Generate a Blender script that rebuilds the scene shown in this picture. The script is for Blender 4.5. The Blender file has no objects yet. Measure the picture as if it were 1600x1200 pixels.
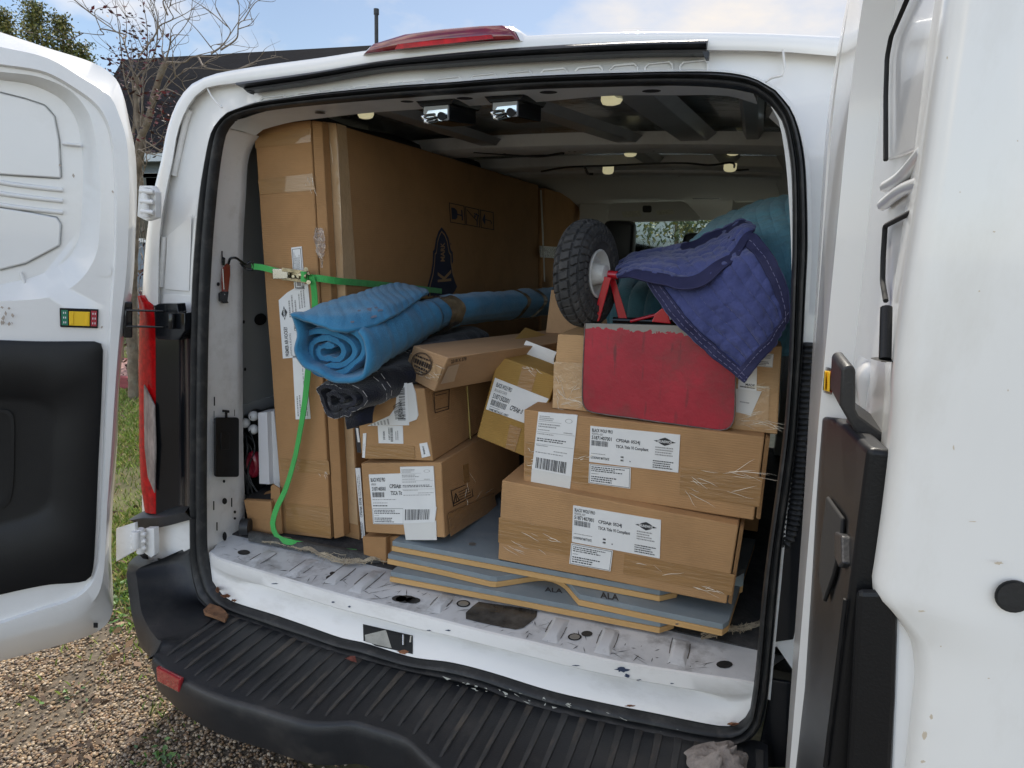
import bpy, bmesh, math, random
from mathutils import Vector, Matrix, noise
random.seed(7)
S = bpy.context.scene
COL = S.collection
R = math.radians
# ---------------------------------------------------------------- camera
CAM = Vector((0.674, -1.3836, 1.6221))
YAW, PIT, ROL, FPX = -0.347, 0.2093, 0.0297, 1026.4
def _basis():
    cy, sy = math.cos(YAW), math.sin(YAW)
    fw = Vector((sy*math.cos(PIT), cy*math.cos(PIT), -math.sin(PIT)))
    r = Vector((cy, -sy, 0)); u = r.cross(fw)
    r2 = math.cos(ROL)*r + math.sin(ROL)*u; u2 = -math.sin(ROL)*r + math.cos(ROL)*u
    return r2, u2, fw
CR, CU, CF = _basis()
cd = bpy.data.cameras.new("camera"); co = bpy.data.objects.new("camera", cd); COL.objects.link(co)
cd.sensor_width = 36; cd.lens = FPX/1600*36; cd.clip_start = 0.02; cd.clip_end = 600
co.matrix_world = Matrix(((CR.x, CU.x, -CF.x, CAM.x), (CR.y, CU.y, -CF.y, CAM.y), (CR.z, CU.z, -CF.z, CAM.z), (0, 0, 0, 1)))
S.camera = co
# ---------------------------------------------------------------- sky, sun, exposure
SUN_EL, SUN_AZ = 48.0, 12.0      # azimuth measured from +Y (van's front) towards -X
sd = Vector((-math.sin(R(SUN_AZ))*math.cos(R(SUN_EL)), math.cos(R(SUN_AZ))*math.cos(R(SUN_EL)), math.sin(R(SUN_EL))))
W = bpy.data.worlds.new("World"); S.world = W; W.use_nodes = True
nt = W.node_tree; nt.nodes.clear()
def N(t, nt, **kw):
    n = nt.nodes.new(t)
    for k, v in kw.items(): setattr(n, k, v)
    return n
wo = N('ShaderNodeOutputWorld', nt); bg = N('ShaderNodeBackground', nt); sky = N('ShaderNodeTexSky', nt)
sky.sky_type = 'NISHITA'; sky.sun_disc = False; sky.sun_elevation = R(SUN_EL); sky.sun_rotation = R(-SUN_AZ)
sky.dust_density = 0.6; sky.air_density = 1.0
tc = N('ShaderNodeTexCoord', nt); mp = N('ShaderNodeMapping', nt); mp.inputs['Scale'].default_value = (1.0, 1.0, 2.2)
nz = N('ShaderNodeTexNoise', nt); nz.inputs['Scale'].default_value = 2.3; nz.inputs['Detail'].default_value = 7; nz.inputs['Roughness'].default_value = 0.55
rp = N('ShaderNodeValToRGB', nt); rp.color_ramp.elements[0].position = 0.47; rp.color_ramp.elements[1].position = 0.68
mx = N('ShaderNodeMixRGB', nt); mx.inputs[2].default_value = (9.6, 8.7, 7.7, 1)
L = nt.links.new
L(tc.outputs['Generated'], mp.inputs['Vector']); L(mp.outputs[0], nz.inputs['Vector']); L(nz.outputs['Fac'], rp.inputs['Fac'])
sx_ = N('ShaderNodeSeparateXYZ', nt); L(tc.outputs['Generated'], sx_.inputs[0])
mr = N('ShaderNodeMapRange', nt); L(sx_.outputs['Y'], mr.inputs['Value']); mr.inputs['From Min'].default_value = -.9; mr.inputs['From Max'].default_value = .75; mr.inputs['To Min'].default_value = 2.3; mr.inputs['To Max'].default_value = .74  # unseen sky behind the camera brightened as added fill for the van's rear
ml = N('ShaderNodeMixRGB', nt, blend_type='MULTIPLY'); ml.inputs['Fac'].default_value = 1
L(rp.outputs['Color'], mx.inputs['Fac']); L(sky.outputs[0], mx.inputs[1]); L(mx.outputs[0], ml.inputs[1]); L(mr.outputs[0], ml.inputs[2]); L(ml.outputs[0], bg.inputs['Color']); L(bg.outputs[0], wo.inputs['Surface'])
bg.inputs['Strength'].default_value = 0.085
sl = bpy.data.lights.new("sun", 'SUN'); sl.energy = 3.0; sl.angle = R(0.6); sl.color = (1, .93, .82)
so = bpy.data.objects.new("sun", sl); COL.objects.link(so); so.rotation_euler = sd.to_track_quat('Z', 'Y').to_euler()
S.view_settings.view_transform = 'Standard'; S.view_settings.look = 'None'; S.view_settings.gamma = 1; S.view_settings.exposure = 0.82
S.cycles.max_bounces = 8; S.cycles.diffuse_bounces = 5; S.cycles.use_denoising = True
# ---------------------------------------------------------------- pixel (1600x1200) -> point on a plane of the place
def ray(px, py): return CR*((px-800)/FPX) + CU*((600-py)/FPX) + CF
def PY(px, py, Y): d = ray(px, py); return CAM + d*((Y-CAM.y)/d.y)
def PX(px, py, X): d = ray(px, py); return CAM + d*((X-CAM.x)/d.x)
def PZ(px, py, Z): d = ray(px, py); return CAM + d*((Z-CAM.z)/d.z)
def PP(px, py, p0, n): d = ray(px, py); return CAM + d*((Vector(p0)-CAM).dot(n)/d.dot(n))
def yrear(x, z): return 0.068*(z-0.7) - 0.05*(1-min(1.7, (x/0.76)**2))
def PR(px, py, off=0.0):           # the van's bowed rear surface
    Y = 0.0
    for _ in range(7):
        p = PY(px, py, Y); Y = yrear(p.x, p.z) + off
    return PY(px, py, Y)
# ---------------------------------------------------------------- mesh helpers
def mesh(name, V, F, mats, parent=None, smooth=None, fm=None, loc=None):
    me = bpy.data.meshes.new(name)
    me.from_pydata([tuple(v) for v in V], [], F); 
    if not isinstance(mats, (list, tuple)): mats = [mats]
    for m in mats: me.materials.append(m)
    if fm:
        for p, i in zip(me.polygons, fm): p.material_index = i
    me.validate(); me.update()
    o = bpy.data.objects.new(name, me); COL.objects.link(o)
    if smooth is not None:
        me.shade_smooth()
        if smooth < 179: me.set_sharp_from_angle(angle=R(smooth))
    if parent: o.parent = parent; o.matrix_parent_inverse = Matrix.Identity(4)
    if parent: # children keep world coordinates
        o.matrix_parent_inverse = WM(parent).inverted()
    if loc is not None: o.location = loc
    return o
def WM(o):
    m = Matrix.LocRotScale(o.location, o.rotation_euler, o.scale)
    return (WM(o.parent) @ o.matrix_parent_inverse @ m) if o.parent else m
def empty(name, loc, label, cat, group=None, kind=None):
    o = bpy.data.objects.new(name, None); COL.objects.link(o); o.location = loc; o.empty_display_size = 0.05
    return tag(o, label, cat, group, kind)
def tag(o, label=None, cat=None, group=None, kind=None):
    if label: o["label"] = label
    if cat: o["category"] = cat
    if group: o["group"] = group
    if kind: o["kind"] = kind
    return o
class MB:
    def __init__(s): s.V = []; s.F = []; s.M = []
    def add(s, V, F, m=0):
        b = len(s.V); s.V += [Vector(v) for v in V]; s.F += [tuple(i+b for i in f) for f in F]; s.M += [m]*len(F); return s
    def grid(s, rows, m=0, closed=False, flip=False):
        n = len(rows[0]); V = [p for r in rows for p in r]; F = []
        for i in range(len(rows)-1):
            for j in range(n if closed else n-1):
                k = (j+1) % n
                f = (i*n+j, i*n+k, (i+1)*n+k, (i+1)*n+j); F.append(f[::-1] if flip else f)
        return s.add(V, F, m)
    def box(s, c, ax, m=0):      # centre, three half-axis vectors
        c = Vector(c); a, b, d = [Vector(q) for q in ax]
        V = [c+x*a+y*b+z*d for x in (-1, 1) for y in (-1, 1) for z in (-1, 1)]
        F = [(0, 1, 3, 2), (4, 6, 7, 5), (0, 4, 5, 1), (2, 3, 7, 6), (0, 2, 6, 4), (1, 5, 7, 3)]
        return s.add(V, F, m)
    def abox(s, x0, x1, y0, y1, z0, z1, m=0):
        return s.box(((x0+x1)/2, (y0+y1)/2, (z0+z1)/2), (((x1-x0)/2, 0, 0), (0, (y1-y0)/2, 0), (0, 0, (z1-z0)/2)), m)
    def hexa(s, q, d, m=0):      # front quad (ccw) and depth vector
        q = [Vector(p) for p in q]; d = Vector(d); V = q + [p+d for p in q]
        return s.add(V, [(0, 1, 2, 3), (7, 6, 5, 4), (0, 4, 5, 1), (1, 5, 6, 2), (2, 6, 7, 3), (3, 7, 4, 0)], m)
    def prism(s, poly, d, m=0, cap=True):
        n = len(poly); q = [Vector(p) for p in poly]; d = Vector(d); V = q + [p+d for p in q]
        F = [(i, n+i, n+(i+1) % n, (i+1) % n) for i in range(n)]
        if cap: F += [tuple(range(n)), tuple(range(2*n-1, n-1, -1))]
        return s.add(V, F, m)
    def tube(s, pts, r, seg=8, m=0, cap=True):
        pts = [Vector(p) for p in pts]; rs = r if isinstance(r, (list, tuple)) else [r]*len(pts)
        up = Vector((0, 0, 1)); rows = []
        t0 = (pts[1]-pts[0]).normalized(); nrm = t0.cross(up if abs(t0.z) < .9 else Vector((1, 0, 0))).normalized()
        for i, p in enumerate(pts):
            t = (pts[min(i+1, len(pts)-1)]-pts[max(i-1, 0)]).normalized()
            nrm = (nrm - t*nrm.dot(t)).normalized(); b = t.cross(nrm)
            rows.append([p + (nrm*math.cos(2*math.pi*k/seg)+b*math.sin(2*math.pi*k/seg))*rs[i] for k in range(seg)])
        base = len(s.V); s.grid(rows, m, closed=True)
        if cap:
            n = len(pts); s.F += [tuple(base+k for k in range(seg))[::-1], tuple(base+(n-1)*seg+k for k in range(seg))]; s.M += [m, m]
        return s
    def ribbon(s, pts, width, nrm, m=0, thick=0.0015):
        pts = [Vector(p) for p in pts]; rows = [[], [], [], []]
        for i, p in enumerate(pts):
            t = (pts[min(i+1, len(pts)-1)]-pts[max(i-1, 0)]).normalized()
            n = Vector(nrm[i] if isinstance(nrm, list) else nrm).normalized(); w = t.cross(n).normalized()*width/2; n = n*thick
            rows[0].append(p-w+n); rows[1].append(p+w+n); rows[2].append(p+w-n); rows[3].append(p-w-n)
        return s.grid(rows+[rows[0]], m)
    def disc(s, c, u, v, n=16, m=0, r0=0.0):
        c = Vector(c); u = Vector(u); v = Vector(v)
        V = [c+u*math.cos(2*math.pi*k/n)+v*math.sin(2*math.pi*k/n) for k in range(n)]
        return s.add(V, [tuple(range(n))], m)
    def build(s, name, mats, parent=None, smooth=None, bevel=0, bseg=2, sub=0):
        o = mesh(name, s.V, s.F, mats, parent, smooth, s.M)
        bm = bmesh.new(); bm.from_mesh(o.data); bmesh.ops.remove_doubles(bm, verts=bm.verts, dist=1e-5)
        bmesh.ops.recalc_face_normals(bm, faces=bm.faces); bm.to_mesh(o.data); bm.free()
        if smooth is not None and smooth < 179: o.data.set_sharp_from_angle(angle=R(smooth))
        if bevel:
            b = o.modifiers.new("b", 'BEVEL'); b.width = bevel; b.segments = bseg; b.limit_method = 'ANGLE'; b.angle_limit = R(35)
        if sub:
            b = o.modifiers.new("s", 'SUBSURF'); b.levels = sub; b.render_levels = sub
        return o
def build_each(s, name, mats, parent=None, smooth=None, bevel=0):
    """one object per separate piece"""
    par = list(range(len(s.V)))
    def find(i):
        while par[i] != i: par[i] = par[par[i]]; i = par[i]
        return i
    key = {}
    for i, v in enumerate(s.V):
        k = (round(v.x, 5), round(v.y, 5), round(v.z, 5))
        if k in key: par[find(i)] = find(key[k])
        else: key[k] = i
    for f in s.F:
        for i in f[1:]: par[find(i)] = find(f[0])
    groups = {}
    for f, m in zip(s.F, s.M): groups.setdefault(find(f[0]), []).append((f, m))
    out = []
    for g in groups.values():
        ids = sorted({i for f, _ in g for i in f}); mp_ = {i: k for k, i in enumerate(ids)}; b = MB(); b.V = [s.V[i] for i in ids]; b.F = [tuple(mp_[i] for i in f) for f, _ in g]; b.M = [m for _, m in g]
        out.append(b.build(name, mats, parent, smooth, bevel))
    return out
MB.each = build_each
def cat(pts, n, smooth=True):
    """resample a polyline (2D or 3D) to n points of equal arc length along a Catmull-Rom curve"""
    P = [Vector(p) for p in pts]
    D = []
    if smooth and len(P) > 2:
        for i in range(len(P)-1):
            a, b, c, d = P[max(i-1, 0)], P[i], P[i+1], P[min(i+2, len(P)-1)]
            for k in range(12):
                t = k/12; lb = (c-b).length
                m1 = (c-a)*(lb/max(1e-9, (c-b).length+(b-a).length)) if i > 0 else (c-b)
                m2 = (d-b)*(lb/max(1e-9, (d-c).length+(c-b).length)) if i < len(P)-2 else (c-b)
                h = t*t*(3-2*t)
                D.append(b*(2*t**3-3*t*t+1)+m1*(t**3-2*t*t+t)+c*(-2*t**3+3*t*t)+m2*(t**3-t*t))
        D.append(P[-1])
    else: D = P
    s = [0.0]
    for i in range(1, len(D)): s.append(s[-1]+(D[i]-D[i-1]).length)
    out = []; j = 0
    for k in range(n):
        t = s[-1]*k/(n-1)
        while j < len(D)-2 and s[j+1] < t: j += 1
        w = (t-s[j])/max(1e-12, s[j+1]-s[j]); out.append(D[j].lerp(D[j+1], min(1, max(0, w))))
    return out
def fbm(p, sc=1.0, o=3): return noise.fractal(Vector(p)*sc, 1.0, 2.0, o)
# ---------------------------------------------------------------- materials
MATS = {}
def mat(name, col, rough=0.5, metal=0.0, var=0.0, vscale=6, bump=0.0, bscale=40, coat=0.0, dirt=None, dirt_amt=0.0, dscale=5, spec=0.5, trans=0.0, emit=None, emits=0, stretch=None, alpha=1.0, sheen=0, ior=1.45):
    m = bpy.data.materials.new(name); m.use_nodes = True; t = m.node_tree; b = t.nodes['Principled BSDF']; MATS[name] = m
    b.inputs['Base Color'].default_value = (*col, 1); b.inputs['Roughness'].default_value = rough; b.inputs['Metallic'].default_value = metal
    b.inputs['Specular IOR Level'].default_value = spec; b.inputs['Coat Weight'].default_value = coat; b.inputs['Coat Roughness'].default_value = 0.05
    b.inputs['Transmission Weight'].default_value = trans; b.inputs['Alpha'].default_value = alpha; b.inputs['Sheen Weight'].default_value = sheen; b.inputs['IOR'].default_value = ior
    if emit: b.inputs['Emission Color'].default_value = (*emit, 1); b.inputs['Emission Strength'].default_value = emits
    tcn = N('ShaderNodeTexCoord', t); vec = tcn.outputs['Object']
    if stretch:
        mpn = N('ShaderNodeMapping', t); mpn.inputs['Scale'].default_value = stretch; t.links.new(vec, mpn.inputs['Vector']); vec = mpn.outputs[0]
    cur = None
    def nz(sc, det=4, ro=.6):
        n = N('ShaderNodeTexNoise', t); n.inputs['Scale'].default_value = sc; n.inputs['Detail'].default_value = det; n.inputs['Roughness'].default_value = ro
        t.links.new(vec, n.inputs['Vector']); return n.outputs['Fac']
    if var:
        n = nz(vscale, 5); r = N('ShaderNodeMapRange', t); t.links.new(n, r.inputs['Value'])
        r.inputs['From Min'].default_value = .3; r.inputs['From Max'].default_value = .7; r.inputs['To Min'].default_value = 1-var; r.inputs['To Max'].default_value = 1+var
        v = N('ShaderNodeMixRGB', t, blend_type='MULTIPLY'); v.inputs['Fac'].default_value = 1; v.inputs[1].default_value = (*col, 1); t.links.new(r.outputs[0], v.inputs[2]); cur = v.outputs[0]
    if dirt:
        n = nz(dscale, 8, .7); r = N('ShaderNodeValToRGB', t); t.links.new(n, r.inputs['Fac'])
        r.color_ramp.elements[0].position = .5; r.color_ramp.elements[1].position = .72; r.color_ramp.elements[1].color = (dirt_amt,)*3+(1,)
        v = N('ShaderNodeMixRGB', t); t.links.new(r.outputs[0], v.inputs['Fac']); v.inputs[2].default_value = (*dirt, 1)
        if cur: t.links.new(cur, v.inputs[1])
        else: v.inputs[1].default_value = (*col, 1)
        cur = v.outputs[0]
    if cur: t.links.new(cur, b.inputs['Base Color'])
    if bump:
        n = nz(bscale, 4); bp = N('ShaderNodeBump', t); bp.inputs['Strength'].default_value = bump; bp.inputs['Distance'].default_value = .01
        t.links.new(n, bp.inputs['Height']); t.links.new(bp.outputs[0], b.inputs['Normal'])
    return m
WHITE = mat('white_paint', (.78, .775, .755), .22, coat=.4, var=.03, vscale=3, dirt=(.45, .43, .38), dirt_amt=.25, dscale=3)
WHITED = mat('scuffed_white_paint', (.76, .75, .725), .35, coat=.2, var=.05, vscale=5, dirt=(.40, .37, .31), dirt_amt=.35, dscale=14, stretch=(.4, 1, 1))
WORN = mat('worn_floor_paint', (.58, .59, .59), .5, var=.12, vscale=7, dirt=(.16, .15, .14), dirt_amt=.75, dscale=11, bump=.08, bscale=30)
INNER = mat('interior_paint', (.68, .70, .69), .35, coat=.3, var=.06, dirt=(.2, .2, .2), dirt_amt=.3)
RUBBER = mat('black_rubber', (.018, .019, .02), .48, var=.25, vscale=20, dirt=(.12, .11, .10), dirt_amt=.35, dscale=25, bump=.1, bscale=60)
PLAST = mat('black_plastic', (.017, .0185, .021), .40, var=.15, vscale=9, bump=.12, bscale=350, dirt=(.10, .09, .08), dirt_amt=.3, dscale=6)
TRIM = mat('trim_plastic', (.008, .0085, .0095), .42, spec=.35, var=.1, bump=.1, bscale=400)
GLOSSB = mat('gloss_black', (.008, .009, .011), .15, var=.3, vscale=4)
DARK = mat('dark_cavity', (.012, .012, .012), .8)
REDL = mat('red_lens', (.38, .002, .004), .25, coat=.1, var=.4, vscale=60, spec=.3)
REDL2 = mat('red_lens_dark', (.16, .004, .010), .08, coat=1.0, var=.25, vscale=40)
CLEARL = mat('clear_lens', (.22, .19, .175), .12, coat=.6, var=.5, vscale=70, stretch=(1, 1, .25))
STEEL = mat('bright_steel', (.62, .62, .60), .25, metal=1.0, var=.1)
DULL = mat('dull_steel', (.42, .43, .42), .42, metal=.8, var=.15, dirt=(.2, .15, .1), dirt_amt=.4)
GREY = mat('grey_panel', (.33, .34, .34), .55, var=.06, bump=.05, bscale=200)
# ================================================================ THE VAN
van = empty('cargo_van', (0, 1.6, 0), 'white cargo van seen from behind with both rear doors swung open', 'van')
NSEG = 44
def ring(segs, off, right=None):
    """segs: px polylines of the left side (bottom to top) and the top (left to right); the right side is the left one mirrored"""
    Lw = [PR(p.x, p.y, off) for p in cat(segs[0], NSEG)]
    Tw = [PR(p.x, p.y, off) for p in cat(segs[1], NSEG)]
    Rw = [Vector((-p.x, p.y, p.z)) for p in reversed(Lw)]
    if right: Rw = [PR(p.x, p.y, off) for p in cat(right, NSEG)]
    d0 = Lw[-1]-Tw[0]; d1 = Rw[0]-Tw[-1]
    for i, p in enumerate(Tw): t = i/(NSEG-1); Tw[i] = p + d0*(1-t)**3 + d1*t**3
    return Lw + Tw[1:] + Rw[1:]
# traced loops of the rear aperture
SI = [[(332,908),(323,870),(321,800),(321,700),(322,600),(324,500),(327,433),(331,367),(337,300),(343,250),(350,213),(356,200)],
      [(356,200),(367,188),(385,180),(410,174),(450,168),(500,163),(567,157),(633,152),(667,150),(760,143),(850,138),(950,135),(1050,133),(1133,137),(1177,145),(1203,163)],
      [(1203,163),(1222,190),(1232,233),(1237,283),(1238,383),(1236,450),(1233,550),(1227,650),(1219,720),(1208,800),(1198,870),(1191,931),(1184,1012),(1179,1061),(1172,1108)],
      [(1172,1108),(1161,1126),(1139,1136),(1115,1134),(1083,1128),(1025,1116),(960,1103),(862,1081),(765,1051),(705,1036),(644,1028),(567,1005),(534,998),(485,981),(430,962),(361,940),(345,928),(332,908)]]
SO = [[(314,935),(306,908),(301,867),(301,700),(302,600),(303,500),(305,433),(310,367),(317,300),(326,250),(334,215),(341,200)],
      [(341,200),(360,177),(380,169),(400,162),(450,154),(500,147),(567,140),(633,134),(700,130),(800,122),(900,117),(1000,114),(1050,113),(1133,114),(1177,123),(1212,142)],
      [(1212,142),(1237,173),(1252,217),(1259,267),(1262,383),(1259,450),(1254,550),(1249,620),(1243,700),(1232,780),(1222,850),(1207,1012),(1198,1100),(1190,1130)],
      [(1190,1130),(1175,1150),(1155,1160),(1106,1160),(1025,1146),(927,1126),(797,1090),(760,1073),(677,1053),(595,1034),(540,1020),(485,1003),(430,990),(375,965),(336,951),(322,944),(314,935)]]
def loop4(segs, off, n=60):
    out = []
    for s in segs: out += [PR(p.x, p.y, off) for p in cat(s, n)][:-1]
    return out
li, lo = loop4(SI, 0.0), loop4(SO, 0.0)
prof = [(0.0, .006), (0.0, -.004), (.06, -.016), (.14, -.022), (.26, -.023), (.36, -.016), (.40, -.010), (.44, -.010), (.50, -.020), (.60, -.027), (.72, -.024), (.80, -.014), (.84, -.009), (.88, -.010), (.94, -.013), (1.0, -.006), (1.0, .02)]
rows = [[a.lerp(b, t)+Vector((0, o, 0)) for a, b in zip(li, lo)] for t, o in prof]
MB().grid(rows, closed=True).build('door_seal', RUBBER, van, smooth=60)
# body rear frame + roof + sides : lip (outer silhouette), channel, seal foot
D_ = [[(226,930),(222,800),(222,640),(222,480),(224,430),(230,360),(241,295),(252,250),(260,207),(272,170),(285,147),(300,131)],
      [(300,131),(330,117),(400,104),(500,90),(580,77),(640,69),(700,62),(800,53),(900,46),(1000,42),(1100,40),(1190,41)]]
C_ = [[(246,930),(246,800),(246,640),(247,480),(247,440),(250,360),(259,300),(269,252),(277,207),(290,172),(305,150)],
      [(305,150),(322,137),(373,129),(500,113),(600,97),(700,86),(800,77),(900,71),(1000,67),(1107,63),(1180,66)]]
Ca = [[(x+4, y+1) for x, y in C_[0]], [(x, y+4) for x, y in C_[1]]]
Sx = [[(301,930),(301,867),(301,700),(302,600),(303,500),(305,433),(310,367),(317,300),(326,250),(334,215),(341,200)], SO[1]]; SxR = [(x-2, y) for x, y in SO[2][:-2]]; SmR = [(x+9, y-2) for x, y in SxR]
Sm = [[(x-9, y-1) for x, y in Sx[0]], [(x, y-9) for x, y in Sx[1]]]
d0 = ring(D_, .012); d1 = ring(D_, -.006); c0 = ring(C_, -.006); c1 = ring(Ca, .022); s0 = ring(Sm, .022, SmR); s1 = ring(Sx, .004, SxR); s2 = ring(Sx, .03, SxR)
# rounded outer lip
lipm = [a.lerp(b, .5)+Vector((0, -.006, 0)) for a, b in zip(d1, c0)]
side = []
for (yy, gx, gz) in ((.05, 1.012, .008), (.14, 1.03, .016), (.5, 1.05, .022), (1.2, 1.055, .03), (2.5, 1.055, .03)):
    side.append([Vector((p.x*gx, p.y+yy, p.z+gz if p.z > 1.2 else p.z)) for p in d0])
low = [Vector((p.x, p.y, p.z)) for p in side[-1]]
MB().grid([s2, s1, s0, c1, c0, lipm, d1, d0]+side).build('body_shell', WHITE, van, smooth=50)
# lower side panels and nose so that the van is whole
cr_ = [p for p in side[-1] if p.z > 1.86]
MB().grid([cr_, [p+Vector((0, .42, -.03)) for p in cr_]]).build('cab_roof', WHITE, van, smooth=50)
for sx in (-1, 1):
    cdr = MB(); cdr.abox(min(sx*.93, sx*1.0), max(sx*.93, sx*1.0), 2.52, 3.7, .40, 1.20); cdr.build('cab_door', WHITE, van, bevel=.01)
nb = MB()
for sx in (-1, 1):
    e = [r[0] if sx < 0 else r[-1] for r in side]
    nb.grid([[p for p in e], [Vector((p.x*1.02, p.y, .36)) for p in e]], flip=sx > 0)
nb.each('lower_side_panel', WHITE, van, smooth=40)
# ---- embossed rectangles and seams of the white header, above the seal
hb = MB()
for k in range(13):
    px = 405+k*54 + 4*k*.2
    t = (px-405)/(1107-405)
    yt = 152 + (95-152)*t - 30*t*(1-t); 
    q = [PR(px+a, yt+b, .0195) for a, b in ((0, 20), (0, 6), (6, 0), (38, -3), (43, 2), (43, 16))]
    for a, b in zip(q[:-1], q[1:]): hb.tube([a, b], .0022, 6)
hb.each('header_embossing', WHITE, van, smooth=60)
sb = MB()
sb.tube([PR(x, y, .0) for x, y in ((322,134),(330,150),(338,160),(347,168))], .0025, 6)
sb.tube([PR(x, y, -.004) for x, y in ((1222,62),(1224,85),(1226,105),(1222,118),(1205,122),(1196,128))], .0025, 6)
sb.each('panel_seam', WHITED, van, smooth=60)
gb = MB(); gb.tube([PR(x, y, .016) for x, y in ((297,172),(290,192),(281,232),(272,274))], .0085, 8)
gb.tube([PR(x, y, .016) for x, y in ((257,370),(254,410),(251,448))], .0085, 8)
gb.each('pillar_gutter', WHITED, van, smooth=60)
cb = MB()
cb.prism([PR(x, y, .0185) for x, y in ((262,368),(300,336),(296,455),(258,452))], (0, -.002, 0))
cb.prism([PR(x, y, .0185) for x, y in ((256,458),(300,462),(299,500),(252,486))], (0, -.002, 0))
cb.each('pillar_pressing', WHITE, van, smooth=40, bevel=.001)
# ---- black drip rail over the doors
ru = [(375,131),(500,114),(600,98),(700,86.5),(800,78),(900,72),(1000,67.5),(1107,65)]
rl = [(392,144),(500,128),(600,111),(700,103),(800,96),(900,91),(1000,87),(1104,86)]
U = [PR(p.x, p.y, 0) for p in cat(ru, 40)]; Lw = [PR(p.x, p.y, 0) for p in cat(rl, 40)]
pr_ = [(0, .015), (0, -.014), (.2, -.026), (.45, -.030), (.62, -.022), (.68, -.012), (.8, -.018), (1, -.016), (1, .015)]
rows = [[a.lerp(b, t)+Vector((0, o, 0)) for a, b in zip(U, Lw)] for t, o in pr_]
db = MB().grid(rows+[rows[0]])
for e in (0, -1): db.add([r[e] for r in rows], [tuple(range(len(rows)))])
tip = [PR(x, y, -.012) for x, y in ((378,136),(394,138),(390,146),(386,144))]; db.prism(tip, (0, .015, 0))
tip = [PR(x, y, -.018) for x, y in ((1097,80),(1108,80),(1107,91),(1102,91))]; db.prism(tip, (0, .02, 0))
db.build('drip_rail', PLAST, van, smooth=50)
# ---- high brake light
bl = [(577,88),(590,74),(640,59),(700,51),(760,46),(793,45),(806,54),(812,66),(770,69),(700,74),(640,80)]
ring0 = [PR(x, y, 0) for x, y in bl]; cen = sum(ring0, Vector())/len(ring0)
b = MB(); rr = [[cen.lerp(p, k)+Vector((0, o, 0)) for p in ring0] for k, o in ((1.03, .01), (1.02, -.018), (.97, -.026), (.6, -.031), (.2, -.033))]
b.grid(rr, closed=True); b.add(rr[-1], [tuple(range(len(bl)))])
brk = b.build('brake_light', REDL2, van, smooth=60)
i0 = [PR(x, y, -.0335) for x, y in ((617,77),(621,69),(690,61),(768,54),(771,60),(700,68))]
MB().prism(i0, (0, .004, 0)).build('led_strip', REDL, brk)
hb = MB(); rr = [[cen.lerp(p, k)+Vector((0, o, 0)) for p in ring0] for k, o in ((1.14, .02), (1.10, -.004), (1.035, -.012), (1.02, .0))]
hb.grid(rr, closed=True).build('brake_light_housing', WHITE, van, smooth=60)
# ---- left inner pillar, header underside, sill face, sill plate, cargo floor
pe = [(378,846),(376,770),(374,692),(373,525),(373,433),(374,367),(378,300),(381,250),(389,225),(400,211)]
se = [(321,880),(321,800),(321,700),(322,600),(324,500),(327,433),(331,367),(337,300),(343,250),(350,213),(356,200)]
A = [PR(p.x, p.y, .002) for p in cat(se, 40)]
B = [PY(p.x, p.y, .175) for p in cat(pe, 40)]
A0 = [p+Vector((-.012, -.001, 0)) for p in A]
Ar = [a.lerp(b, .16)+Vector((-.006, .0, 0)) for a, b in zip(A, B)]
B1 = [a.lerp(b, .93)+Vector((0, -.002, 0)) for a, b in zip(A, B)]
C = [p+Vector((-.012, .03, 0)) for p in B]; D = [Vector((-.875, .24, p.z)) for p in B]
pil = MB().grid([A0, A, Ar, B1, B, C, D]).build('rear_pillar', WHITED, van, smooth=35)
MB().grid([[Vector((-p.x, p.y, p.z)) for p in r] for r in (A0, A, Ar, B1, B, C, D)], flip=True).build('rear_pillar', WHITED, van, smooth=35)
def PILn(py):
    a = PR(324, py, .004); c = PY(376, py, .175); n = (c-a).cross(Vector((0, 0, 1))).normalized(); return a, (n if n.dot(CAM-a) > 0 else -n)
def PIL(px, py, o=.004):     # point just proud of the left pillar face
    a, n = PILn(py); return PP(px, py, a+n*(o+.004), n)
def PD(py, d): return PILn(py)[1]*d
hb = MB()
def hole(b, px, py, rx, ry, n=12, o=.004, m=0): b.add([PIL(px+rx*math.cos(2*math.pi*k/n), py+ry*math.sin(2*math.pi*k/n), o) for k in range(n)], [tuple(range(n))], m)
for h in ((371,226,4,5),(398,196,5,3),(357,282,3.5,7),(359,311,2.5,4),(351,783,4,5),(351,838,3.5,7),(350,752,2,2.5),(367,800,2,2.5),(367,810,2,2),(341,444,2.5,3)): hole(hb, *h)
for x0, y0, x1, y1 in ((361,262,363,275),(346,392,348,410),(333,783,335,797),(361,778,363,792),(338,816,340,829),(334,620,336,634),(334,642,335,662),(366,640,367,650)):
    hb.add([PIL(x0, y0), PIL(x1, y0), PIL(x1, y1), PIL(x0, y1)], [(0, 1, 2, 3)])
hb.each('pillar_hole', DARK, pil)
def rrect(x0, y0, x1, y1, r, n=4):
    o = []
    for cx, cy, a0 in ((x1-r, y0+r, -90), (x1-r, y1-r, 0), (x0+r, y1-r, 90), (x0+r, y0+r, 180)):
        for k in range(n+1): a = R(a0+90*k/n); o.append((cx+r*math.cos(a), cy+r*math.sin(a)))
    return o
b = MB(); b.prism([PIL(x, y, .004) for x, y in rrect(334, 652, 371, 745, 4)], PD(700, .006))
b.prism([PIL(x, y, .010) for x, y in rrect(344, 676, 358, 702, 2)], PD(700, .003))
b.prism([PIL(x, y, .004) for x, y in ((347,640),(357,641),(357,645),(354,645),(354,654),(351,654),(351,644),(347,644))], PD(650, .004))
b.build('pillar_cover', TRIM, pil, smooth=40, bevel=.001)
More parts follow.
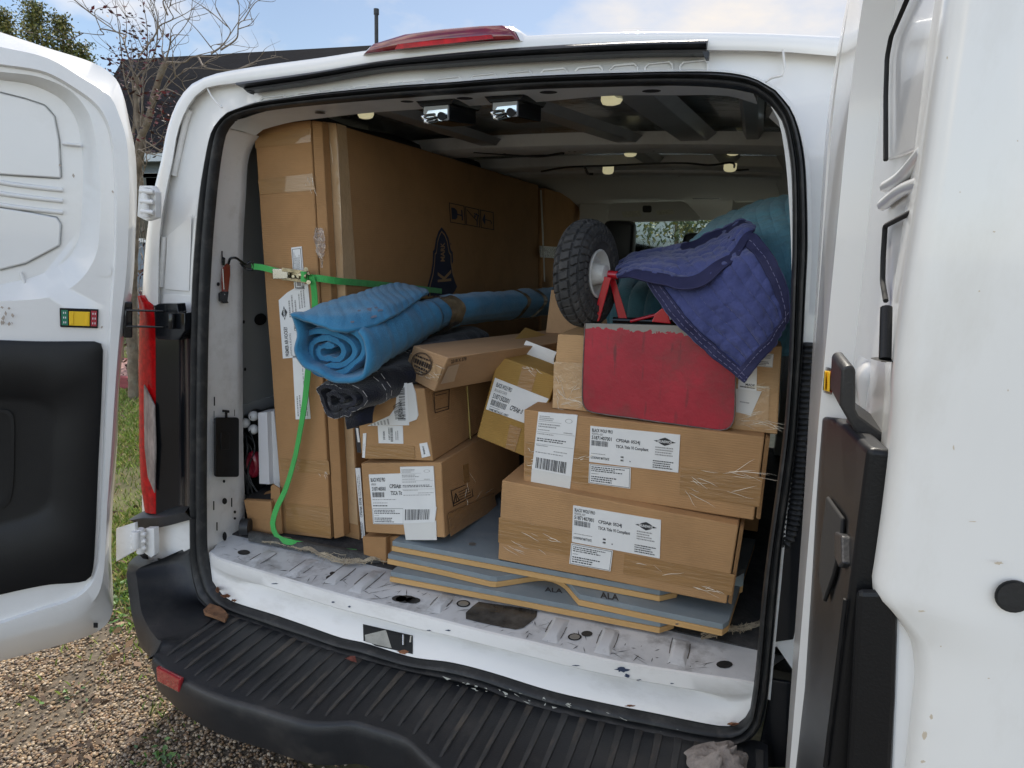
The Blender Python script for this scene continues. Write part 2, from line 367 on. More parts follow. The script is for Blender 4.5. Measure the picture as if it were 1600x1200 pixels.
# header underside
hu = [(356,200),(362,192),(370,187),(388,183),(410,175),(450,169),(500,164),(567,158),(633,153),(760,144),(850,139),(950,136),(1050,134),(1133,138),(1177,146)]
hl = [(399,212),(400,210),(402,207),(410,203),(430,197),(460,190),(500,185),(560,178),(600,174.5),(660,170.5),(760,164),(850,158.5),(932,151),(977,149),(1050,149),(1137,150),(1183,163)]
A = [PR(p.x, p.y, .002) for p in cat(hu, 50)]
B = [PY(p.x, p.y, .165) for p in cat(hl, 50)]
C = [p+Vector((0, .01, .03)) for p in B]; D = [p+Vector((0, .03, .10)) for p in B]
hd = MB().grid([A, [a.lerp(c, .5)+Vector((0, 0, .002)) for a, c in zip(A, B)], B, C, D]).build('roof_header', INNER, van, smooth=40)
hb = MB()
def PHD(px, py, z=-.004):
    pl = [PY(p.x, p.y, .165) for p in ()]
    a = PR(px, py-6, .03); c = PY(px, py+8, .165); return a.lerp(c, .5)
for px, py, rx in ((636,158,10),(726,153,12),(857,143.5,12),(1018,141.5,12),(500,176,9)):
    d = .0016*rx
    c = PZ(px, py, 1.936) + Vector((0, 0, -.001)); hb.disc(c, (d, 0, 0), (0, d*.8, 0), 14)
hb.each('header_hole', DARK, hd)
# sill face (below floor level)
st = [(326,862),(330,868),(380,884),(430,899),(490,917),(554,935),(620,951),(690,969),(768,989),(830,1003),(900,1020),(960,1033),(1040,1046),(1100,1055),(1173,1066),(1181,1068)]
bt = [(332,908),(345,928),(361,940),(430,962),(485,981),(534,998),(567,1005),(644,1028),(705,1036),(765,1051),(862,1081),(960,1103),(1025,1116),(1083,1128),(1115,1134),(1139,1136),(1161,1126),(1172,1108)]
T = [PZ(p.x, p.y, .70) for p in cat(st, 60)]
Bq = [PR(p.x, p.y, .0) for p in cat(bt, 60)]
def mixrow(t, off): return [a.lerp(b_, t)+Vector((0, off*min(1, 8*min(i, 59-i)/59), 0)) for i, (a, b_) in enumerate(zip(T, Bq))]
rows = [[p+Vector((0, .006, -.001)) for p in T], mixrow(.03, 0), mixrow(.30, -.004), mixrow(.36, .004), mixrow(.50, .038), mixrow(.58, .036), mixrow(.68, .016), mixrow(.98, .0), mixrow(1.02, .02)]
sill = MB().grid(rows).build('sill_face', WHITED, van, smooth=50)
from mathutils.bvhtree import BVHTree
_bv = BVHTree.FromPolygons([p for r in rows for p in r], [(a*60+k, a*60+k+1, (a+1)*60+k+1, (a+1)*60+k) for a in range(len(rows)-1) for k in range(59)])
def SF(px, py, o=-.002):      # a point on the sill face
    d = ray(px, py).normalized(); hit = _bv.ray_cast(CAM, d)[0]
    if hit is None: hit = PY(px, py, -.04)
    return hit+d*o
def conform(b, c4_, o, m=0, n=8):
    f = lambda u, w: ((c4_[0][0]*(1-u)+c4_[1][0]*u)*(1-w)+(c4_[3][0]*(1-u)+c4_[2][0]*u)*w, (c4_[0][1]*(1-u)+c4_[1][1]*u)*(1-w)+(c4_[3][1]*(1-u)+c4_[2][1]*u)*w)
    b.grid([[SF(*f(a/n, c/n), o) for a in range(n+1)] for c in range(n+1)], m)
b = MB(); conform(b, ((567,975),(645,993),(645,1022),(568,1005)), -.0015); lr = b.build('latch_recess', DARK, sill)
b = MB(); conform(b, ((570,992),(603,984),(612,1013),(571,1003)), -.003)
b.tube([SF(630, 992, -.004), SF(630, 1008, -.008)], .003, 8, 1); b.tube([SF(642, 994, -.004), SF(641, 1004, -.008)], .0025, 8, 1)
b.build('latch_striker', [mat('grimy_grey', (.34, .33, .29), .6, var=.3, vscale=30, dirt=(.1, .08, .06), dirt_amt=.8, dscale=30), STEEL], sill)
RUST = mat('rust', (.20, .085, .04), .85, var=.5, vscale=60)
b = MB()
def blot(b, fn, px, py, rx, ry, n=14, seed=0, m=0):
    rnd = random.Random(seed); b.add([fn(px+rx*math.cos(2*math.pi*k/n)*rnd.uniform(.45, 1.1), py+ry*math.sin(2*math.pi*k/n)*rnd.uniform(.45, 1.1)) for k in range(n)], [tuple(range(n))], m)
blot(b, SF, 340, 921, 4, 6, seed=1); blot(b, SF, 352, 931, 8, 4, seed=2); blot(b, SF, 366, 938, 5, 2.5, seed=3); blot(b, SF, 630, 1019, 12, 4, seed=4); blot(b, SF, 1145, 1131, 11, 3, seed=6); blot(b, SF, 985, 1103, 10, 2, seed=9)
b.each('rust_spot', RUST, sill)
b = MB()
for k, (x, y, rx, ry) in enumerate(((972,1046,12,5),(980,1056,5,4),(998,1063,4,2),(520,941,3,1.5),(546,948,2.5,1.5),(700,985,5,1.2),(430,912,6,1),(670,985,4,1.2),(1050,1068,5,1),(900,1040,7,1))): blot(b, SF, x, y, rx, ry, seed=20+k)
b.each('paint_chip', mat('chip', (.03, .045, .09), .6), sill)
# sill plate (worn top) with ribs, then the dark cargo floor
zpl = .70
edge = T; back = [Vector((p.x*1.0, .62, zpl)) for p in T]; back[0].x = -.86; back[-1].x = .86
mid = [Vector((a.x, .15, zpl)) for a in T]; mid[0].x = -.84; mid[-1].x = .84
rows = [[Vector((p.x, p.y+.006, zpl-.001)) for p in edge], [Vector((p.x, p.y+.02, zpl)) for p in edge], mid, back]
plate = MB().grid(rows).build('sill_plate', WORN, van, smooth=40)
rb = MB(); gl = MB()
for (xa, ya, xb, yb) in ((388,885,430,862),(452,902,500,876),(512,913,570,890),(552,926,612,897),(676,957,706,930),(858,1004,880,967),(940,1023,965,985),(1057,1040,1080,1003)):
    a = PZ(xa, ya, zpl); c = PZ(xb, yb, zpl); d = Vector((0, 1, 0)); a = a+d*.012; Ln = max(.08, min(.3, c.y-a.y)); w = Vector((.020, 0, 0)); h = Vector((0, 0, .007))
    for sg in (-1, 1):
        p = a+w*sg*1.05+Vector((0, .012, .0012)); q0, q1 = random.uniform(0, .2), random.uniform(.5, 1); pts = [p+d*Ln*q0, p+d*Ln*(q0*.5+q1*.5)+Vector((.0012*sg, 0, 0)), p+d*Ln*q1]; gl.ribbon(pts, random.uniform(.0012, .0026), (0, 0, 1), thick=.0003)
    rb.add([a-w-d*.01, a+w-d*.01, a+w*.6+h+d*.012, a-w*.6+h+d*.012, a-w+d*Ln, a+w+d*Ln, a+w*.6+h+d*(Ln-.02), a-w*.6+h+d*(Ln-.02)], [(0, 1, 2, 3), (3, 2, 6, 7), (0, 3, 7, 4), (1, 5, 6, 2), (7, 6, 5, 4)])
gl.build('rib_shade_grime', mat('rib_shade_grime', (.10, .085, .07), .9, var=.5, vscale=60), plate)['kind'] = 'stuff'; rb.each('sill_rib', WORN, plate, smooth=30, bevel=.002)  # grimy strips that also paint the dark shade beside each rib
b = MB()
for (px, py, rx, ry) in ((381,863,10,4),(517,903,8,4.5),(520,896,5,3),(634,936,16,6),(624,935,12,5),(645,938,12,5),(917,990,9,4.5),(1132,1038,13,6)):
    b.add([PZ(px+rx*math.cos(R(30*k)), py+ry*math.sin(R(30*k)), zpl+.0015) for k in range(12)], [tuple(range(12))])
b.each('drain_plug', RUBBER, plate)
b = MB(); b.add([PZ(x, y, zpl+.002) for x, y in rrect(744, 936, 828, 968, 6)], [tuple(range(20))])
b.V = [PZ(x, y, zpl+.002) for x, y in cat([(748,940),(842,955),(840,962),(816,982),(808,984),(728,967),(724,962),(744,942),(748,940)], 21)[:-1]]
b.build('access_plate', mat('oily_plate', (.05, .047, .043), .25, var=.6, vscale=25, bump=.3, bscale=45), plate)
b = MB()
for (px, py, r_) in ((724,943,11),(898,995,11)):
    b = MB()
    for rr_, z, m in ((r_, .0015, 0), (r_*.75, .003, 1)):
        b.add([PZ(px+rr_*math.cos(R(24*k)), py+rr_*.5*math.sin(R(24*k)), zpl+z) for k in range(15)], [tuple(range(15))], m)
    b.build('tie_down_socket', [DARK, DULL], plate)
b = MB(); rnd = random.Random(5)
for k in range(150):
    px = rnd.uniform(345, 1170); base = 862+(px-330)*.243; py = base+rnd.uniform(-20, 14)*(1-abs(px-760)/1400)
    a = rnd.uniform(-.6, .6)+(.35); l = rnd.uniform(2, 14)
    p = PZ(px, py, zpl+.0012); dv = Vector((math.cos(a*2.2), math.sin(a*2.2), 0))*l*.0016; wv = Vector((-dv.y, dv.x, 0)).normalized()*rnd.uniform(.0004, .0012)
    if p.y > T[min(range(60), key=lambda j: abs(T[j].x-p.x))].y+.012: b.add([p-dv, p+wv, p+dv, p-wv], [(0, 1, 2, 3)])
b.build('scratch', DARK, plate)['kind'] = 'stuff'
MATF = mat('floor_mat', (.045, .045, .045), .9, var=.3, vscale=30, bump=.4, bscale=120, dirt=(.12, .11, .10), dirt_amt=.6, dscale=12)
MB().abox(-.88, .88, .13, 3.0, .66, .7035).build('cargo_floor', MATF, van)
# ---- interior walls, ceiling, roof bows, headliner, cab
IN2 = mat('interior_grey', (.34, .36, .36), .4, coat=.15, var=.05)
for sx in (-1, 1):
    b = MB(); pts = [(.90, .66), (.90, 1.05), (.885, 1.08), (.88, 1.45), (.86, 1.62), (.82, 1.80), (.70, 1.99)]
    b.grid([[Vector((sx*x, .19, z)) for x, z in pts], [Vector((sx*x, 2.5, z)) for x, z in pts]], flip=sx > 0)
    b.abox(min(sx*.88, sx*.90)-.0, max(sx*.88, sx*.90), .2, 2.5, 1.04, 1.075)
    for yy in (1.0, 1.72, 2.3): b.abox(min(sx*.83, sx*.89), max(sx*.83, sx*.89), yy, yy+.09, .72, 1.86)
    wl_ = b.build('interior_wall', IN2, van, smooth=30); walls = wl_ if sx < 0 else walls
b = MB()
for px, py, r_ in ((402,381,11),):
    b.disc(PX(px, py, -.872), (0, .035, 0), (0, 0, .045), 16)
b.disc(PX(407, 499, -.872), (0, .03, 0), (0, 0, .02), 16); b.disc(PX(381, 503, -.878), (0, .005, 0), (0, 0, .006)); b.disc(PX(383, 577, -.878), (0, .005, 0), (0, 0, .006))
b.each('wall_hole', DARK, walls)
CEIL = mat('ceiling_metal', (.58, .60, .59), .2, metal=.5, coat=.4, var=.18, vscale=2.5, bump=.5, bscale=7)
STIF = mat('stiffener_metal', (.24, .25, .25), .3, coat=.3, var=.2)
b = MB(); xs = [-.72+1.44*k/12 for k in range(13)]
b.grid([[Vector((x, y, 2.005+.025*(1-(x/.75)**2))) for x in xs] for y in (.12, .5, 1, 1.6, 2.3)], flip=True)
b.build('ceiling_skin', CEIL, van, smooth=60)
b = MB()
for (x0, y0, x1, y1, w) in ((.02, .20, .22, .93, .055), (.36, .2, .44, .93, .07), (-.35, .2, -.28, .93, .05), (.62, .2, .62, .93, .03), (.2, 1.0, .22, 1.55, .05), (.5, 1.0, .52, 1.5, .05)):
    a = Vector((x0, y0, 1.99)); c = Vector((x1, y1, 1.99)); w_ = Vector((w, 0, 0))
    b.add([a-w_, a+w_, c+w_, c-w_, a-w_*.6+Vector((0, 0, -.022)), a+w_*.6+Vector((0, 0, -.022)), c+w_*.6+Vector((0, 0, -.022)), c-w_*.6+Vector((0, 0, -.022))], [(4, 5, 6, 7), (0, 4, 7, 3), (1, 2, 6, 5), (0, 1, 5, 4), (3, 7, 6, 2)])
b.each('roof_stiffener', STIF, van, smooth=30, bevel=.002)
def bow(y0, y1, z, name='roof_bow'):
    b = MB(); prf = [(y0, z+.05), (y0+.005, z+.01), (y0+.02, z), (y1-.02, z), (y1-.005, z+.012), (y1, z+.05)]
    b.grid([[Vector((x*1.08, y, zz+.02*(1-(x/.72)**2)-.01)) for x in xs] for y, zz in prf], flip=True)
    o = b.build(name, INNER, van, smooth=35)
    h = MB()
    for x in (-.5, -.25, .0, .02, .3, .55): h.disc((x, (y0+y1)/2, z-.0015+.02*(1-(x/.78)**2)-.01), (.006, 0, 0), (0, .006, 0), 8)
    h.each('bow_hole', DARK, o)
bow(.93, 1.10, 1.945); bow(1.50, 1.62, 1.945); bow(1.74, 1.86, 1.94)
LAMP = mat('lamp_plastic', (.8, .76, .5), .4, emit=(1, .92, .55), emits=.2)
for (px, py, z, w) in ((955,157,1.965,.034),(985,240,1.955,.03),(950,268,1.925,.03),(1145,238,1.955,.03),(1141,264,1.925,.03),(572,179,1.955,.03)):
    w *= .8; c = PZ(px, py, z); b = MB(); ring_ = []
    for k, (s_, dz) in enumerate(((1, .02), (1, 0), (.8, -.008), (.4, -.011))): ring_.append([c+Vector((w*.95*s_*math.cos(R(20*j))*(1+.35*noise.noise(Vector((j*.7, px, 0)))), w*s_*math.sin(R(20*j))*.5*(1+.4*noise.noise(Vector((j*.6, py, 4)))), dz)) for j in range(18)])
    b.grid(ring_, closed=True); b.add(ring_[-1], [tuple(range(18))]); b.build('interior_lamp', LAMP, van, smooth=60)
b = MB(); wire = [PZ(x, y, 1.93) for x, y in ((846,268),(880,262),(910,260),(948,259),(1010,256),(1070,255),(1110,258),(1143,254),(1150,266),(1170,265))]
b.tube(cat(wire, 60), .004, 6); b.tube(cat([PZ(x, y, 1.93) for x, y in ((914,262),(920,272),(927,272))], 10), .006, 6)
b.tube(cat([Vector((-.58, y, 1.955+.01*math.sin(y*9))) for y in (.25, .5, .8, 1.1, 1.5, 1.8, 2.2)], 50), .028, 8); b.tube(cat([PZ(x, y, 1.955) for x, y in ((740,236),(790,240),(840,243),(880,238))], 20), .008, 6)
b.build('wiring_loom', RUBBER, van, smooth=60)
HEADL = mat('headliner_fabric', (.62, .63, .61), .85, bump=.05, bscale=300)
b = MB(); YH = 2.62
hp = [(915,272),(1010,268),(1120,268),(1240,270)]
b.grid([[Vector((x, 1.90, 1.965)) for x in (-.88, -.45, 0, .4, .88)], [Vector((x, 2.3, 1.955)) for x in (-.88, -.45, 0, .4, .88)], [Vector((x, 2.36, 1.93)) for x in (-.88, -.45, 0, .4, .88)], [Vector((x, 2.62, 1.90)) for x in (-.88, -.45, 0, .4, .88)],
        [Vector((x, 2.80, 1.865)) for x in (-.88, -.45, 0, .4, .88)], [Vector((x, 2.86, 1.80)) for x in (-.88, -.45, 0, .4, .88)]], flip=True)
b.build('headliner', HEADL, van, smooth=50)
apil = MB(); apil.prism([PY(x, y, 2.72) for x, y in ((905,300),(960,318),(950,330),(955,352),(975,372),(985,395),(905,420))], (0, .1, 0)); apil.build('cab_pillar_trim', HEADL, van, smooth=40, bevel=.01)
vis = MB().prism([PY(x, y, 2.60) for x, y in ((952,322),(958,317),(1066,314),(1074,318),(1095,340),(1092,344),(956,347),(950,340))], (0, .02, -.004)).build('sun_visor', HEADL, van, smooth=40, bevel=.006)
b = MB(); b.prism([PY(x, y, 2.597) for x, y in ((971,331),(999,329),(1003,338),(974,340))], (0, .002, 0)); b.prism([PY(x, y, 2.597) for x, y in ((1024,329),(1050,327),(1054,334),(1027,336))], (0, .002, 0)); b.each('visor_sticker', mat('sticker', (.6, .6, .52), .5, var=.2, vscale=90), vis)
MB().prism([PY(x, y, 2.595) for x, y in rrect(1004, 321, 1018, 332, 3)], (0, .006, 0)).build('visor_clip', TRIM, vis)
MB().prism([PY(x, y, 2.60) for x, y in ((1145,311),(1150,316),(1210,314),(1232,318),(1240,345),(1142,345))], (0, .02, -.004)).build('sun_visor', HEADL, van, smooth=40, bevel=.006)
b = MB(); b.prism([PY(x, y, 2.57) for x, y in rrect(1081, 306, 1126, 311, 2)], (0, .03, 0)); b.build('grab_handle', STEEL, van, smooth=40, bevel=.004)
GLASS = bpy.data.materials.new('windscreen_glass'); GLASS.use_nodes = True; t = GLASS.node_tree; t.nodes.clear()
go = N('ShaderNodeOutputMaterial', t); gm = N('ShaderNodeMixShader', t); gt = N('ShaderNodeBsdfTransparent', t); gg = N('ShaderNodeBsdfGlossy', t); gf = N('ShaderNodeFresnel', t); gf.inputs[0].default_value = 1.45
gt.inputs[0].default_value = (.86, .91, .89, 1); gg.inputs['Roughness'].default_value = .02; t.links.new(gf.outputs[0], gm.inputs[0]); t.links.new(gt.outputs[0], gm.inputs[1]); t.links.new(gg.outputs[0], gm.inputs[2]); t.links.new(gm.outputs[0], go.inputs[0])
MB().prism([Vector((-.86, 2.87, 1.80)), Vector((.86, 2.87, 1.80)), Vector((.86, 3.45, 1.18)), Vector((-.86, 3.45, 1.18))], (0, .004, .004)).build('windscreen', GLASS, van)
b = MB(); b.abox(-.9, .9, 3.3, 3.7, .66, 1.2); b.build('dashboard', TRIM, van, bevel=.02)
def headrest(px, py, w, h, Y):
    c = PY(px, py, Y); b = MB(); ringz = []
    for dy, s_ in ((-.05, .8), (-.045, .95), (-.02, 1), (.03, 1), (.05, .9)):
        ringz.append([c+Vector((w*s_*(abs(math.cos(a))**.35)*math.copysign(1, math.cos(a)), dy, h*s_*(abs(math.sin(a))**.35)*math.copysign(1, math.sin(a)))) for a in [2*math.pi*k/28 for k in range(28)]])
    b.grid(ringz, closed=True); b.add(ringz[0], [tuple(range(28))]); b.add(ringz[-1], [tuple(range(28))])
    b.abox(c.x-.05, c.x-.04, c.y-.005, c.y+.005, c.z-h-.12, c.z-h+.02, 0); b.abox(c.x+.04, c.x+.05, c.y-.005, c.y+.005, c.z-h-.12, c.z-h+.02, 0)
    b.build('headrest', TRIM, van, smooth=60)
headrest(967, 379, .085, .115, 2.2); headrest(1092, 395, .085, .10, 2.2)
for xc in (-.12, .38): MB().abox(xc-.24, xc+.24, 2.2, 2.34, .75, 1.46).build('seat_back', TRIM, van, smooth=60, bevel=.05, bseg=4)
# ---- door strikers under the header
for (xa, ya) in ((681,181),(789,175)):
    q = [(xa-26,ya-20),(xa+22,ya-23),(xa+24,ya+9),(xa-20,ya+12)]
    hq = [PY(x, y, .085) for x, y in ((xa-21,ya-18),(xa+21,ya-21),(xa+21,ya+8),(xa-21,ya+11))]
    b = MB().hexa(hq, (.012, .13, .012)); top = [PY(x, y, .083) for x, y in ((xa-34,ya-25),(xa+30,ya-28),(xa+24,ya-18),(xa-24,ya-14))]; b.hexa(top, (.01, .14, .01))
    sk = b.build('door_striker', GLOSSB, van, bevel=.003)
    b = MB(); b.add([PY(x, y, .0835) for x, y in ((xa-19,ya-14),(xa+19,ya-17),(xa+19,ya+7),(xa-19,ya+10))], [(0, 1, 2, 3)], 2); b.add([PY(x, y, .0825) for x, y in ((xa-15,ya-3),(xa-12,ya-8),(xa+18,ya-11),(xa+18,ya+3),(xa+10,ya+8),(xa-14,ya+6))], [(0, 1, 2, 3, 4, 5)], 0)
    for j in range(2): b.tube(cat([PY(x, y, Y) for x, y, Y in ((xa-2+j*3, ya-2+j*5, .083), (xa-18+j*4, ya+0+j*6, .05), (xa-22+j*4, ya+2+j*6, .045), (xa-17+j*4, ya+5+j*6, .05), (xa+2, ya+3+j*5, .083))], 18), .0035, 8, 0)
    b.tube([PY(xa+8, ya, .084), PY(xa+9, ya+1, .065)], .009, 10, 1); b.build('striker_loop', [STEEL, DARK, GREY], sk, smooth=50)
# ---- corner trim beside the tail light, tail light, bumper cap
b = MB(); A = [PR(x, y, .002) for x, y in ((247,476),(249,500),(250,560),(250,640),(250,720),(250,800))]; Bp = [PR(x, y, .002) for x, y in ((302,500),(302,520),(302,580),(302,650),(302,730),(302,800))]
rows = [cat(A, 24)]+[[a.lerp(c, t)+Vector((0, o, 0)) for a, c in zip(cat(A, 24), cat(Bp, 24))] for t, o in ((.02, -.02), (.1, -.026), (.45, .010), (.6, .014), (.8, -.006), (.98, -.004))]+[cat(Bp, 24)]
b.grid(rows).build('corner_trim', GLOSSB, van, smooth=50)
tlL = [(219,463),(217,520),(216,580),(217,640),(217,700),(220,760),(226,797)]
tlR = [(225,461),(247,488),(252,520),(252,600),(252,660),(252,740),(252,802)]
A = [PR(p.x, p.y, -.004) for p in cat(tlL, 40, False)]; Bp = [PR(p.x, p.y, -.012) for p in cat(tlR, 40)]
rows = [[p+Vector((-.01, .09, 0)) for p in A], A]+[[a.lerp(c, t)+Vector((0, -.022*math.sin(math.pi*t)*.5-.004, 0)) for a, c in zip(A, Bp)] for t in (.15, .35, .55, .75, .9)]+[Bp, [p+Vector((0, .03, 0)) for p in Bp]]
b = MB().grid(rows); b.add([r[0] for r in rows], [tuple(range(len(rows)))]); b.add([r[-1] for r in rows], [tuple(range(len(rows)))])
tl = b.build('tail_light', REDL, van, smooth=60)
cl = [(224,600),(241,634),(243,700),(241,772),(230,745),(225,700),(224,640)]
cw = [PR(x, y, -.036) for x, y in cl]; MB().prism(cw, (0, .006, 0)).build('clear_lens', CLEARL, tl, bevel=.003)
b = MB(); Tp = [(213,806),(232,797),(260,797),(300,790)]; Lo = [(211,816),(216,823),(232,826),(260,822),(300,811)]
A = [PR(p.x, p.y, .0) for p in cat(Tp, 20)]; Bp = [PR(p.x, p.y, -.03) for p in cat(Lo, 20)]
b.grid([[p+Vector((-.02, .1, .0)) for p in A], [p+Vector((0, -.008, .002)) for p in A], [a.lerp(c, .35)+Vector((0, -.026, .004)) for a, c in zip(A, Bp)], Bp, [p+Vector((0, .06, -.004)) for p in Bp]])
b.build('bumper_cap', PLAST, van, smooth=60)
# ---- bumper with step
ZS = .553
fr = [(241,1024),(262,1044),(283,1058),(318,1077),(354,1091),(400,1104),(440,1117),(482,1128),(520,1129),(552,1127),(573,1133),(633,1153),(660,1177),(681,1196)]
F_ = [PZ(p.x, p.y, ZS) for p in cat(fr, 40)]
xm = F_[-1].x; yl = F_[-1].y
# continue out of frame along the bumper: straight centre section, then mirrored
Fm = [Vector((-p.x+.0, p.y, p.z)) for p in reversed(F_)]
Fr = F_ + [Vector((x, yl-.02, ZS)) for x in (.20, .26)] + [Vector((.34, yl-.01, ZS))]
tail_ = [Vector((x, y, ZS)) for x, y in ((.42, -.345), (.5, -.34), (.6, -.325), (.7, -.30), (.80, -.27))]
Fr = cat(Fr+tail_, 90)
bk = SO[3][::-1][2:]
Bk = cat([PR(x, y, -.004) for x, y in bk], 60)
Bk = [Vector((p.x, p.y+.015, ZS+.003)) for p in Bk]; Bk = cat([Vector((-.74, .0, ZS+.003))]+Bk+[Vector((.80, .0, ZS+.003))], 90, False)
lip = [p+Vector((0, -.006, -.008)) for p in Fr]
low1 = [p+Vector((0, -.010, -.03)) for p in Fr]; low2 = [p+Vector((0, .015, -.125)) for p in Fr]; low3 = [p+Vector((0, .10, -.16)) for p in Fr]
b = MB().grid([Bk, [a.lerp(c, .5) for a, c in zip(Bk, Fr)], [a.lerp(c, .97) for a, c in zip(Bk, Fr)], [p+Vector((0, -.001, -.001)) for p in Fr], lip, low1, low2, low3])
# left wing
we = [(246,876),(230,882),(213,891),(214,905),(216,922),(221,955),(232,980),(247,1000),(252,1002),(242,1023)]
wy = [-.055, -.075, -.10, -.115, -.125, -.16, -.19, -.225, -.235, -.262]
Wp = [PY(x, y, Y) for (x, y), Y in zip(we, wy)]; Wc = cat(Wp, 40)
seal_ = [(301,855),(301,870),(302,890),(306,910),(313,932),(320,944),(330,950)]
Sc = cat([PR(x, y, .0) for x, y in seal_]+[Vector((-.69, -.06, ZS+.004)), Vector((-.67, -.15, ZS+.003)), Vector((-.66, -.25, ZS+.002))], 40)
wing_in = [Sc, [a.lerp(c, .3)+Vector((0, .035*(1-i/39), 0)) for i, (a, c) in enumerate(zip(Sc, Wc))], [a.lerp(c, .65)+Vector((0, .04*(1-i/39), 0)) for i, (a, c) in enumerate(zip(Sc, Wc))], [a.lerp(c, .95)+Vector((0, .008, 0)) for a, c in zip(Sc, Wc)], Wc]
b.grid(wing_in)
ou = [(217,866),(206,874),(199,885),(200,905),(202,930),(209,967),(217,1005),(228,1020),(236,1028),(237,1030)]
oy = [-.0, -.03, -.055, -.065, -.075, -.10, -.14, -.18, -.22, -.24]
Oc = cat([PY(x, y, Y) for (x, y), Y in zip(ou, oy)], 40)
b.grid([Wc, [a.lerp(c, .5)+Vector((-.006, -.012, .0)) for a, c in zip(Wc, Oc)], Oc, [p+Vector((-.005, .5, -.02)) for p in Oc], [Vector((p.x, p.y+.6, min(p.z, .6)-.2)) for p in Oc]])
# wing lower corner to the front face
lc = [Oc[-1], Oc[-1]+Vector((0, .01, -.10)), Oc[-1]+Vector((.01, .1, -.14))]
b.add([Oc[-1], Fr[0], Fr[0]+Vector((0, .015, -.125)), lc[1]], [(0, 1, 2, 3)])
b.add([Oc[-1], lc[1], Vector((-.99, .4, .40)), Oc[-1]+Vector((-.06, .5, -.02))], [(0, 1, 2, 3)])
bumper = b.build('rear_bumper', PLAST, van, smooth=50)
b = MB(); rr_ = [(243,1042),(281,1062),(279,1083),(245,1065)]
_f = [p for p in Fr if p.x > PZ(243, 1030, ZS).x][0]; _g = [p for p in Fr if p.x > PZ(283, 1058, ZS).x][0]; _t = (_g-_f).normalized(); _rn = Vector((_t.y, -_t.x, -.03)).normalized()
q = [PP(x, y, (_f+_g)/2+_rn*.013+Vector((0, -.0, -.03)), _rn) for x, y in rr_]
b.hexa(q, _rn*-.012); b.build('reflector', mat('red_reflector', (.30, .02, .025), .2, var=.2, vscale=60, coat=.6), bumper, bevel=.004)
# treads
tb = MB(); k = 0; x = -.705
def fy(x): 
    i = min(range(len(Fr)), key=lambda j: abs(Fr[j].x-x)); return Fr[i].y
def by(x):
    i = min(range(len(Bk)), key=lambda j: abs(Bk[j].x-x)); return Bk[i].y
while x < .80:
    y0 = by(x)-.012; y1 = fy(x)+.022; w0, w1 = .0115, .0045; h = .0045; z = ZS+.0005
    sec = []
    n = 8
    for j in range(n+1):
        t = j/n; w = w0+(w1-w0)*t; y = y0+(y1-y0)*t; hh = h*(1 if 0 < j < n else .05)
        sec.append([Vector((x-w, y, z-.004)), Vector((x-w*.75, y, z+hh)), Vector((x+w*.75, y, z+hh)), Vector((x+w, y, z-.004))])
    tb.grid(sec); x += .0425
tb.each('tread_rib', mat('tread_plastic', (.040, .040, .040), .55, var=.3, vscale=8, dirt=(.13, .105, .08), dirt_amt=.8, dscale=7, bump=.15, bscale=200, stretch=(3, 1, 1)), bumper, smooth=40)
# paint flakes along the seal and bumper joint
b = MB(); rnd = random.Random(11)
for k in range(46):
    px = rnd.gauss(760, 130); py = 1072+(px-760)*.232+rnd.uniform(-3, 10)
    p = PR(px, py, -.029); s_ = rnd.uniform(.002, .007)
    if px > 690: b.add([p+Vector((rnd.uniform(-1, 1)*s_*2, rnd.uniform(-.2, 0)*s_, rnd.uniform(-1, 1)*s_*.8)) for _ in range(4)], [(0, 1, 2, 3)])
b.build('paint_flake', mat('flaking_paint', (.45, .45, .40), .7), bumper)['kind'] = 'stuff'
# wheels
TYRE = mat('tyre_rubber', (.025, .025, .026), .75, var=.2, bump=.2, bscale=80)
for sx in (-1, 1):
    for yy in (.95, 4.0):
        c = Vector((sx*.86, yy, .34)); b = MB(); rows = []
        for dx, r_ in ((-.09, .2), (-.1, .30), (-.07, .34), (.07, .34), (.1, .30), (.09, .2)): rows.append([c+Vector((dx, r_*math.cos(R(10*k)), r_*math.sin(R(10*k)))) for k in range(36)])
        b.grid(rows, closed=True); w_ = b.build('wheel', TYRE, van, smooth=40)
        b = MB(); b.tube([c-Vector((.08, 0, 0)), c+Vector((.08, 0, 0))], .205, 30); b.build('rim', DULL, w_, smooth=40)
MB().abox(-.7, .7, .1, 4.2, .40, .62).build('chassis', DARK, van)
nz_ = MB(); nz_.grid([[Vector((x, y, z)) for x in (-1.0, -.9, 0, .9, 1.0)] for y, z in ((4.3, .4), (4.32, .8), (4.2, 1.05), (3.5, 1.2))]); nz_.grid([[Vector((s*1.0, 3.0, .4)), Vector((s*1.0, 4.3, .4))] for s in (-1,)]+[[Vector((-1.0, 3.0, 1.2)), Vector((-1.0, 4.2, 1.05))]]); nz_.grid([[Vector((1.0, 3.0, .4)), Vector((1.0, 4.3, .4))], [Vector((1.0, 3.0, 1.2)), Vector((1.0, 4.2, 1.05))]]); nz_.build('bonnet', WHITE, van, smooth=50)
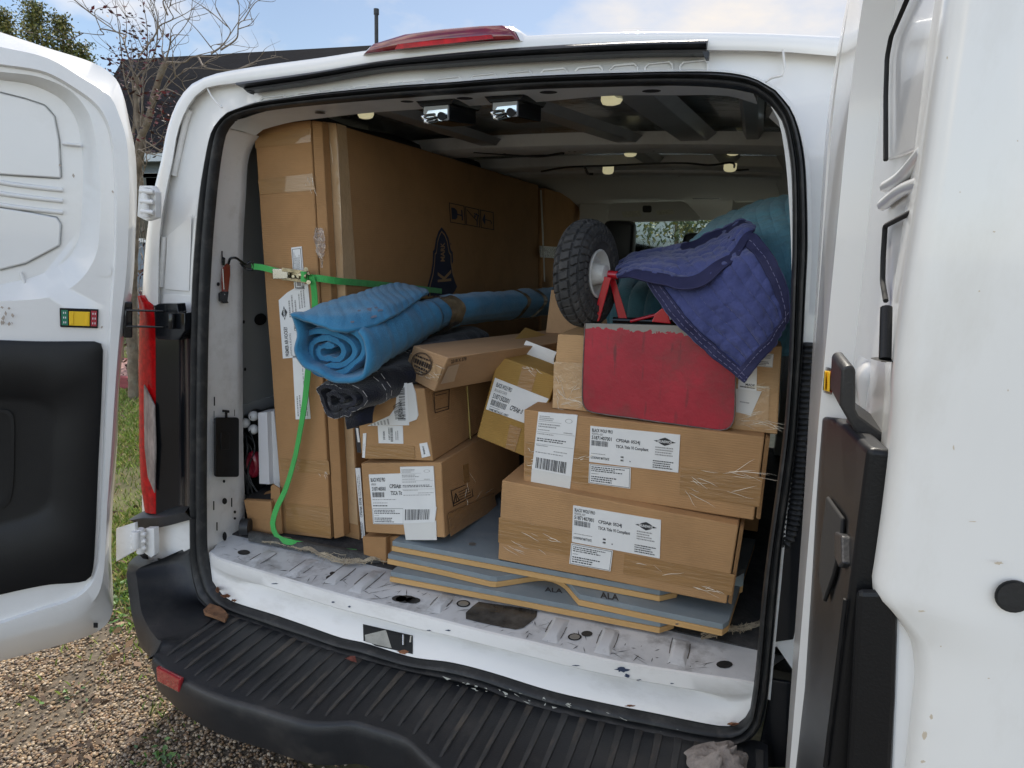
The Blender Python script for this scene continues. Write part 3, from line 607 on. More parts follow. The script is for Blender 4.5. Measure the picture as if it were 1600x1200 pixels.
# ---- hinges and check strap on the left
b = MB()
b.prism([PY(x, y, -.02) for x, y in ((217,290),(236,290),(243,300),(243,340),(228,345),(214,338))], (0, .02, 0)); b.tube([PY(226, 292, -.035), PY(228, 340, -.035)], .011, 10)
for k in range(3): b.tube([PY(218+k, 298+k*16, -.045), PY(240, 300+k*16, -.03)], .007, 8)
b.build('door_hinge', WHITED, van, smooth=50, bevel=.002)
b = MB()
b.prism([PR(x, y, -.004) for x, y in ((234,822),(300,812),(300,856),(262,874),(236,872))], (0, .012, 0))
b.prism([PY(x, y, -.03) for x, y in ((226,826),(240,826),(241,868),(236,872),(222,862))], (0, .02, 0)); b.tube([PY(219, 826, -.045), PY(220, 864, -.045)], .012, 10); b.tube([PY(212, 830, -.06), PY(213, 856, -.06)], .012, 10)
for k in range(3): b.tube([PY(205, 838+k*9, -.06), PY(228, 834+k*11, -.04)], .008, 8)
b.prism([PY(x, y, -.06) for x, y in ((181,826),(210,817),(213,860),(181,878))], (0, .012, 0))
b.build('door_hinge', WHITED, van, smooth=50, bevel=.002)
b = MB(); b.prism([PR(x, y, -.015) for x, y in ((247,546),(255,476),(262,473),(290,473),(292,486),(302,488),(302,515),(292,530),(260,529),(256,524))][1:], (0, -.03, 0))
b.tube([PR(268, 490, -.055), PR(268, 514, -.055)], .009, 10)
for yy in (486, 511): b.tube([PR(256, yy, -.05), PY(197, yy-1, -.05)], .0035, 6)
b.tube([PY(197, 485, -.05), PY(197, 510, -.05)], .0035, 6)
b.build('check_strap', GLOSSB, van, smooth=50, bevel=.003)
# ---- right-hand frame furniture beside the seal
b = MB()
cp = cat([PR(x, y, .01) for x, y in ((1262,535),(1259,570),(1254,640),(1250,700),(1246,750),(1241,800),(1232,838),(1222,850),(1218,830),(1222,800))], 90)
b.tube(cp, [.013+.0025*(1 if k % 2 else -1) for k in range(90)], 10)
b.build('wiring_conduit', RUBBER, van, smooth=60)
b = MB(); b.prism([PR(x, y, .012) for x, y in ((1246,540),(1285,540),(1284,640),(1276,760),(1240,765))], (0, .01, 0)); b.build('frame_bracket', GLOSSB, van, bevel=.003)
b = MB(); b.prism([PR(x, y, .014) for x, y in ((1228,765),(1280,762),(1240,1000),(1203,1005))], (0, .01, 0)); b.prism([PR(x, y, .014) for x, y in ((1205,1062),(1250,1070),(1240,1200),(1180,1200),(1196,1120))], (0, .01, 0)); b.each('lower_frame_cover', GLOSSB, van, bevel=.003)
# ================================================================ REAR DOORS
DH = Vector((-.93, .03, 0)); DD = Vector((-.628, -.778, 0)); DN = Vector((.778, -.628, 0))
def LD(px, py, off=0.0): return PP(px, py, DH+DN*off, DN)
def door_loop(px, off, n, s_end, dz0=0, dz1=0):
    w = [LD(p.x, p.y, off) for p in cat(px, n)]
    def ext(p, dz): return DH + DN*off + DD*s_end + Vector((0, 0, p.z+dz))
    a, z = w[0], w[-1]
    A = ext(a, dz0); Z = ext(z, dz1)
    return [A.lerp(a, k/6) for k in range(6)] + w + [z.lerp(Z, k/6) for k in range(1, 7)]
def fill(loops, name=None):
    bm = bmesh.new(); 
    for lp in loops:
        vs = [bm.verts.new(p) for p in lp]
        for i in range(len(vs)): bm.edges.new((vs[i], vs[(i+1) % len(vs)]))
    bmesh.ops.triangle_fill(bm, use_beauty=True, edges=bm.edges[:])
    bm.verts.index_update(); V = [v.co.copy() for v in bm.verts]; F = [tuple(v.index for v in f.verts) for f in bm.faces]; bm.free(); return V, F
E0 = [(0,50),(75,75),(150,100),(180,122),(193,150),(202,190),(211,235),(214,290),(213,340),(211,390),(209,430),(205,467),(198,505),(193,540),(187,600),(183,700),(176,800),(174,867),(177,930),(176,955),(166,976),(142,992),(80,1012),(0,1033)]
E1 = [(0,69),(75,87),(137,122),(175,148),(190,178),(201,215),(205,260),(206,310),(204,380),(200,440),(194,490),(189,540),(183,620),(178,700),(171,800),(168,870),(166,905),(156,935),(125,967),(60,988),(0,1004)]
E1b = [(0,73),(74,91),(135,126),(172,151),(186,180),(197,216),(201,260),(202,310),(200,380),(196,440),(190,490),(185,540),(179,620),(174,700),(167,800),(164,869),(161,902),(152,931),(122,961),(60,982),(0,998)]
E2 = [(0,100),(70,112),(120,139),(153,165),(170,195),(178,230),(182,280),(182,330),(181,400),(176,470),(172,540),(167,640),(163,742),(157,850),(153,887),(143,913),(118,935),(60,955),(0,975)]
E2b = [(0,104),(68,116),(117,143),(149,168),(166,197),(174,232),(178,280),(178,330),(177,400),(172,470),(168,540),(163,640),(159,742),(153,850),(149,885),(139,909),(116,930),(60,950),(0,970)]
UA = [(0,112),(60,120),(110,142),(138,176),(148,212),(153,250),(157,300),(156,350),(150,398),(125,438),(83,463),(0,471)]
UB = [(0,125),(50,133),(95,155),(118,185),(127,225),(130,275),(128,330),(122,375),(105,405),(60,430),(0,445)]
SE = .80
ldoor = empty('rear_door', (-.95, .03, .45), None, None); ldoor.parent = van; ldoor.matrix_parent_inverse = WM(van).inverted(); ldoor['label'] = 'left rear door swung out wide with black trim panel on its lower half'
n = 120
L0x = door_loop(E0, -.085, n, SE, .0, .0); L0 = door_loop(E0, -.045, n, SE); L1 = door_loop(E1, -.004, n, SE-.02); L1b = door_loop(E1b, .010, n, SE-.025); L2 = door_loop(E2, .013, n, SE-.05); L2b = door_loop(E2b, -.002, n, SE-.055)
Ua = door_loop(UA, -.002, 70, SE-.12); Ub_ = [a.lerp(b, .5)+DN*-.002 for a, b in zip(Ua, door_loop(UB, -.046, 70, SE-.16))]; Ub = door_loop(UB, -.050, 70, SE-.16)
b = MB(); b.grid([L0x, L0, L1, L1b, L2, L2b], closed=True)
V, F = fill([L2b, Ua]); b.add(V, F); b.grid([Ua, Ub_, Ub], closed=True); V, F = fill([Ub]); b.add(V, F)
V, F = fill([[p-DN*.0 for p in L0x]]); b.add(V, F)
b.build('door_inner_frame', WHITE, ldoor, smooth=38)
P1 = [(0,145),(40,155),(70,165),(85,182),(92,220),(95,278),(0,272)]; P2 = [(0,325),(45,332),(88,340),(95,350),(93,383),(40,411),(0,421)]
def panel(px, off, ext_s):
    w = [LD(x, y, off) for x, y in px]; z0, z1 = w[0].z, w[-1].z
    return w + [DH+DN*off+DD*ext_s+Vector((0, 0, z1)), DH+DN*off+DD*ext_s+Vector((0, 0, z0+.02))]
for P_ in (P1, P2):
    MB().prism(panel(P_, -.041, .60), DN*-.012).build('blanking_panel', WHITE, ldoor, smooth=30, bevel=.003)
    b = MB(); w = [LD(x, y, -.048) for x, y in P_]; b.tube(cat(w, 50, False), .0036, 6); b.build('panel_gap', DULL, ldoor, smooth=60)
# bar between the blanking panels, pressed beads
b = MB()
for y0 in (285, 302, 320): b.tube(cat([LD(x, y, -.046) for x, y in ((-60, y0-13), (0, y0), (60, y0+8), (98, y0+12))], 12), .006, 8)
b.tube(cat([LD(x, y, -.040) for x, y in ((97,224),(112,226),(126,227))], 8), .004, 6); b.tube(cat([LD(x, y, -.044) for x, y in ((32,425),(36,436),(40,446))], 8), .004, 6)
b.each('pressed_bead', WHITE, ldoor, smooth=60)
b = MB(); c = LD(163, 423, -.002); b.disc(c+DN*.002, DD*.017, Vector((0, 0, .017)), 20); b.build('grommet', WHITE, ldoor)
# trim panel
TP = [(0,531),(60,533),(140,533),(153,534),(160,539),(161,548),(158,640),(154,720),(149,840),(146,884),(142,899),(132,906),(110,909),(79,911),(40,918),(0,927)]
TPi = [(0,541),(60,542),(138,542),(147,543),(152,547),(153,555),(150,640),(146,720),(141,838),(138,880),(135,890),(128,896),(110,899),(79,901),(40,907),(0,916)]
def tl_(px, off, s): return door_loop(px, off, 60, s)
T0, T1, T2 = tl_(TP, -.002, .70), [p+DN*.010 for p in tl_(TP, 0, .70)], [p for p in tl_(TPi, .016, .68)]
b = MB().grid([T0, T1, T2], closed=True)
pk = [(0,610),(60,614),(92,628),(102,650),(100,700),(97,760),(90,800),(60,820),(0,838)]
K0 = door_loop(pk, .016, 40, .55); K1 = door_loop([(0,628),(52,632),(74,645),(80,665),(78,700),(75,750),(70,782),(50,800),(0,815)], .003, 40, .50)
V, F = fill([T2, K0]); b.add(V, F); b.grid([K0, [a.lerp(c, .5)-DN*.004 for a, c in zip(K0, K1)], K1], closed=True); V, F = fill([K1]); b.add(V, F)
tp = b.build('trim_panel', TRIM, ldoor, smooth=45)
sg = [(0,640),(14,642),(21,652),(22,700),(20,760),(14,785),(0,797)]
MB().grid([door_loop(sg, .004, 30, .45), door_loop(sg, .009, 30, .45), door_loop([(0,645),(10,647),(16,656),(17,700),(15,756),(10,778),(0,790)], .009, 30, .44), door_loop([(0,645),(10,647),(16,656),(17,700),(15,756),(10,778),(0,790)], .004, 30, .44)], closed=True).build('pocket_rim', TRIM, tp, smooth=45)
# latch position indicator
GRN = mat('indicator_green', (.01, .16, .09), .4); YEL = mat('indicator_yellow', (.80, .50, .01), .4); RDI = mat('indicator_red', (.35, .015, .03), .4)
def indicator(parent, fn, q, o=.006):
    # q: tl, tr, br, bl px of the frame
    def bl(u, v): a = (q[0][0]+(q[1][0]-q[0][0])*u, q[0][1]+(q[1][1]-q[0][1])*u); c = (q[3][0]+(q[2][0]-q[3][0])*u, q[3][1]+(q[2][1]-q[3][1])*u); return (a[0]+(c[0]-a[0])*v, a[1]+(c[1]-a[1])*v)
    def quad(u0, u1, v0, v1, off): return [fn(*bl(u, v), off) for u, v in ((u0, v0), (u1, v0), (u1, v1), (u0, v1))]
    d = fn(*q[0], -.01)-fn(*q[0], 0.0)
    f = MB().hexa(quad(0, 1, 0, 1, o), d).build('latch_indicator', GLOSSB, parent, bevel=.0015)
    MB().hexa(quad(.04, .21, .1, .9, o+.001), d*.1).build('green_marker', GRN, f)
    MB().hexa(quad(.81, .96, .1, .9, o+.001), d*.1).build('red_marker', RDI, f)
    b = MB(); b.hexa(quad(.24, .78, .16, .9, o+.003), d*.3); b.hexa(quad(.26, .36, .2, .85, o+.005), d*.2); b.hexa(quad(.68, .76, .2, .85, o+.005), d*.2); b.build('yellow_slider', YEL, f, bevel=.001)
    b = MB()
    for u in (.10, .15, .86, .92):
        for v in (.25, .5, .75): b.hexa(quad(u-.012, u+.012, v-.05, v+.05, o+.0018), d*.05)
    b.each('marking', mat('white_mark', (.7, .7, .7), .5), f)
indicator(ldoor, LD, [(93,481),(154,483),(153,513),(94,511)])
b = MB(); b.prism([LD(x, y, .0) for x, y in ((194,472),(207,472),(207,528),(193,528))], DN*-.03); b.build('strap_socket', GLOSSB, ldoor, bevel=.003)
b = MB(); b.prism([LD(x, y, .003) for x, y in rrect(146, 974, 153, 981, 1)], DN*-.004); b.build('drain_hole', DARK, ldoor)
b = MB(); rnd = random.Random(3)
for k in range(26):
    x = rnd.uniform(2, 20) if k < 12 else rnd.uniform(5, 180); y = rnd.uniform(480, 508) if k < 12 else rnd.uniform(60, 520)
    p = LD(x, y, .0075); u = DD*rnd.uniform(.001, .004); v = Vector((rnd.uniform(-.002, .002), 0, rnd.uniform(.002, .008)))
    if 478 < y < 515 or k > 20: b.add([p-u, p+v, p+u, p-v], [(0, 1, 2, 3)])
b.each('scuff', mat('scuff_brown', (.42, .36, .30), .7), ldoor)
# ---------------- right door (opened square to the van, its free edge close to the camera)
rdoor = empty('rear_door', (.95, .0, .45), None, None); rdoor.parent = van; rdoor.matrix_parent_inverse = WM(van).inverted(); rdoor['label'] = 'right rear door standing open with thick white free edge and black grab handle'
RN = Vector((1, -.03, 0))
YF = -.85
H0 = [(1375,-60),(1342,0),(1320,45),(1297,100),(1287,175),(1280,250),(1281,300),(1283,400),(1280,470),(1275,550),(1264,685),(1256,821),(1242,983),(1221,1190),(1214,1260)]
HX = [PY(x, y, 0) for x, y in H0[5:13]]
_n = len(HX); _mz = sum(p.z for p in HX)/_n; _mx = sum(p.x for p in HX)/_n
_s = sum((p.z-_mz)*(p.x-_mx) for p in HX)/sum((p.z-_mz)**2 for p in HX)
def surf(y, z):               # the leaning, slightly twisted plane of the open door's inner side
    xh = _mx+_s*(z-_mz); xe = .776+max(0, 1.4-z)*.02; return xh+(xe-xh)*min(1, max(0, -y/.83))
def RDp(px, py, off=0.0):
    lo, hi = -.83, .25
    g = lambda y: PY(px, py, y).x-(surf(y, PY(px, py, y).z)-off)
    if g(lo) > 0: p = PY(px, py, lo); p.x = surf(lo, p.z)-off; return p
    for k in range(60):
        m = (lo+hi)/2
        if g(m) > 0: hi = m
        else: lo = m
    return PY(px, py, lo)
TOPP = sorted([RDp(x, y) for x, y in H0[:6]], key=lambda p: p.z)
ZZ = [2.02-1.56*k/59 for k in range(60)]
def Hy(z): return -.34*(max(0, z-1.78)/.27)**2
def col(y, off):
    out = []
    for z in ZZ: yy = max(-.83, y+Hy(z)*(1+min(0, y)/.83)); out.append(Vector((surf(yy, z)-off, yy, z)))
    return out
cols = [[Vector((p.x+.12, p.y, p.z)) for p in col(-.01, 0)], [Vector((p.x+.02, p.y, p.z)) for p in col(-.01, 0)], col(-.012, .0), col(-.03, .003), col(-.09, .003), col(-.105, -.010), col(-.20, -.012), col(-.215, .010), col(-.235, .012)]
cols += [col(-.43, .012), col(-.45, -.02), col(-.83, -.02)]
b = MB().grid(cols)
# outer skin and closing faces
out = [[Vector((p.x+.125, p.y, p.z)) for p in col(y, 0)] for y in (-.01, -.83)]
b.grid([cols[0], out[0], out[1], [Vector((p.x, p.y, p.z)) for p in cols[-1]]])
b.build('door_inner_frame', WHITE, rdoor, smooth=35)
# window panels with dark gaps, diagonal rails
def rpan(px, off): return [RDp(x, y, off) for x, y in px]
w1 = [(1430,-30),(1392,58),(1386,90),(1384,150),(1384,250),(1400,246),(1425,235),(1450,205),(1485,10)]
w2 = [(1436,325),(1383,353),(1380,400),(1379,440),(1384,470),(1400,520),(1420,520)]
for w in (w1, w2): MB().prism(rpan(w, -.016), (.012, 0, 0)).build('blanking_panel', WHITE, rdoor, smooth=30, bevel=.002)
b = MB(); b.tube(cat(rpan(w1[:5], -.010), 40, False), .0024, 6); b.tube(cat(rpan(w2[:5], -.010), 40, False), .0024, 6); b.each('panel_gap', DARK, rdoor, smooth=60)
b = MB()
for q in (((1384,292),(1410,275),(1445,235)), ((1380,320),(1408,298),(1440,285))): b.tube(cat(rpan(q, -.014), 12), .006, 8)
b.each('pressed_bead', WHITE, rdoor, smooth=60)
# trim
tpx = [(1281,650),(1300,652),(1318,664),(1334,679),(1346,692),(1400,704),(1432,720),(1432,1200),(1432,1290),(1222,1290),(1230,1190),(1246,983),(1259,860),(1272,740)]
b = MB(); b.prism(rpan(tpx, .008), (.02, 0, 0)); rt = b.build('trim_panel', TRIM, rdoor, smooth=40, bevel=.006, bseg=3)
b = MB(); q = [(1291,775),(1300,788),(1314,808),(1312,850),(1300,900),(1286,940),(1278,900),(1284,830)]
b.prism(rpan(q, .010), (.004, 0, 0)); b.build('pull_pocket', DARK, rt, smooth=40, bevel=.002)
b = MB(); q = [(1342,940),(1346,1000),(1345,1100),(1336,1210),(1316,1210),(1312,1100),(1322,1000),(1334,950),(1342,940)]; b.tube(cat(rpan(q, .009), 50), .002, 6); b.build('pocket_rim', TRIM, rt, smooth=60)
MB().prism(rpan([(1304,830),(1314,836),(1315,880),(1309,886),(1303,870)], .013), (.01, 0, 0)).build('pull_pad', PLAST, rt, bevel=.002)
indicator(rdoor, RDp, [(1285,571),(1301,576),(1300,618),(1283,613)], .010)
# black grab handle at the free edge
Yh = -.72
fr_ = [PY(x, y, Yh) for x, y in ((1343,690),(1398,693),(1371,921),(1364,926),(1328,921),(1321,914))]
arm = [PY(x, y, Yh) for x, y in ((1315,577),(1322,571),(1332,571),(1337,577),(1337,640),(1342,650),(1398,691),(1345,689),(1327,660),(1312,634))]
b = MB(); b.prism(fr_, (.0, .10, 0)); b.prism(arm, (0, .09, 0))
b.build('grab_handle', PLAST, rdoor, smooth=40, bevel=.004, bseg=3)
b = MB(); b.tube([RDp(1385, 481, .002), RDp(1384, 520, .002), RDp(1383, 562, .002)], .0045, 10); b.disc(RDp(1383, 562, .002), (.010, 0, 0), (0, .012, 0), 12); b.build('lock_rod', TRIM, rdoor, smooth=50)
MB().prism([PY(x, y, -.60) for x, y in ((1338,580),(1398,545),(1397,692),(1345,655))], (.01, .12, 0)).build('lock_boss', WHITE, rdoor, smooth=40, bevel=.02, bseg=4)
# free-edge face
el = [(1510,-160),(1485,0),(1465,150),(1450,260),(1435,350),(1420,450),(1402,590),(1400,640),(1397,691),(1383,810),(1371,895),(1367,924),(1371,940),(1381,951),(1395,967),(1408,983),(1420,1000),(1427,1016),(1431,1040),(1432,1065),(1428,1110),(1418,1200),(1405,1330)]
El = [PY(p.x, p.y, YF) for p in cat(el, 110)]
def xo(z): return .97-.06*max(0, z-1.3)**1.5
rows = [[p+Vector((.018, .16, 0)) for p in El], [p+Vector((.004, .05, 0)) for p in El], [p+Vector((.0, .014, 0)) for p in El], [p+Vector((.004, .004, 0)) for p in El], [p+Vector((.012, 0, 0)) for p in El]]
for t in (.3, .55, .7, .85): rows.append([Vector((p.x+.012+(xo(p.z)-p.x-.012)*t, YF+.002-.012*math.sin(3.14*t), p.z)) for p in El])
rows += [[Vector((xo(p.z), YF+.004, p.z)) for p in El], [Vector((xo(p.z)+.006, YF+.02, p.z)) for p in El], [Vector((xo(p.z), YF+.16, p.z)) for p in El]]
EDGE = mat('door_edge_paint', (.78, .775, .745), .24, coat=.4, var=.04, vscale=5, dirt=(.50, .46, .38), dirt_amt=.28, dscale=9, stretch=(1, 1, .35))
edge_o = MB().grid(rows).build('door_edge', EDGE, rdoor, smooth=55)
b = MB(); c = PY(1584, 932, YF-.012); b.disc(c, (.0115, 0, 0), (0, 0, .0125), 24); b.disc(c+Vector((0, -.001, 0)), (.010, 0, 0), (0, 0, .011), 24); b.build('rubber_plug', RUBBER, edge_o)
b = MB(); q = [PY(x, y, -.838) for x, y in ((1402,950),(1424,985),(1436,1040),(1436,1075),(1425,1230),(1392,1230))]; b.prism(q, (0, .006, 0)); b.build('edge_recess', WHITE, rdoor, bevel=.002)
MB().prism([PY(x, y, -.843) for x, y in ((1340,925),(1396,925),(1402,960),(1403,1000),(1400,1100),(1390,1270),(1320,1270))], (0, .008, 0)).build('trim_return', TRIM, rdoor, bevel=.004)
b = MB(); rnd = random.Random(8)
for (x, y, rx, ry) in ((1553,362,3,1.5),(1442,1190,5,3),(1455,1120,3,5),(1444,1148,5,8),(1560,880,8,3),(1440,955,8,1.5),(1500,300,1.5,1.2),(1530,455,2,1.5),(1490,700,1.5,5),(1575,610,1.2,2),(1520,815,9,.8),(1470,1010,1.5,1.5),(1545,1060,2.5,1.2),(1590,220,1.5,1.5),(1480,90,1.2,3)): blot(b, lambda px, py: PY(px, py, YF-.0125), x, y, rx, ry, seed=int(x))
b.each('grime_spot', mat('grime', (.55, .47, .36), .8), edge_o)
# ================================================================ OUTSIDE
def gb_(x): return .20-.30*(x+1.1)+.12*noise.noise(Vector((x*2.1, 3.3, 0)))+.05*noise.noise(Vector((x*7, 1.3, 0)))
LAWN = mat('lawn_soil', (.085, .085, .035), .95, var=.45, vscale=3, dirt=(.17, .13, .085), dirt_amt=.8, dscale=2.2, bump=.5, bscale=30)
GRAV = mat('gravel_bed', (.13, .105, .075), .9, var=.4, vscale=40, bump=.8, bscale=90, dirt=(.05, .04, .03), dirt_amt=.6, dscale=3)
g = MB(); NG = 40
ext = [-250+500*k/NG for k in range(NG+1)]
g.grid([[Vector((x, y, 0)) for x in ext] for y in ext]); tag(g.build('ground', LAWN), kind='structure')
xs_ = [-14+28*k/160 for k in range(161)]
tag(MB().grid([[Vector((x, max(-14, min(gb_(x), 2.2)), .004)) for x in xs_], [Vector((x, -14, .004)) for x in xs_]]).build('gravel_drive', GRAV), kind='structure')
# pebbles: one stuff mesh, coloured per stone
def point_color_mat(name, rough, coat=0):
    m = bpy.data.materials.new(name); m.use_nodes = True; t = m.node_tree; b = t.nodes['Principled BSDF']; a = N('ShaderNodeAttribute', t); a.attribute_name = 'tint'; t.links.new(a.outputs['Color'], b.inputs['Base Color']); b.inputs['Roughness'].default_value = rough; b.inputs['Coat Weight'].default_value = coat
    return m
def tinted(name, V, F, C, m, kind=None):
    me = bpy.data.meshes.new(name); me.from_pydata(V, [], F); at = me.color_attributes.new('tint', 'FLOAT_COLOR', 'POINT')
    flat = [c for col_ in C for c in (*col_, 1.0)]; at.data.foreach_set('color', flat); me.materials.append(m); me.shade_smooth(); o = bpy.data.objects.new(name, me); COL.objects.link(o); return o
bm = bmesh.new(); bmesh.ops.create_icosphere(bm, subdivisions=1, radius=1); IV = [v.co.copy() for v in bm.verts]; IF = [tuple(v.index for v in f.verts) for f in bm.faces]; bm.free()
rnd = random.Random(21); V = []; F = []; C = []
PAL = [(.40, .31, .20), (.30, .22, .14), (.48, .42, .33), (.22, .17, .12), (.36, .33, .29), (.55, .50, .42), (.27, .18, .11), (.16, .13, .11)]
def in_view(p, m=60):
    d = p-CAM; z = d.dot(CF)
    if z < .1: return False
    x = 800+FPX*d.dot(CR)/z; y = 600-FPX*d.dot(CU)/z
    return -m < x < 1600+m and -m < y < 1200+m
cnt = 0
for k in range(130000):
    x = rnd.uniform(-3.6, .2); y = rnd.uniform(-1.0, 1.0)
    lim = gb_(x)
    if y > lim+rnd.gauss(0, .06) or not in_view(Vector((x, y, 0)), 600): continue
    if not in_view(Vector((x, y, 0)), 150) and rnd.random() < .45: continue
    if y > lim-.15 and rnd.random() < .3: continue
    if noise.noise(Vector((x*1.7, y*1.7, 5))) > .30 and rnd.random() < .75: continue
    r_ = rnd.uniform(.0034, .0066)*(1.25 if rnd.random() < .12 else 1); a = rnd.uniform(0, 6.28); ca, sa = math.cos(a), math.sin(a); sx, sy, sz = r_*rnd.uniform(.9, 1.45), r_*rnd.uniform(.7, 1.1), r_*rnd.uniform(.5, .8)
    b0 = len(V); z = .004+sz*.45+rnd.uniform(0, .004)
    c = PAL[rnd.randrange(8)]; f_ = rnd.uniform(.5, .95); c = tuple(min(.8, q*f_*w_) for q, w_ in zip(c, (1.02, .90, .76)))
    for v in IV:
        px, py = v.x*sx, v.y*sy; V.append((x+px*ca-py*sa, y+px*sa+py*ca, z+v.z*sz)); C.append(c)
    F += [tuple(i+b0 for i in f) for f in IF]; cnt += 1
    if cnt > 46000: break
tag(tinted('gravel_stones', V, F, C, point_color_mat('pebble', .6)), kind='stuff')
# grass
V = []; F = []; C = []; rnd = random.Random(4)
for k in range(90000):
    if k % 6 == 0: x = rnd.uniform(-9, -1.0); y = rnd.uniform(-.4, 9)
    else: 
        t = rnd.random()**1.6; x = -1.0-6.5*t+rnd.uniform(-.55, .55)*(1+2*t); y = .25+5.2*t+rnd.uniform(-.5, .5)*(1+2*t)
    if x > -.95: continue
    if y < gb_(x)+rnd.gauss(.10, .10): 
        if rnd.random() > .02: continue
    d = noise.noise(Vector((x*1.1, y*1.1, 9)))+.35*noise.noise(Vector((x*4, y*4, 2)))
    if d < -.12 and rnd.random() < .8: continue
    if not in_view(Vector((x, y, 0)), 200) and rnd.random() < .6: continue
    h = rnd.uniform(.02, .05)*(1+.5*max(0, d)); w = rnd.uniform(.0018, .0035)*(1+.15*max(0, y)); a = rnd.uniform(0, 6.28); l = rnd.uniform(.2, .9)*h; a2 = rnd.uniform(0, 6.28)
    dx, dy = math.cos(a)*w, math.sin(a)*w; b0 = len(V)
    V += [(x-dx, y-dy, 0), (x+dx, y+dy, 0), (x+dx*.7+math.cos(a2)*l*.4, y+dy*.7+math.sin(a2)*l*.4, h*.65), (x+math.cos(a2)*l, y+math.sin(a2)*l, h)]
    dry = rnd.random() < .28; c = (.40, .34, .14) if dry else ((.17, .26, .04) if rnd.random() < .6 else (.27, .34, .07)); f_ = rnd.uniform(.7, 1.3); c = tuple(q*f_ for q in c); C += [c]*4
    F += [(b0, b0+1, b0+2), (b0, b0+2, b0+3)]
tag(tinted('grass', V, F, C, point_color_mat('grass_blade', .6)), kind='stuff')
# broad weeds along the gravel edge
def leafset(V, F, C, c, r_, n, cols, rnd, size, flat=.4):
    for _ in range(n):
        p = c+Vector((rnd.gauss(0, r_[0]), rnd.gauss(0, r_[1]), rnd.gauss(0, r_[2])))
        u = Vector((rnd.uniform(-1, 1), rnd.uniform(-1, 1), rnd.uniform(-1, 1)*flat)).normalized()*size*rnd.uniform(.6, 1.3); v = u.cross(Vector((rnd.uniform(-1, 1), rnd.uniform(-1, 1), rnd.uniform(.2, 1)))).normalized()*u.length*.45
        b0 = len(V); V += [p-u, p+v, p+u, p-v]; F.append((b0, b0+1, b0+2, b0+3)); cc = rnd.choice(cols); f_ = rnd.uniform(.7, 1.3); C += [tuple(q*f_ for q in cc)]*4
V = []; F = []; C = []; rnd = random.Random(14)
for px, py, s_, k in ((190,935,.02,60),(183,968,.016,40),(205,915,.02,50),(198,880,.02,40),(215,900,.018,40),(262,1180,.013,50),(240,1182,.010,30),(100,1095,.012,16),(185,640,.02,30)):
    c = PZ(px, py, .012); leafset(V, F, C, c, (.05, .05, .008), k, [(.07, .16, .03), (.10, .2, .05), (.05, .11, .03)], rnd, s_)
tag(tinted('weeds', V, F, C, point_color_mat('weed_leaf', .5)), kind='stuff')
# dry leaves on the gravel
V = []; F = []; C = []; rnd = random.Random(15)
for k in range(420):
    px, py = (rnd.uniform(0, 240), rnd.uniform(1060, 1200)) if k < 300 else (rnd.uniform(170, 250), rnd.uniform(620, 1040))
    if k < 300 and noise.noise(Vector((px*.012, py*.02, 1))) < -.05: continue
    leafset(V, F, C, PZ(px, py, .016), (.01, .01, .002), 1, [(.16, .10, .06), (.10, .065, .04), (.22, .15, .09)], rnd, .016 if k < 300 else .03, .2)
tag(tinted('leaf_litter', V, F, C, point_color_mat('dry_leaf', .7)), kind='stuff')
# ---- trees
BARK = mat('bark', (.16, .125, .09), .9, var=.45, vscale=14, bump=.8, bscale=60, dirt=(.26, .25, .20), dirt_amt=.6, dscale=9)
TWIG = mat('twig_bark', (.20, .165, .13), .85, var=.3, vscale=20)
YT = 3.3
tree = empty('bare_tree', PY(205, 560, YT).xy.to_3d(), 'bare thin tree with a few dark red leaves behind the left door', 'tree')
tr = MB()
def T_(pts, Y=YT): return [PY(x, y, Y) for x, y in pts]
tr.tube(cat([Vector((PY(204, 560, YT).x, YT, 0))]+T_([(206,470),(210,360),(213,270),(218,222),(231,190),(241,150),(250,118),(259,97)]), 40), [(.056-.032*k/39)*(1+.28*noise.noise(Vector((k*.9, 0, 0)))) for k in range(40)], 11)
tr.tube(cat(T_([(213,270),(222,225),(216,190),(213,150),(214,120)]), 20), [.034-.02*k/19 for k in range(20)], 8)
for q in ([(206,470),(204,380),(207,300),(206,240),(210,180),(207,120)], [(208,440),(214,360),(222,300),(219,250),(224,200),(221,150)], [(204,500),(198,420),(203,330),(200,260),(204,200)]):
    tr.tube(cat(T_(q, YT+.12), 30), [(.022-.014*k/29)*(1+.3*noise.noise(Vector((k*.8, q[0][1], 3)))) for k in range(30)], 8)
tr.build('trunk', BARK, tree, smooth=80)
br = MB(); rnd = random.Random(6)
BR = [[(214,150),(217,100),(218,40),(222,-5)],[(213,130),(206,80),(192,60),(170,45),(155,25),(144,0),(138,-12)],[(193,60),(178,48),(160,46),(145,49),(129,55)],[(216,90),(228,52),(240,36),(260,25),(275,15),(288,-2)],[(258,97),(275,93),(296,87),(330,84),(345,78),(362,72)],[(232,180),(255,160),(280,125),(300,112),(320,96)],[(215,170),(200,120),(190,95),(172,90)],[(214,120),(225,80),(232,20),(240,-5)],[(262,24),(262,5),(258,-10)],[(212,200),(206,170),(207,130),(200,60),(198,0)],[(330,84),(345,70),(352,45),(350,35)],[(345,78),(370,60),(382,40),(380,22)],[(310,90),(335,110),(360,108),(390,95)],[(259,97),(252,80),(245,65),(244,52)],[(218,215),(240,235),(262,218),(290,215)],[(214,250),(226,236),(246,242),(262,246)],[(258,97),(268,70),(275,58),(295,55)],[(213,300),(225,270),(240,250)],[(220,200),(228,160),(226,110)],[(241,150),(262,140),(285,150),(300,140)]]
ends = []
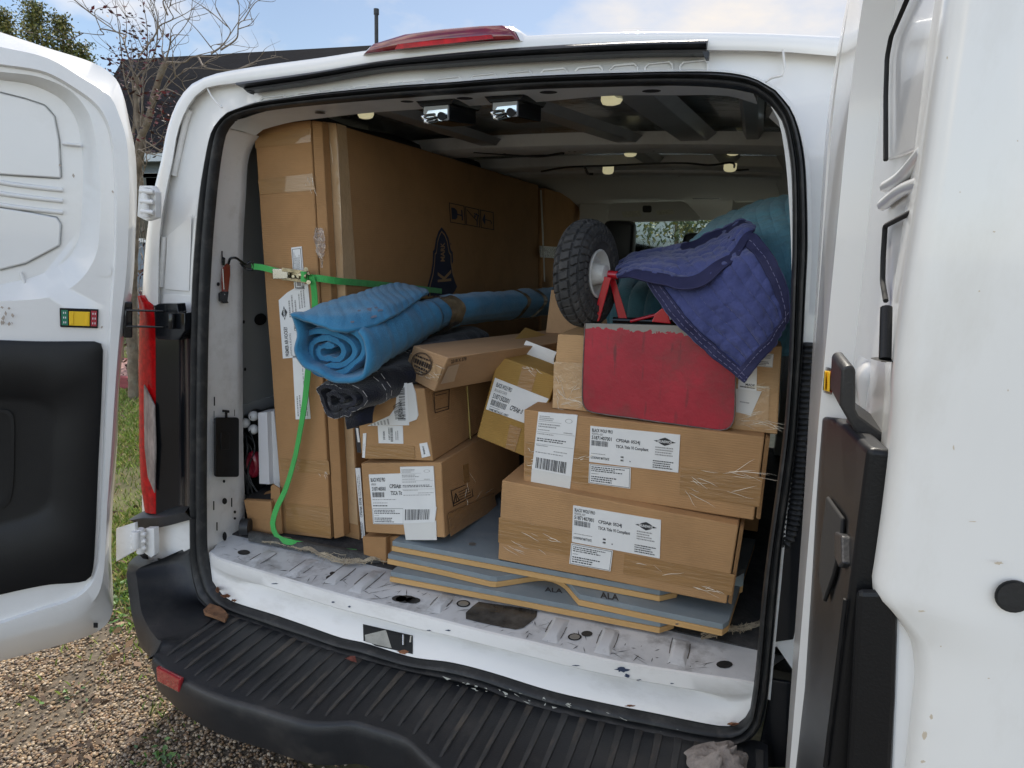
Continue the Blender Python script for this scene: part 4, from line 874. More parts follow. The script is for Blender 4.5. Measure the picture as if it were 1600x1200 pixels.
def sub(pts, r0, depth):
    w = [p+Vector((0, rnd.uniform(-.12, .12), 0)) if 0 < i else p for i, p in enumerate(pts)]
    c = cat(w, max(8, int(5*len(pts)))); br.tube(c, [r0*(1-.75*i/(len(c)-1)) for i in range(len(c))], 5)
    if depth > 0:
        for _ in range(3 if depth > 1 else 2):
            i = rnd.randrange(len(c)//4, len(c)-1); d = (c[min(i+1, len(c)-1)]-c[i-1]).normalized(); ln = rnd.uniform(.15, .42)*(depth*.6)
            d2 = (d+Vector((rnd.uniform(-1, 1), rnd.uniform(-.7, .7), rnd.uniform(-.3, .9)))*.8).normalized(); p = c[i]
            sub([p, p+d2*ln*.5+Vector((rnd.uniform(-.03, .03), 0, rnd.uniform(-.02, .04))), p+d2*ln+Vector((0, 0, rnd.uniform(0, .08)))], r0*.55, depth-1)
    ends.append(c)
for q in BR: sub(T_(q), .0085, 2)
br.build('branch', TWIG, tree, smooth=80)
V = []; F = []; C = []; RL = [(.05, .012, .015), (.08, .018, .02), (.03, .012, .014), (.12, .02, .025)]
for (px, py, k, s_) in ((178,15,4,1),(185,30,7,1),(198,20,4,1),(200,35,6,1),(205,50,8,1),(212,60,8,1),(228,12,6,1),(228,48,8,1),(240,55,6,1),(190,78,8,1),(200,80,8,1),(210,70,8,1),(228,80,8,1),(235,75,6,1),(175,103,8,1),(190,98,7,1),(205,95,9,1),(220,95,8,1),(180,110,6,1.2),(210,110,8,1.2),(250,93,5,1),(230,140,12,1.2),(250,150,16,1.2),(262,160,18,1.2),(255,175,18,1.2),(245,190,14,1.2),(262,185,14,1.2),(232,210,12,1.2),(240,225,14,1.3),(225,225,12,1.2),(215,130,10,1.2),(190,120,10,1.2),(205,140,10,1.2)):
    leafset(V, F, C, PY(px, py, YT+rnd.uniform(-.25, .25)), (.035*s_, .12, .035*s_), int(k*1.7), RL, rnd, .024)
o = tinted('foliage', V, F, C, point_color_mat('red_leaf', .45)); o.parent = tree; o.matrix_parent_inverse = WM(tree).inverted()
# tangled dry shrub under it
sh = empty('dry_shrub', (-4.9, 3.9, 0), 'tangle of dry brown and red-leaved stems beyond the left tail light', 'shrub')
sb_ = MB(); V = []; F = []; C = []
for k in range(130):
    x = -5.6+rnd.uniform(-.7, 1.3); y = 4.2+rnd.uniform(-.6, .6); h = rnd.uniform(.6, 1.9); lx = rnd.uniform(-.35, .35)
    sb_.tube(cat([Vector((x, y, 0)), Vector((x+lx*.3, y, h*.5)), Vector((x+lx, y+rnd.uniform(-.2, .2), h))], 7), [.009, .008, .007, .006, .005, .004, .002], 4)
    for j in range(12): leafset(V, F, C, Vector((x+lx*.6, y, h*rnd.uniform(.1, 1))), (.08, .1, .05), 1, RL+[(.14, .10, .06), (.2, .17, .13), (.25, .22, .18), (.10, .08, .05)], rnd, .035, 1)
sb_.build('stem', TWIG, sh, smooth=80); o = tinted('foliage', V, F, C, point_color_mat('dry_foliage', .7)); o.parent = sh; o.matrix_parent_inverse = WM(sh).inverted()
# evergreen far left
def conifer(name, label, base, h, rad, n, seed, cols, grp=None):
    rnd = random.Random(seed); e = empty(name, base, label, 'tree', grp); V = []; F = []; C = []
    t = MB().tube([Vector(base), Vector(base)+Vector((0, 0, h*.98))], [h*.02, h*.003], 7); t.build('trunk', BARK, e, smooth=80)
    lim = MB()
    for k in range(n):
        z = h*(.12+.88*rnd.random()**.8); a = rnd.uniform(0, 6.28); rr = rad*(1-z/h)**.75*rnd.uniform(.35, 1.08)+.05
        tip = Vector(base)+Vector((math.cos(a)*rr, math.sin(a)*rr, z-rr*.12))
        if k % 9 == 0: lim.tube([Vector(base)+Vector((0, 0, z)), tip], [.03, .008], 4)
        sc = rnd.uniform(.7, 1.2); leafset(V, F, C, tip, (.17*sc, .17*sc, .13*sc), 30, cols, rnd, .065, .9)
    lim.build('limb', BARK, e, smooth=80)
    o = tinted('crown', V, F, C, point_color_mat(name+'_leaf', .6)); o.parent = e; o.matrix_parent_inverse = WM(e).inverted()
GC = [(.16, .17, .04), (.10, .12, .03), (.26, .23, .06), (.06, .075, .025), (.20, .18, .06)]
YC = 17
for k, (px, py, rad, lab) in enumerate(((52,8,1.7,'tallest green conifer rising behind the open left door'), (4,18,1.4,'green conifer at the far left edge beyond the open left door'), (95,30,1.3,'lower pointed green conifer right of the tallest one'), (128,72,.8,'smallest green conifer top beside the dark roof'))):
    top = PY(px, py, YC+k*.4); conifer('conifer_tree', lab, (top.x, top.y, 0), top.z, rad, 330, 40+k, GC, 'conifers beyond the left door')
# ---- dark-roofed house
SH = mat('dark_shingles', (.0065, .0075, .011), .95, spec=.1, var=.4, vscale=3, bump=.6, bscale=25, stretch=(1, 1, 8))
SID = mat('bluegrey_siding', (.16, .20, .24), .6, var=.12, vscale=2)
hs = empty('dark_roof_house', (-4, 12, 0), 'house with a dark shingle roof beyond the left side of the van', 'house')
YH_ = 9.5
a = PY(160, 106, YH_); r0 = PY(192, 93, YH_+1.5); r1 = PY(700, 64, YH_+1.5); z0 = PY(300, 250, YH_-.5).z; zt = a.z-.05
xl = PY(150, 200, YH_).x; XE = r1.x+.2
b = MB(); b.add([Vector((xl-.3, YH_-1.2, z0)), Vector((XE, YH_-1.2, z0)), Vector((XE, r1.y, r1.z-.1)), Vector((r1.x, r1.y, r1.z)), Vector((r0.x, r0.y, r0.z)), Vector((xl-.1, YH_+.4, a.z-.3))], [(0, 1, 2, 3, 4, 5)])
b.add([Vector((xl-.3, YH_+6, z0)), Vector((XE, YH_+6, z0)), Vector((XE, r1.y, r1.z-.1)), Vector((r1.x, r1.y, r1.z)), Vector((r0.x, r0.y, r0.z)), Vector((xl-.1, YH_+3, a.z-.3))], [(5, 4, 3, 2, 1, 0)])
b.add([Vector((xl-.3, YH_-1.2, z0)), Vector((xl-.1, YH_+.4, a.z-.3)), Vector((r0.x, r0.y, r0.z)), Vector((xl-.1, YH_+3, a.z-.3)), Vector((xl-.3, YH_+6, z0))], [(0, 1, 2, 3, 4)])
b.build('roof', SH, hs)
b = MB()
for k in range(int((z0-.1)/.15)+1):
    z = k*.15; b.abox(xl, XE-.3, YH_-.9-(.0), YH_+5.6, z, z+.135); b.abox(xl-.012, XE-.288, YH_-.912, YH_+5.612, z+.12, z+.147)
b.build('wall', SID, hs)
for px in (235, 262): 
    w = PY(px, 330, YH_-.92); wf = MB().abox(w.x-.5, w.x+.5, YH_-.97, YH_-.92, w.z-.6, w.z+.7).build('window', mat('window_frame', (.6, .62, .62), .5), hs); MB().abox(w.x-.42, w.x+.42, YH_-.98, YH_-.97, w.z-.52, w.z+.62).build('pane', GLOSSB, wf)
MB().abox(xl-.35, XE+.1, YH_-1.32, YH_-1.2, z0-.12, z0+.02).build('gutter', mat('gutter_paint', (.42, .47, .5), .4), hs)
vp = PY(588, 76, YH_+1.3); vt = PY(588, 14, YH_+1.3)
b = MB().tube([vp-Vector((0, 0, .5)), vt], .038, 12); b.tube([vt-Vector((0, 0, .10)), vt], .052, 12); b.build('vent_pipe', PLAST, hs, smooth=50)
# red low planter on the lawn
pl = PY(205, 590, 3.6); pz = PZ(205, 612, 0)
e = empty('red_planter_box', (-5.5, pz.y+.4, 0), 'low faded red wooden planter box on the lawn', 'planter')
RW = mat('faded_red_wood', (.24, .055, .06), .7, var=.3, vscale=6, stretch=(.3, 3, 3)); y0 = pz.y
b = MB(); b.abox(-7, -4.55, y0, y0+.05, 0, .15); b.abox(-7, -4.55, y0+.75, y0+.8, 0, .15); b.abox(-4.6, -4.55, y0+.05, y0+.75, 0, .15); b.abox(-7, -6.95, y0+.05, y0+.75, 0, .15); b.build('frame', RW, e, bevel=.01)
MB().abox(-6.95, -4.6, y0+.05, y0+.75, .0, .145).build('fill_soil', mat('pinkish_grit', (.36, .22, .20), .9, var=.4, vscale=40), e)
# pale house and tree seen through the windscreen
h2 = empty('pale_siding_house', (-1, 13, 0), 'pale house with lap siding seen through the windscreen', 'house')
b = MB(); PS = mat('pale_siding', (.62, .66, .64), .6, var=.05, vscale=3); PS2 = mat('pale_trim', (.72, .75, .74), .5)
for k in range(16): z = k*.2; b.abox(-5, 3, 13-.004*(k % 2), 19, z, z+.19); b.abox(-5.012, 3.012, 12.985, 19.012, z+.175, z+.197)
b.build('wall', PS, h2)
MB().add([Vector((-5.4, 12.5, 3.2)), Vector((3.4, 12.5, 3.2)), Vector((3.4, 16, 4.9)), Vector((-5.4, 16, 4.9)), Vector((-5.4, 19.5, 3.2)), Vector((3.4, 19.5, 3.2))], [(0, 1, 2, 3), (3, 2, 5, 4)]).build('roof', mat('grey_shingle', (.16, .17, .17), .9, var=.3), h2)
for xc in (-3.6, 1.6): w = MB().abox(xc-.6, xc+.6, 12.93, 12.98, 1.0, 2.3).build('window', PS2, h2); MB().abox(xc-.5, xc+.5, 12.92, 12.93, 1.1, 2.2).build('pane', GLOSSB, w)
rnd = random.Random(77); e = empty('leafy_tree', (-.65, 10.2, 0), 'small leafy tree in front of the pale house beyond the windscreen', 'tree')
MB().tube([Vector((-.65, 10.2, 0)), Vector((-.6, 10.2, 1.2)), Vector((-.7, 10.2, 2.4))], [.06, .05, .02], 7).build('trunk', BARK, e, smooth=80)
V = []; F = []; C = []
for k in range(160): leafset(V, F, C, Vector((-.6+rnd.gauss(0, .5), 10.2+rnd.gauss(0, .4), 2.05+rnd.gauss(0, .42))), (.09, .09, .07), 10, [(.06, .10, .03), (.10, .13, .05), (.22, .20, .04)], rnd, .05, 1)
o = tinted('crown', V, F, C, point_color_mat('leafy_crown', .6)); o.parent = e; o.matrix_parent_inverse = WM(e).inverted()
# ================================================================ CARGO
def cardmat(name, col, var=.10):
    m = mat(name, col, .78, var=var, vscale=5, bump=.10, bscale=22, spec=.25, dirt=tuple(q*.72 for q in col), dirt_amt=.45, dscale=8)
    t = m.node_tree; b = t.nodes['Principled BSDF']
    # fine flute lines of the corrugation + faint scuffs
    tcn = N('ShaderNodeTexCoord', t); w = N('ShaderNodeTexWave', t); w.inputs['Scale'].default_value = 55; w.inputs['Distortion'].default_value = .6; w.bands_direction = 'Z'
    t.links.new(tcn.outputs['Object'], w.inputs['Vector']); bp = N('ShaderNodeBump', t); bp.inputs['Strength'].default_value = .13; bp.inputs['Distance'].default_value = .004
    old = b.inputs['Normal'].links[0].from_socket; t.links.new(w.outputs['Fac'], bp.inputs['Height']); t.links.new(old, bp.inputs['Normal']); t.links.new(bp.outputs[0], b.inputs['Normal'])
    return m
CARD = cardmat('cardboard', (.42, .245, .115)); CARDB = cardmat('cardboard_brown', (.37, .205, .09)); CARDP = cardmat('cardboard_pinkish', (.40, .25, .135)); CARDY = cardmat('cardboard_mustard', (.36, .215, .06)); CARDL = cardmat('cardboard_light', (.48, .30, .15))
TAPE = mat('packing_tape', (.34, .19, .075), .22, coat=.6, var=.08, vscale=12, bump=.35, bscale=30, stretch=(.4, 1, 4)); TAPEL = mat('clear_tape', (.50, .33, .18), .16, coat=.8, var=.08, bump=.5, bscale=35)
PAPER = mat('label_paper', (.74, .74, .72), .6, var=.03, vscale=20); PAPER2 = mat('plain_paper', (.68, .67, .63), .6, var=.03, bump=.1, bscale=12)
INK = mat('label_ink', (.03, .03, .032), .6); INKG = mat('faint_ink', (.30, .29, .28), .6); NAVY = mat('navy_print', (.008, .012, .045), .6); INKB = mat('brown_black_print', (.045, .03, .022), .7)
GLINT = mat('film_glint', (.80, .72, .58), .15, coat=1.0)  # pale base colour stands in for highlights on creased film and tape
EDGEC = mat('cut_card_edge', (.32, .19, .09), .9, var=.3, vscale=90)
_tx = {}
def glyphs(s):
    if s not in _tx:
        cu = bpy.data.curves.new('t', 'FONT'); cu.body = s; cu.resolution_u = 2; cu.offset = .022; ob = bpy.data.objects.new('t', cu); me = ob.to_mesh()
        V = [v.co.copy() for v in me.vertices]; F = [tuple(p.vertices) for p in me.polygons]; ob.to_mesh_clear(); bpy.data.objects.remove(ob); bpy.data.curves.remove(cu)
        x0 = min(v.x for v in V); x1 = max(v.x for v in V); y0 = min(v.y for v in V); y1 = max(v.y for v in V)
        _tx[s] = ([((v.x-x0)/(x1-x0), (v.y-y0)/(y1-y0)) for v in V], F)
    return _tx[s]
def quadmap(q):
    q = [Vector(p) for p in q]     # tl, tr, br, bl
    n = (q[1]-q[0]).cross(q[3]-q[0]).normalized()
    if n.dot(CAM-q[0]) < 0: n = -n
    def f(u, v, o=0.0): return q[0].lerp(q[1], u).lerp(q[3].lerp(q[2], u), v) + n*o
    return f, n
def label(parent, q, items, name='shipping_label', paper=PAPER, lift=.0008, poly=None, lab=None, seed=1):
    """a paper sheet on quad q (tl,tr,br,bl); items in u,v (v down)"""
    f, n = quadmap(q); b = MB(); rnd = random.Random(seed)
    pts = poly or [(0, 0), (1, 0), (1, 1), (0, 1)]
    lift += .0022; b.prism([f(u, v, lift) for u, v in pts], -n*(lift*.9), 0); o = lift+.0004
    def quad(u0, u1, v0, v1, m, oo=0): b.add([f(u0, v0, o+oo), f(u1, v0, o+oo), f(u1, v1, o+oo), f(u0, v1, o+oo)], [(0, 1, 2, 3)], m)
    for it in items:
        k = it[0]
        if k == 'T' or k == 'V':          # text; V = turned reading upwards
            _, s, u0, u1, v0, v1 = it[:6]; m = it[6] if len(it) > 6 else 1; V, F = glyphs(s)
            if k == 'T': P = [f(u0+(u1-u0)*x, v1+(v0-v1)*y, o) for x, y in V]
            else: P = [f(u0+(u1-u0)*(1-y), v1+(v0-v1)*x, o) for x, y in V]
            b.add(P, F, m)
        elif k == 'B' or k == 'BV':
            _, u0, u1, v0, v1 = it; x = 0.0
            while x < 1:
                w = rnd.choice((.012, .012, .022, .03)); 
                if k == 'B': quad(u0+(u1-u0)*x, u0+(u1-u0)*min(1, x+w), v0, v1, 1)
                else: quad(u0, u1, v0+(v1-v0)*x, v0+(v1-v0)*min(1, x+w), 1)
                x += w+rnd.choice((.012, .012, .02, .03))
        elif k == 'S':        # rows of illegible small print
            _, u0, u1, v0, v1, rows_, m = it; h = (v1-v0)/rows_
            for r in range(rows_):
                u = u0; end = u1-(u1-u0)*rnd.uniform(0, .35)
                while u < end:
                    w = (u1-u0)*rnd.uniform(.02, .09); quad(u, min(end, u+w), v0+h*r, v0+h*r+h*.5, m); u += w+(u1-u0)*.018
        elif k == 'SV':
            _, u0, u1, v0, v1, rows_, m = it; h = (u1-u0)/rows_
            for r in range(rows_):
                v = v1; end = v0+(v1-v0)*rnd.uniform(0, .35)
                while v > end:
                    w = (v1-v0)*rnd.uniform(.02, .09); quad(u0+h*r, u0+h*r+h*.5, max(end, v-w), v, m); v -= w+(v1-v0)*.018
        elif k == 'L': quad(*it[1:5], it[5])
        elif k == 'R':        # outline
            _, u0, u1, v0, v1, t = it; tu, tv = t
            quad(u0, u1, v0, v0+tv, 1); quad(u0, u1, v1-tv, v1, 1); quad(u0, u0+tu, v0, v1, 1); quad(u1-tu, u1, v0, v1, 1)
        elif k == 'D' or k == 'DV':        # black lozenge mark with its name in white
            _, u0, u1, v0, v1 = it; shp = [(0, .5), (.2, .36), (.3, .2), (.5, 0), (.7, .2), (.8, .36), (1, .5), (.8, .64), (.7, .8), (.5, 1), (.3, .8), (.2, .64)]
            if k == 'D': b.add([f(u0+(u1-u0)*x, v0+(v1-v0)*y, o) for x, y in shp], [tuple(range(12))], 1)
            else: b.add([f(u0+(u1-u0)*y, v1+(v0-v1)*x, o) for x, y in shp], [tuple(range(12))], 1)
            V, F = glyphs('BRUNSWICK')
            if k == 'D': b.add([f(u0+(u1-u0)*(.17+.66*x), v0+(v1-v0)*(.66-.32*y), o+.0004) for x, y in V], F, 0)
            else: b.add([f(u0+(u1-u0)*(.66-.32*y), v1+(v0-v1)*(.17+.66*x), o+.0004) for x, y in V], F, 0)
        elif k == 'O':
            _, cu, cv, ru, rv = it; P = [f(cu+ru*s_*math.cos(R(15*j)), cv+rv*s_*math.sin(R(15*j)), o) for s_ in (1, .86) for j in range(24)]; b.add(P, [(j, (j+1) % 24, 24+(j+1) % 24, 24+j) for j in range(24)], 2)
    ob = b.build(name, [paper, INK, INKG], parent)
    if lab: ob['label'] = lab
    return ob
def carton(name, q, d, label_, m=CARD, catg='carton', amp=.0022, seed=0, n=7, group=None, flap=True):
    q = [Vector(p) for p in q]; d = Vector(d)
    c = (q[2]+q[3])/2+d/2; e = empty(name, c, label_, catg, group)
    C8 = q+[p+d for p in q]           # tl tr br bl front, then back
    faces = [(0, 1, 2, 3), (5, 4, 7, 6), (4, 5, 1, 0), (3, 2, 6, 7), (4, 0, 3, 7), (1, 5, 6, 2)]
    b = MB(); cen = sum(C8, Vector())/8; rc_ = random.Random(seed+100); C8 = [p+Vector((rc_.uniform(-1, 1), rc_.uniform(-1, 0 if k < 4 else 1)*.4, rc_.uniform(-1, .2)))*.0028 for k, p in enumerate(C8)]
    for fa in faces:
        a, b_, c_, d_ = [C8[i] for i in fa]; nrm = (b_-a).cross(d_-a).normalized()
        if nrm.dot((a+c_)/2-cen) < 0: nrm = -nrm
        rows = []
        for i in range(n+1):
            row = []
            for j in range(n+1):
                u, v = j/n, i/n; p = a.lerp(b_, u).lerp(d_.lerp(c_, u), v); w = 16*u*(1-u)*v*(1-v)
                nz_ = Vector((noise.noise(p*5+Vector((seed, 0, 0))), noise.noise(p*5+Vector((0, seed, 9))), noise.noise(p*5+Vector((3, 0, seed)))))
                row.append(p+nz_*amp*.85+(nrm*w*.0045 if fa[0] else Vector()))
            rows.append(row)
        b.grid(rows)
    b.build('body', m, e, smooth=35, bevel=.0028, bseg=2)
    return e
def on(q, px, py, o=.0):          # pixel on the plane of a front quad
    f, n = quadmap(q); return PP(px, py, Vector(q[0])+n*o, n)
def onq(q, pts, o=0.0): return [on(q, x, y, o) for x, y in pts]
def tape(parent, pts, m=TAPE, name='packing_tape', t=.0006):
    n = (Vector(pts[1])-Vector(pts[0])).cross(Vector(pts[-1])-Vector(pts[0])).normalized()
    if n.dot(CAM-Vector(pts[0])) < 0: n = -n
    MB().prism([Vector(p)+n*.0024 for p in pts], -n*t).build(name, m, parent)
def glints(parent, fn, boxes, seed, n, m=GLINT, name='crease_glints', kind='stuff'):
    """highlights on film and tape creases, painted as thin pale lines"""
    rnd = random.Random(seed); b = MB()
    for k in range(n):
        x0, y0, x1, y1, ang, ln = rnd.choice(boxes); x = rnd.uniform(x0, x1); y = rnd.uniform(y0, y1); a = R(ang+rnd.gauss(0, 14)); l = ln*rnd.uniform(.3, 1.1)
        pts = [(x+math.cos(a)*l*t+rnd.uniform(-1, 1), y+math.sin(a)*l*t+rnd.uniform(-1, 1)) for t in (0, .35, .7, 1)]
        w = [fn(px, py, .0032) for px, py in pts]; r_ = rnd.uniform(.0003, .00075); b.tube(cat(w, 8), [r_*.2, r_*.8, r_, r_, r_*.9, r_*.8, r_*.5, r_*.1], 4)
    o = b.build(name, m, parent, smooth=80); o['kind'] = kind; return o
# ---- A: tall carton, B: long carton, C3: far carton ------------------------------------------------
qA = [PY(x, y, .20) for x, y in ((397,198),(484,188),(518,842),(442,833))]
cA = carton('tall_carton', qA, (-.0, 1.2, 0), 'tallest brown carton on the left with green strap and ratchet across it', CARDB, seed=1, amp=.003)
tape(cA, onq(qA, ((404,281),(489,271),(493,297),(407,304)))); tape(cA, onq(qA, ((437,716),(514,720),(516,741),(441,736)))); tape(cA, onq(qA, ((400,232),(486,222),(487,200),(398,212))), TAPE)
tape(cA, onq(qA, ((445,785),(516,793),(518,838),(449,828))))
glints(cA, lambda x, y, o: on(qA, x, y, o), [(476,272,492,296,80,14), (498,735,514,742,70,8)], 3, 14)
label(cA, onq(qA, ((456,387),(472,385),(477,452),(461,452))), [('SV', .2, .8, .08, .6, 5, 2), ('R', .08, .92, .04, .64, (.05, .01)), ('R', .1, .9, .70, .97, (.06, .012)), ('L', .3, .7, .78, .92, 2)], name='strip_label', seed=3)
label(cA, onq(qA, ((436,463),(482,443),(492,556),(443,560))), [('DV', .06, .26, .18, .40), ('SV', .32, .62, .05, .38, 3, 2), ('SV', .66, .9, .02, .3, 3, 2), ('V', 'PREMIER AIR HOCKEY', .10, .22, .5, .97), ('V', '(WHITE & BLACK)', .26, .34, .62, .97, 2), ('V', '51871081001', .50, .62, .66, .97), ('V', 'CPSIA#: 0524J', .44, .54, .35, .60), ('BV', .66, .8, .66, .97)], poly=[(0, .06), (.3, .0), (.62, -.02), (1, 0), (1, 1), (0, 1)], seed=5)
label(cA, onq(qA, ((458,556),(478,556),(486,654),(463,655))), [('SV', .15, .5, .5, .95, 2, 2), ('SV', .7, .9, .05, .95, 2, 2)], name='strip_label', seed=6)
e_ = MB().hexa([Vector(p) for p in (PY(487,188,.203), PY(503,190,.215), PY(538,838,.215), PY(522,842,.203))], (0, .03, 0)); e_.build('side_flap', CARDB, cA, smooth=40, bevel=.002)
qB = [PY(x, y, .25) for x, y in ((503.5,190),(526,193),(562,843),(539,838))]
cB = carton('long_carton', qB, (-.01, 1.84, 0), 'long upright carton printed with a navy emblem and three handling pictograms', CARDB, seed=2, amp=.003)
# its right-hand face: plane through the front right edge running forward
nB = (qB[2]-qB[1]).cross(Vector((-.01, 1.84, 0))).normalized()
if nB.dot(CAM-qB[1]) < 0: nB = -nB
def SB(px, py, o=.0008): return PP(px, py, qB[1]+nB*(o+.003), nB)
tape(cB, onq(qB, ((505,190),(526,193),(560,820),(541,815))), TAPEL); MB().prism([SB(x, y, .0006) for x, y in ((527,193),(541,197),(557,440),(537,440))], -nB*.0004).build('clear_tape', TAPEL, cB)
glints(cB, lambda x, y, o: on(qB, x, y, o), [(506,200,516,420,92,40)], 5, 9)
b = MB()
def polyline(b, fn, pts, w, m=0, closed=False):
    P = [Vector((*p, 0)) for p in pts]; 
    if closed: P.append(P[0])
    for a, c in zip(P, P[1:]):
        d = (c-a); d.normalize(); n_ = Vector((-d.y, d.x, 0))*w/2; a2 = a-d*w/2; c2 = c+d*w/2
        b.add([fn(p.x, p.y) for p in (a2+n_, c2+n_, c2-n_, a2-n_)], [(0, 1, 2, 3)], m)
for sq in (((702,317),(725,322),(727,351),(704,347)), ((727.5,323),(748,327.5),(749.5,355),(729,351)), ((750.5,328),(770.5,332),(771.5,359),(752,355.5))): polyline(b, SB, sq, 1.4, 0, True)
b.add([SB(x, y) for x, y in ((705,324),(710,325),(714,329),(715,334),(714.5,340),(712,343),(706,342.5))], [tuple(range(7))], 1); polyline(b, SB, ((714.5,335),(721,336.5)), 1.8, 1); polyline(b, SB, ((721.5,329),(722.5,343.5)), 2, 1)
polyline(b, SB, ((730,328),(734,333),(745,345)), 1.4, 0); polyline(b, SB, ((744,334),(747,337),(745.5,343),(745.5,352)), 1.6, 1); polyline(b, SB, ((741,333),(744,336),(742,340),(741,336)), 1.2, 1)
b.add([SB(x, y) for x, y in ((753.5,343),(757.5,333),(758.5,344),(758,352))], [(0, 1, 2, 3)], 1); polyline(b, SB, ((758,343),(766,345),(768,348),(767,350)), 1.4, 0)
b.build('handling_pictograms', [INKB, NAVY], cB)
b = MB()
EM = [(690,355),(685,362),(681,374),(679,388),(678,391),(676.5,392),(676,410),(673.5,427),(670,440),(668,447),(668,520),(722,520),(720,447),(716,437),(711,425),(708,408),(707.5,394),(705,391),(704,388),(701,372),(696,362)]
EI = [(690,360.5),(686.5,367),(683.5,377),(682,391),(681.5,394),(679.5,396),(678.5,412),(676,429),(672,443),(671,448),(671,517),(718,517),(717,448),(713,440),(708.5,427),(705.5,410),(705,397),(702.5,394),(701.5,390),(699,376),(695,366)]
EJ = [(690+(x-690)*.93, 362+(y-360.5)*.985+1) for x, y in EI]
for pl_, m, o in ((EM, 0, .0008), (EI, 1, .0012), (EJ, 0, .0016)):
    V, F = fill([[SB(x, y, o) for x, y in pl_]]); b.add(V, F, m)
V, F = glyphs('MARK'); b.add([SB(688.5+6.5*(1-y)+.25*(x*0), 408.5-29.5*x, .0022) for x, y in V], F, 1)
V, F = glyphs('K'); b.add([SB(684+21*(1-y), 441-18*x-2*(1-y), .0022) for x, y in V], F, 1)
for k, ch in enumerate('CAL'): V, F = glyphs(ch); b.add([SB(684+21*(1-y), 463+k*19-16*x, .0022) for x, y in V], F, 1) if k < 0 else None
V, F = glyphs('R'); b.add([SB(703.5+2*x, 382.5-3*y, .001) for x, y in V], F, 0)
b.build('printed_emblem', [NAVY, CARDP], cB)
label(cB, [on(qB, x, y, .003) for x, y in ((556,731),(563.5,731),(571,840),(566,840))], [('V', 'CPSIA#: 0524J', .2, .9, .42, .7), ('SV', .1, .9, .72, .98, 2, 1), ('SV', .2, .9, .03, .4, 2, 2)], name='strip_label', seed=9)
b = MB(); b.prism([PY(x, y, .246) for x, y in ((554,668),(561,668),(564,690),(566,708),(558,707))], (0, .003, 0), 1); b.prism([PY(x, y, .2455) for x, y in ((556,669),(559.5,669),(562.5,691),(559,691))], (0, .001, 0), 0); b.build('black_edge_label', [PAPER, INK], cB)
# wad of clear tape at the edge
b = MB(); rows = []
for i in range(13):
    t = i/12; wd = 7.5*math.sin(math.pi*min(1, .18+t*.9))**.8*(1 if t < .75 else .45)+1
    rows.append([PY(499+6*t+wd*(k/8-.5)*2+2*noise.noise(Vector((i*.9, k*.8, 1))), 356+62*t+2*noise.noise(Vector((i*.7, k, 4))), .192) + Vector((0, -.012*abs(noise.noise(Vector((i*.8, k*.7, 7))))-.002, 0)) for k in range(9)])
b.grid(rows)
b.build('loose_clear_tape', mat('crumpled_tape', (.75, .68, .6), .08, trans=.75, ior=1.3, coat=.5), cB)
qC = [Vector((-.84, 2.14, 1.925)), Vector((-.445, 2.14, 1.925)), Vector((-.43, 2.14, .712)), Vector((-.84, 2.14, .712))]
cC = carton('far_carton', qC, (.02, .72, 0), 'dark upright carton behind the long printed one with silver tape on it', CARDB, seed=4)
b = MB(); SC = lambda x, y, o=.0: PX(x, y, -.428+o)
b.tube(cat([SC(x, y) for x, y in ((845,297),(847,340),(849,390),(851,440))], 12), .005, 6); b.tube(cat([SC(x, y) for x, y in ((908,313),(910,345))], 4), .005, 6); b.build('film_edge', mat('film_edge', (.55, .53, .48), .2, coat=.8), cC, smooth=80)
b = MB(); b.prism([SC(x, y, .001) for x, y in ((843,384),(875,386),(872,404),(844,402))], (-.0006, 0, 0)); b.build('silver_tape', mat('silver_tape', (.6, .6, .6), .22, metal=.9, bump=1.0, bscale=60), cC)
# ---- boards ------------------------------------------------------------------------------------
WOOD = mat('raw_wood_edge', (.55, .33, .13), .7, var=.12, vscale=4, stretch=(.4, 1, 12), bump=.1, bscale=60); GBRD = mat('grey_painted_board', (.20, .24, .26), .55, var=.12, vscale=5, dirt=(.32, .34, .34), dirt_amt=.4, dscale=14)
def board(front, z0, z1, xr, yb, lab):
    e = empty('grey_board', (front[0].x, front[0].y, z0), lab, 'board', 'grey boards stacked under the cartons')
    zm = z0+(z1-z0)*.5
    poly = [p.copy() for p in front]+xr+[Vector((front[0].x+.02, yb, 0))]
    for a, c, o, m, nm in ((z0, zm, 0, WOOD, 'wood_core'), (zm, z1, .004, GBRD, 'grey_facing')):
        pts = [Vector((p.x, p.y+o, a)) for p in poly]; MB().prism(pts, (0, 0, c-a)).build(nm, m, e, bevel=.001)
    return e
f3 = [PZ(609,909,.708), PZ(820,949,.708), PZ(1030,990,.708)]
xr3 = [PZ(1052,983,.708)]; xr3.append(Vector((xr3[0].x+.06, .62, 0)))
b3 = board(f3, .7085, .7365, xr3, .62, 'lowest grey board of the stack with a scrawled name on top, lying on the sill')
f2 = [PZ(x, y, .738) for x, y in ((605,881),(690,899),(765,917))]+[PZ(p.x, p.y, .738) for p in cat([(775,918),(795,915),(833,909),(852,908),(868,912),(883,921),(895,936),(904,946)], 14)]+[PZ(1015,970,.738), PZ(1128,994,.738)]
xr2 = [PZ(1134,990,.738)+Vector((.004, .01, 0)), Vector((.75, .62, 0))]
b2 = board(f2, .738, .7665, xr2, .62, 'middle grey board with a curved notch and the letters ALA on its edge')
f1 = [PZ(612,861,.768), PZ(820,900,.768), PZ(1030,940,.768)]; xr1 = [PZ(1057,934,.768), Vector((.60, .62, 0))]
b1 = board(f1, .768, .7965, xr1, .62, 'topmost grey board directly under the lowest carton')
b = MB(); V, F = glyphs('ALA'); fa = Vector((0, 1, 0))
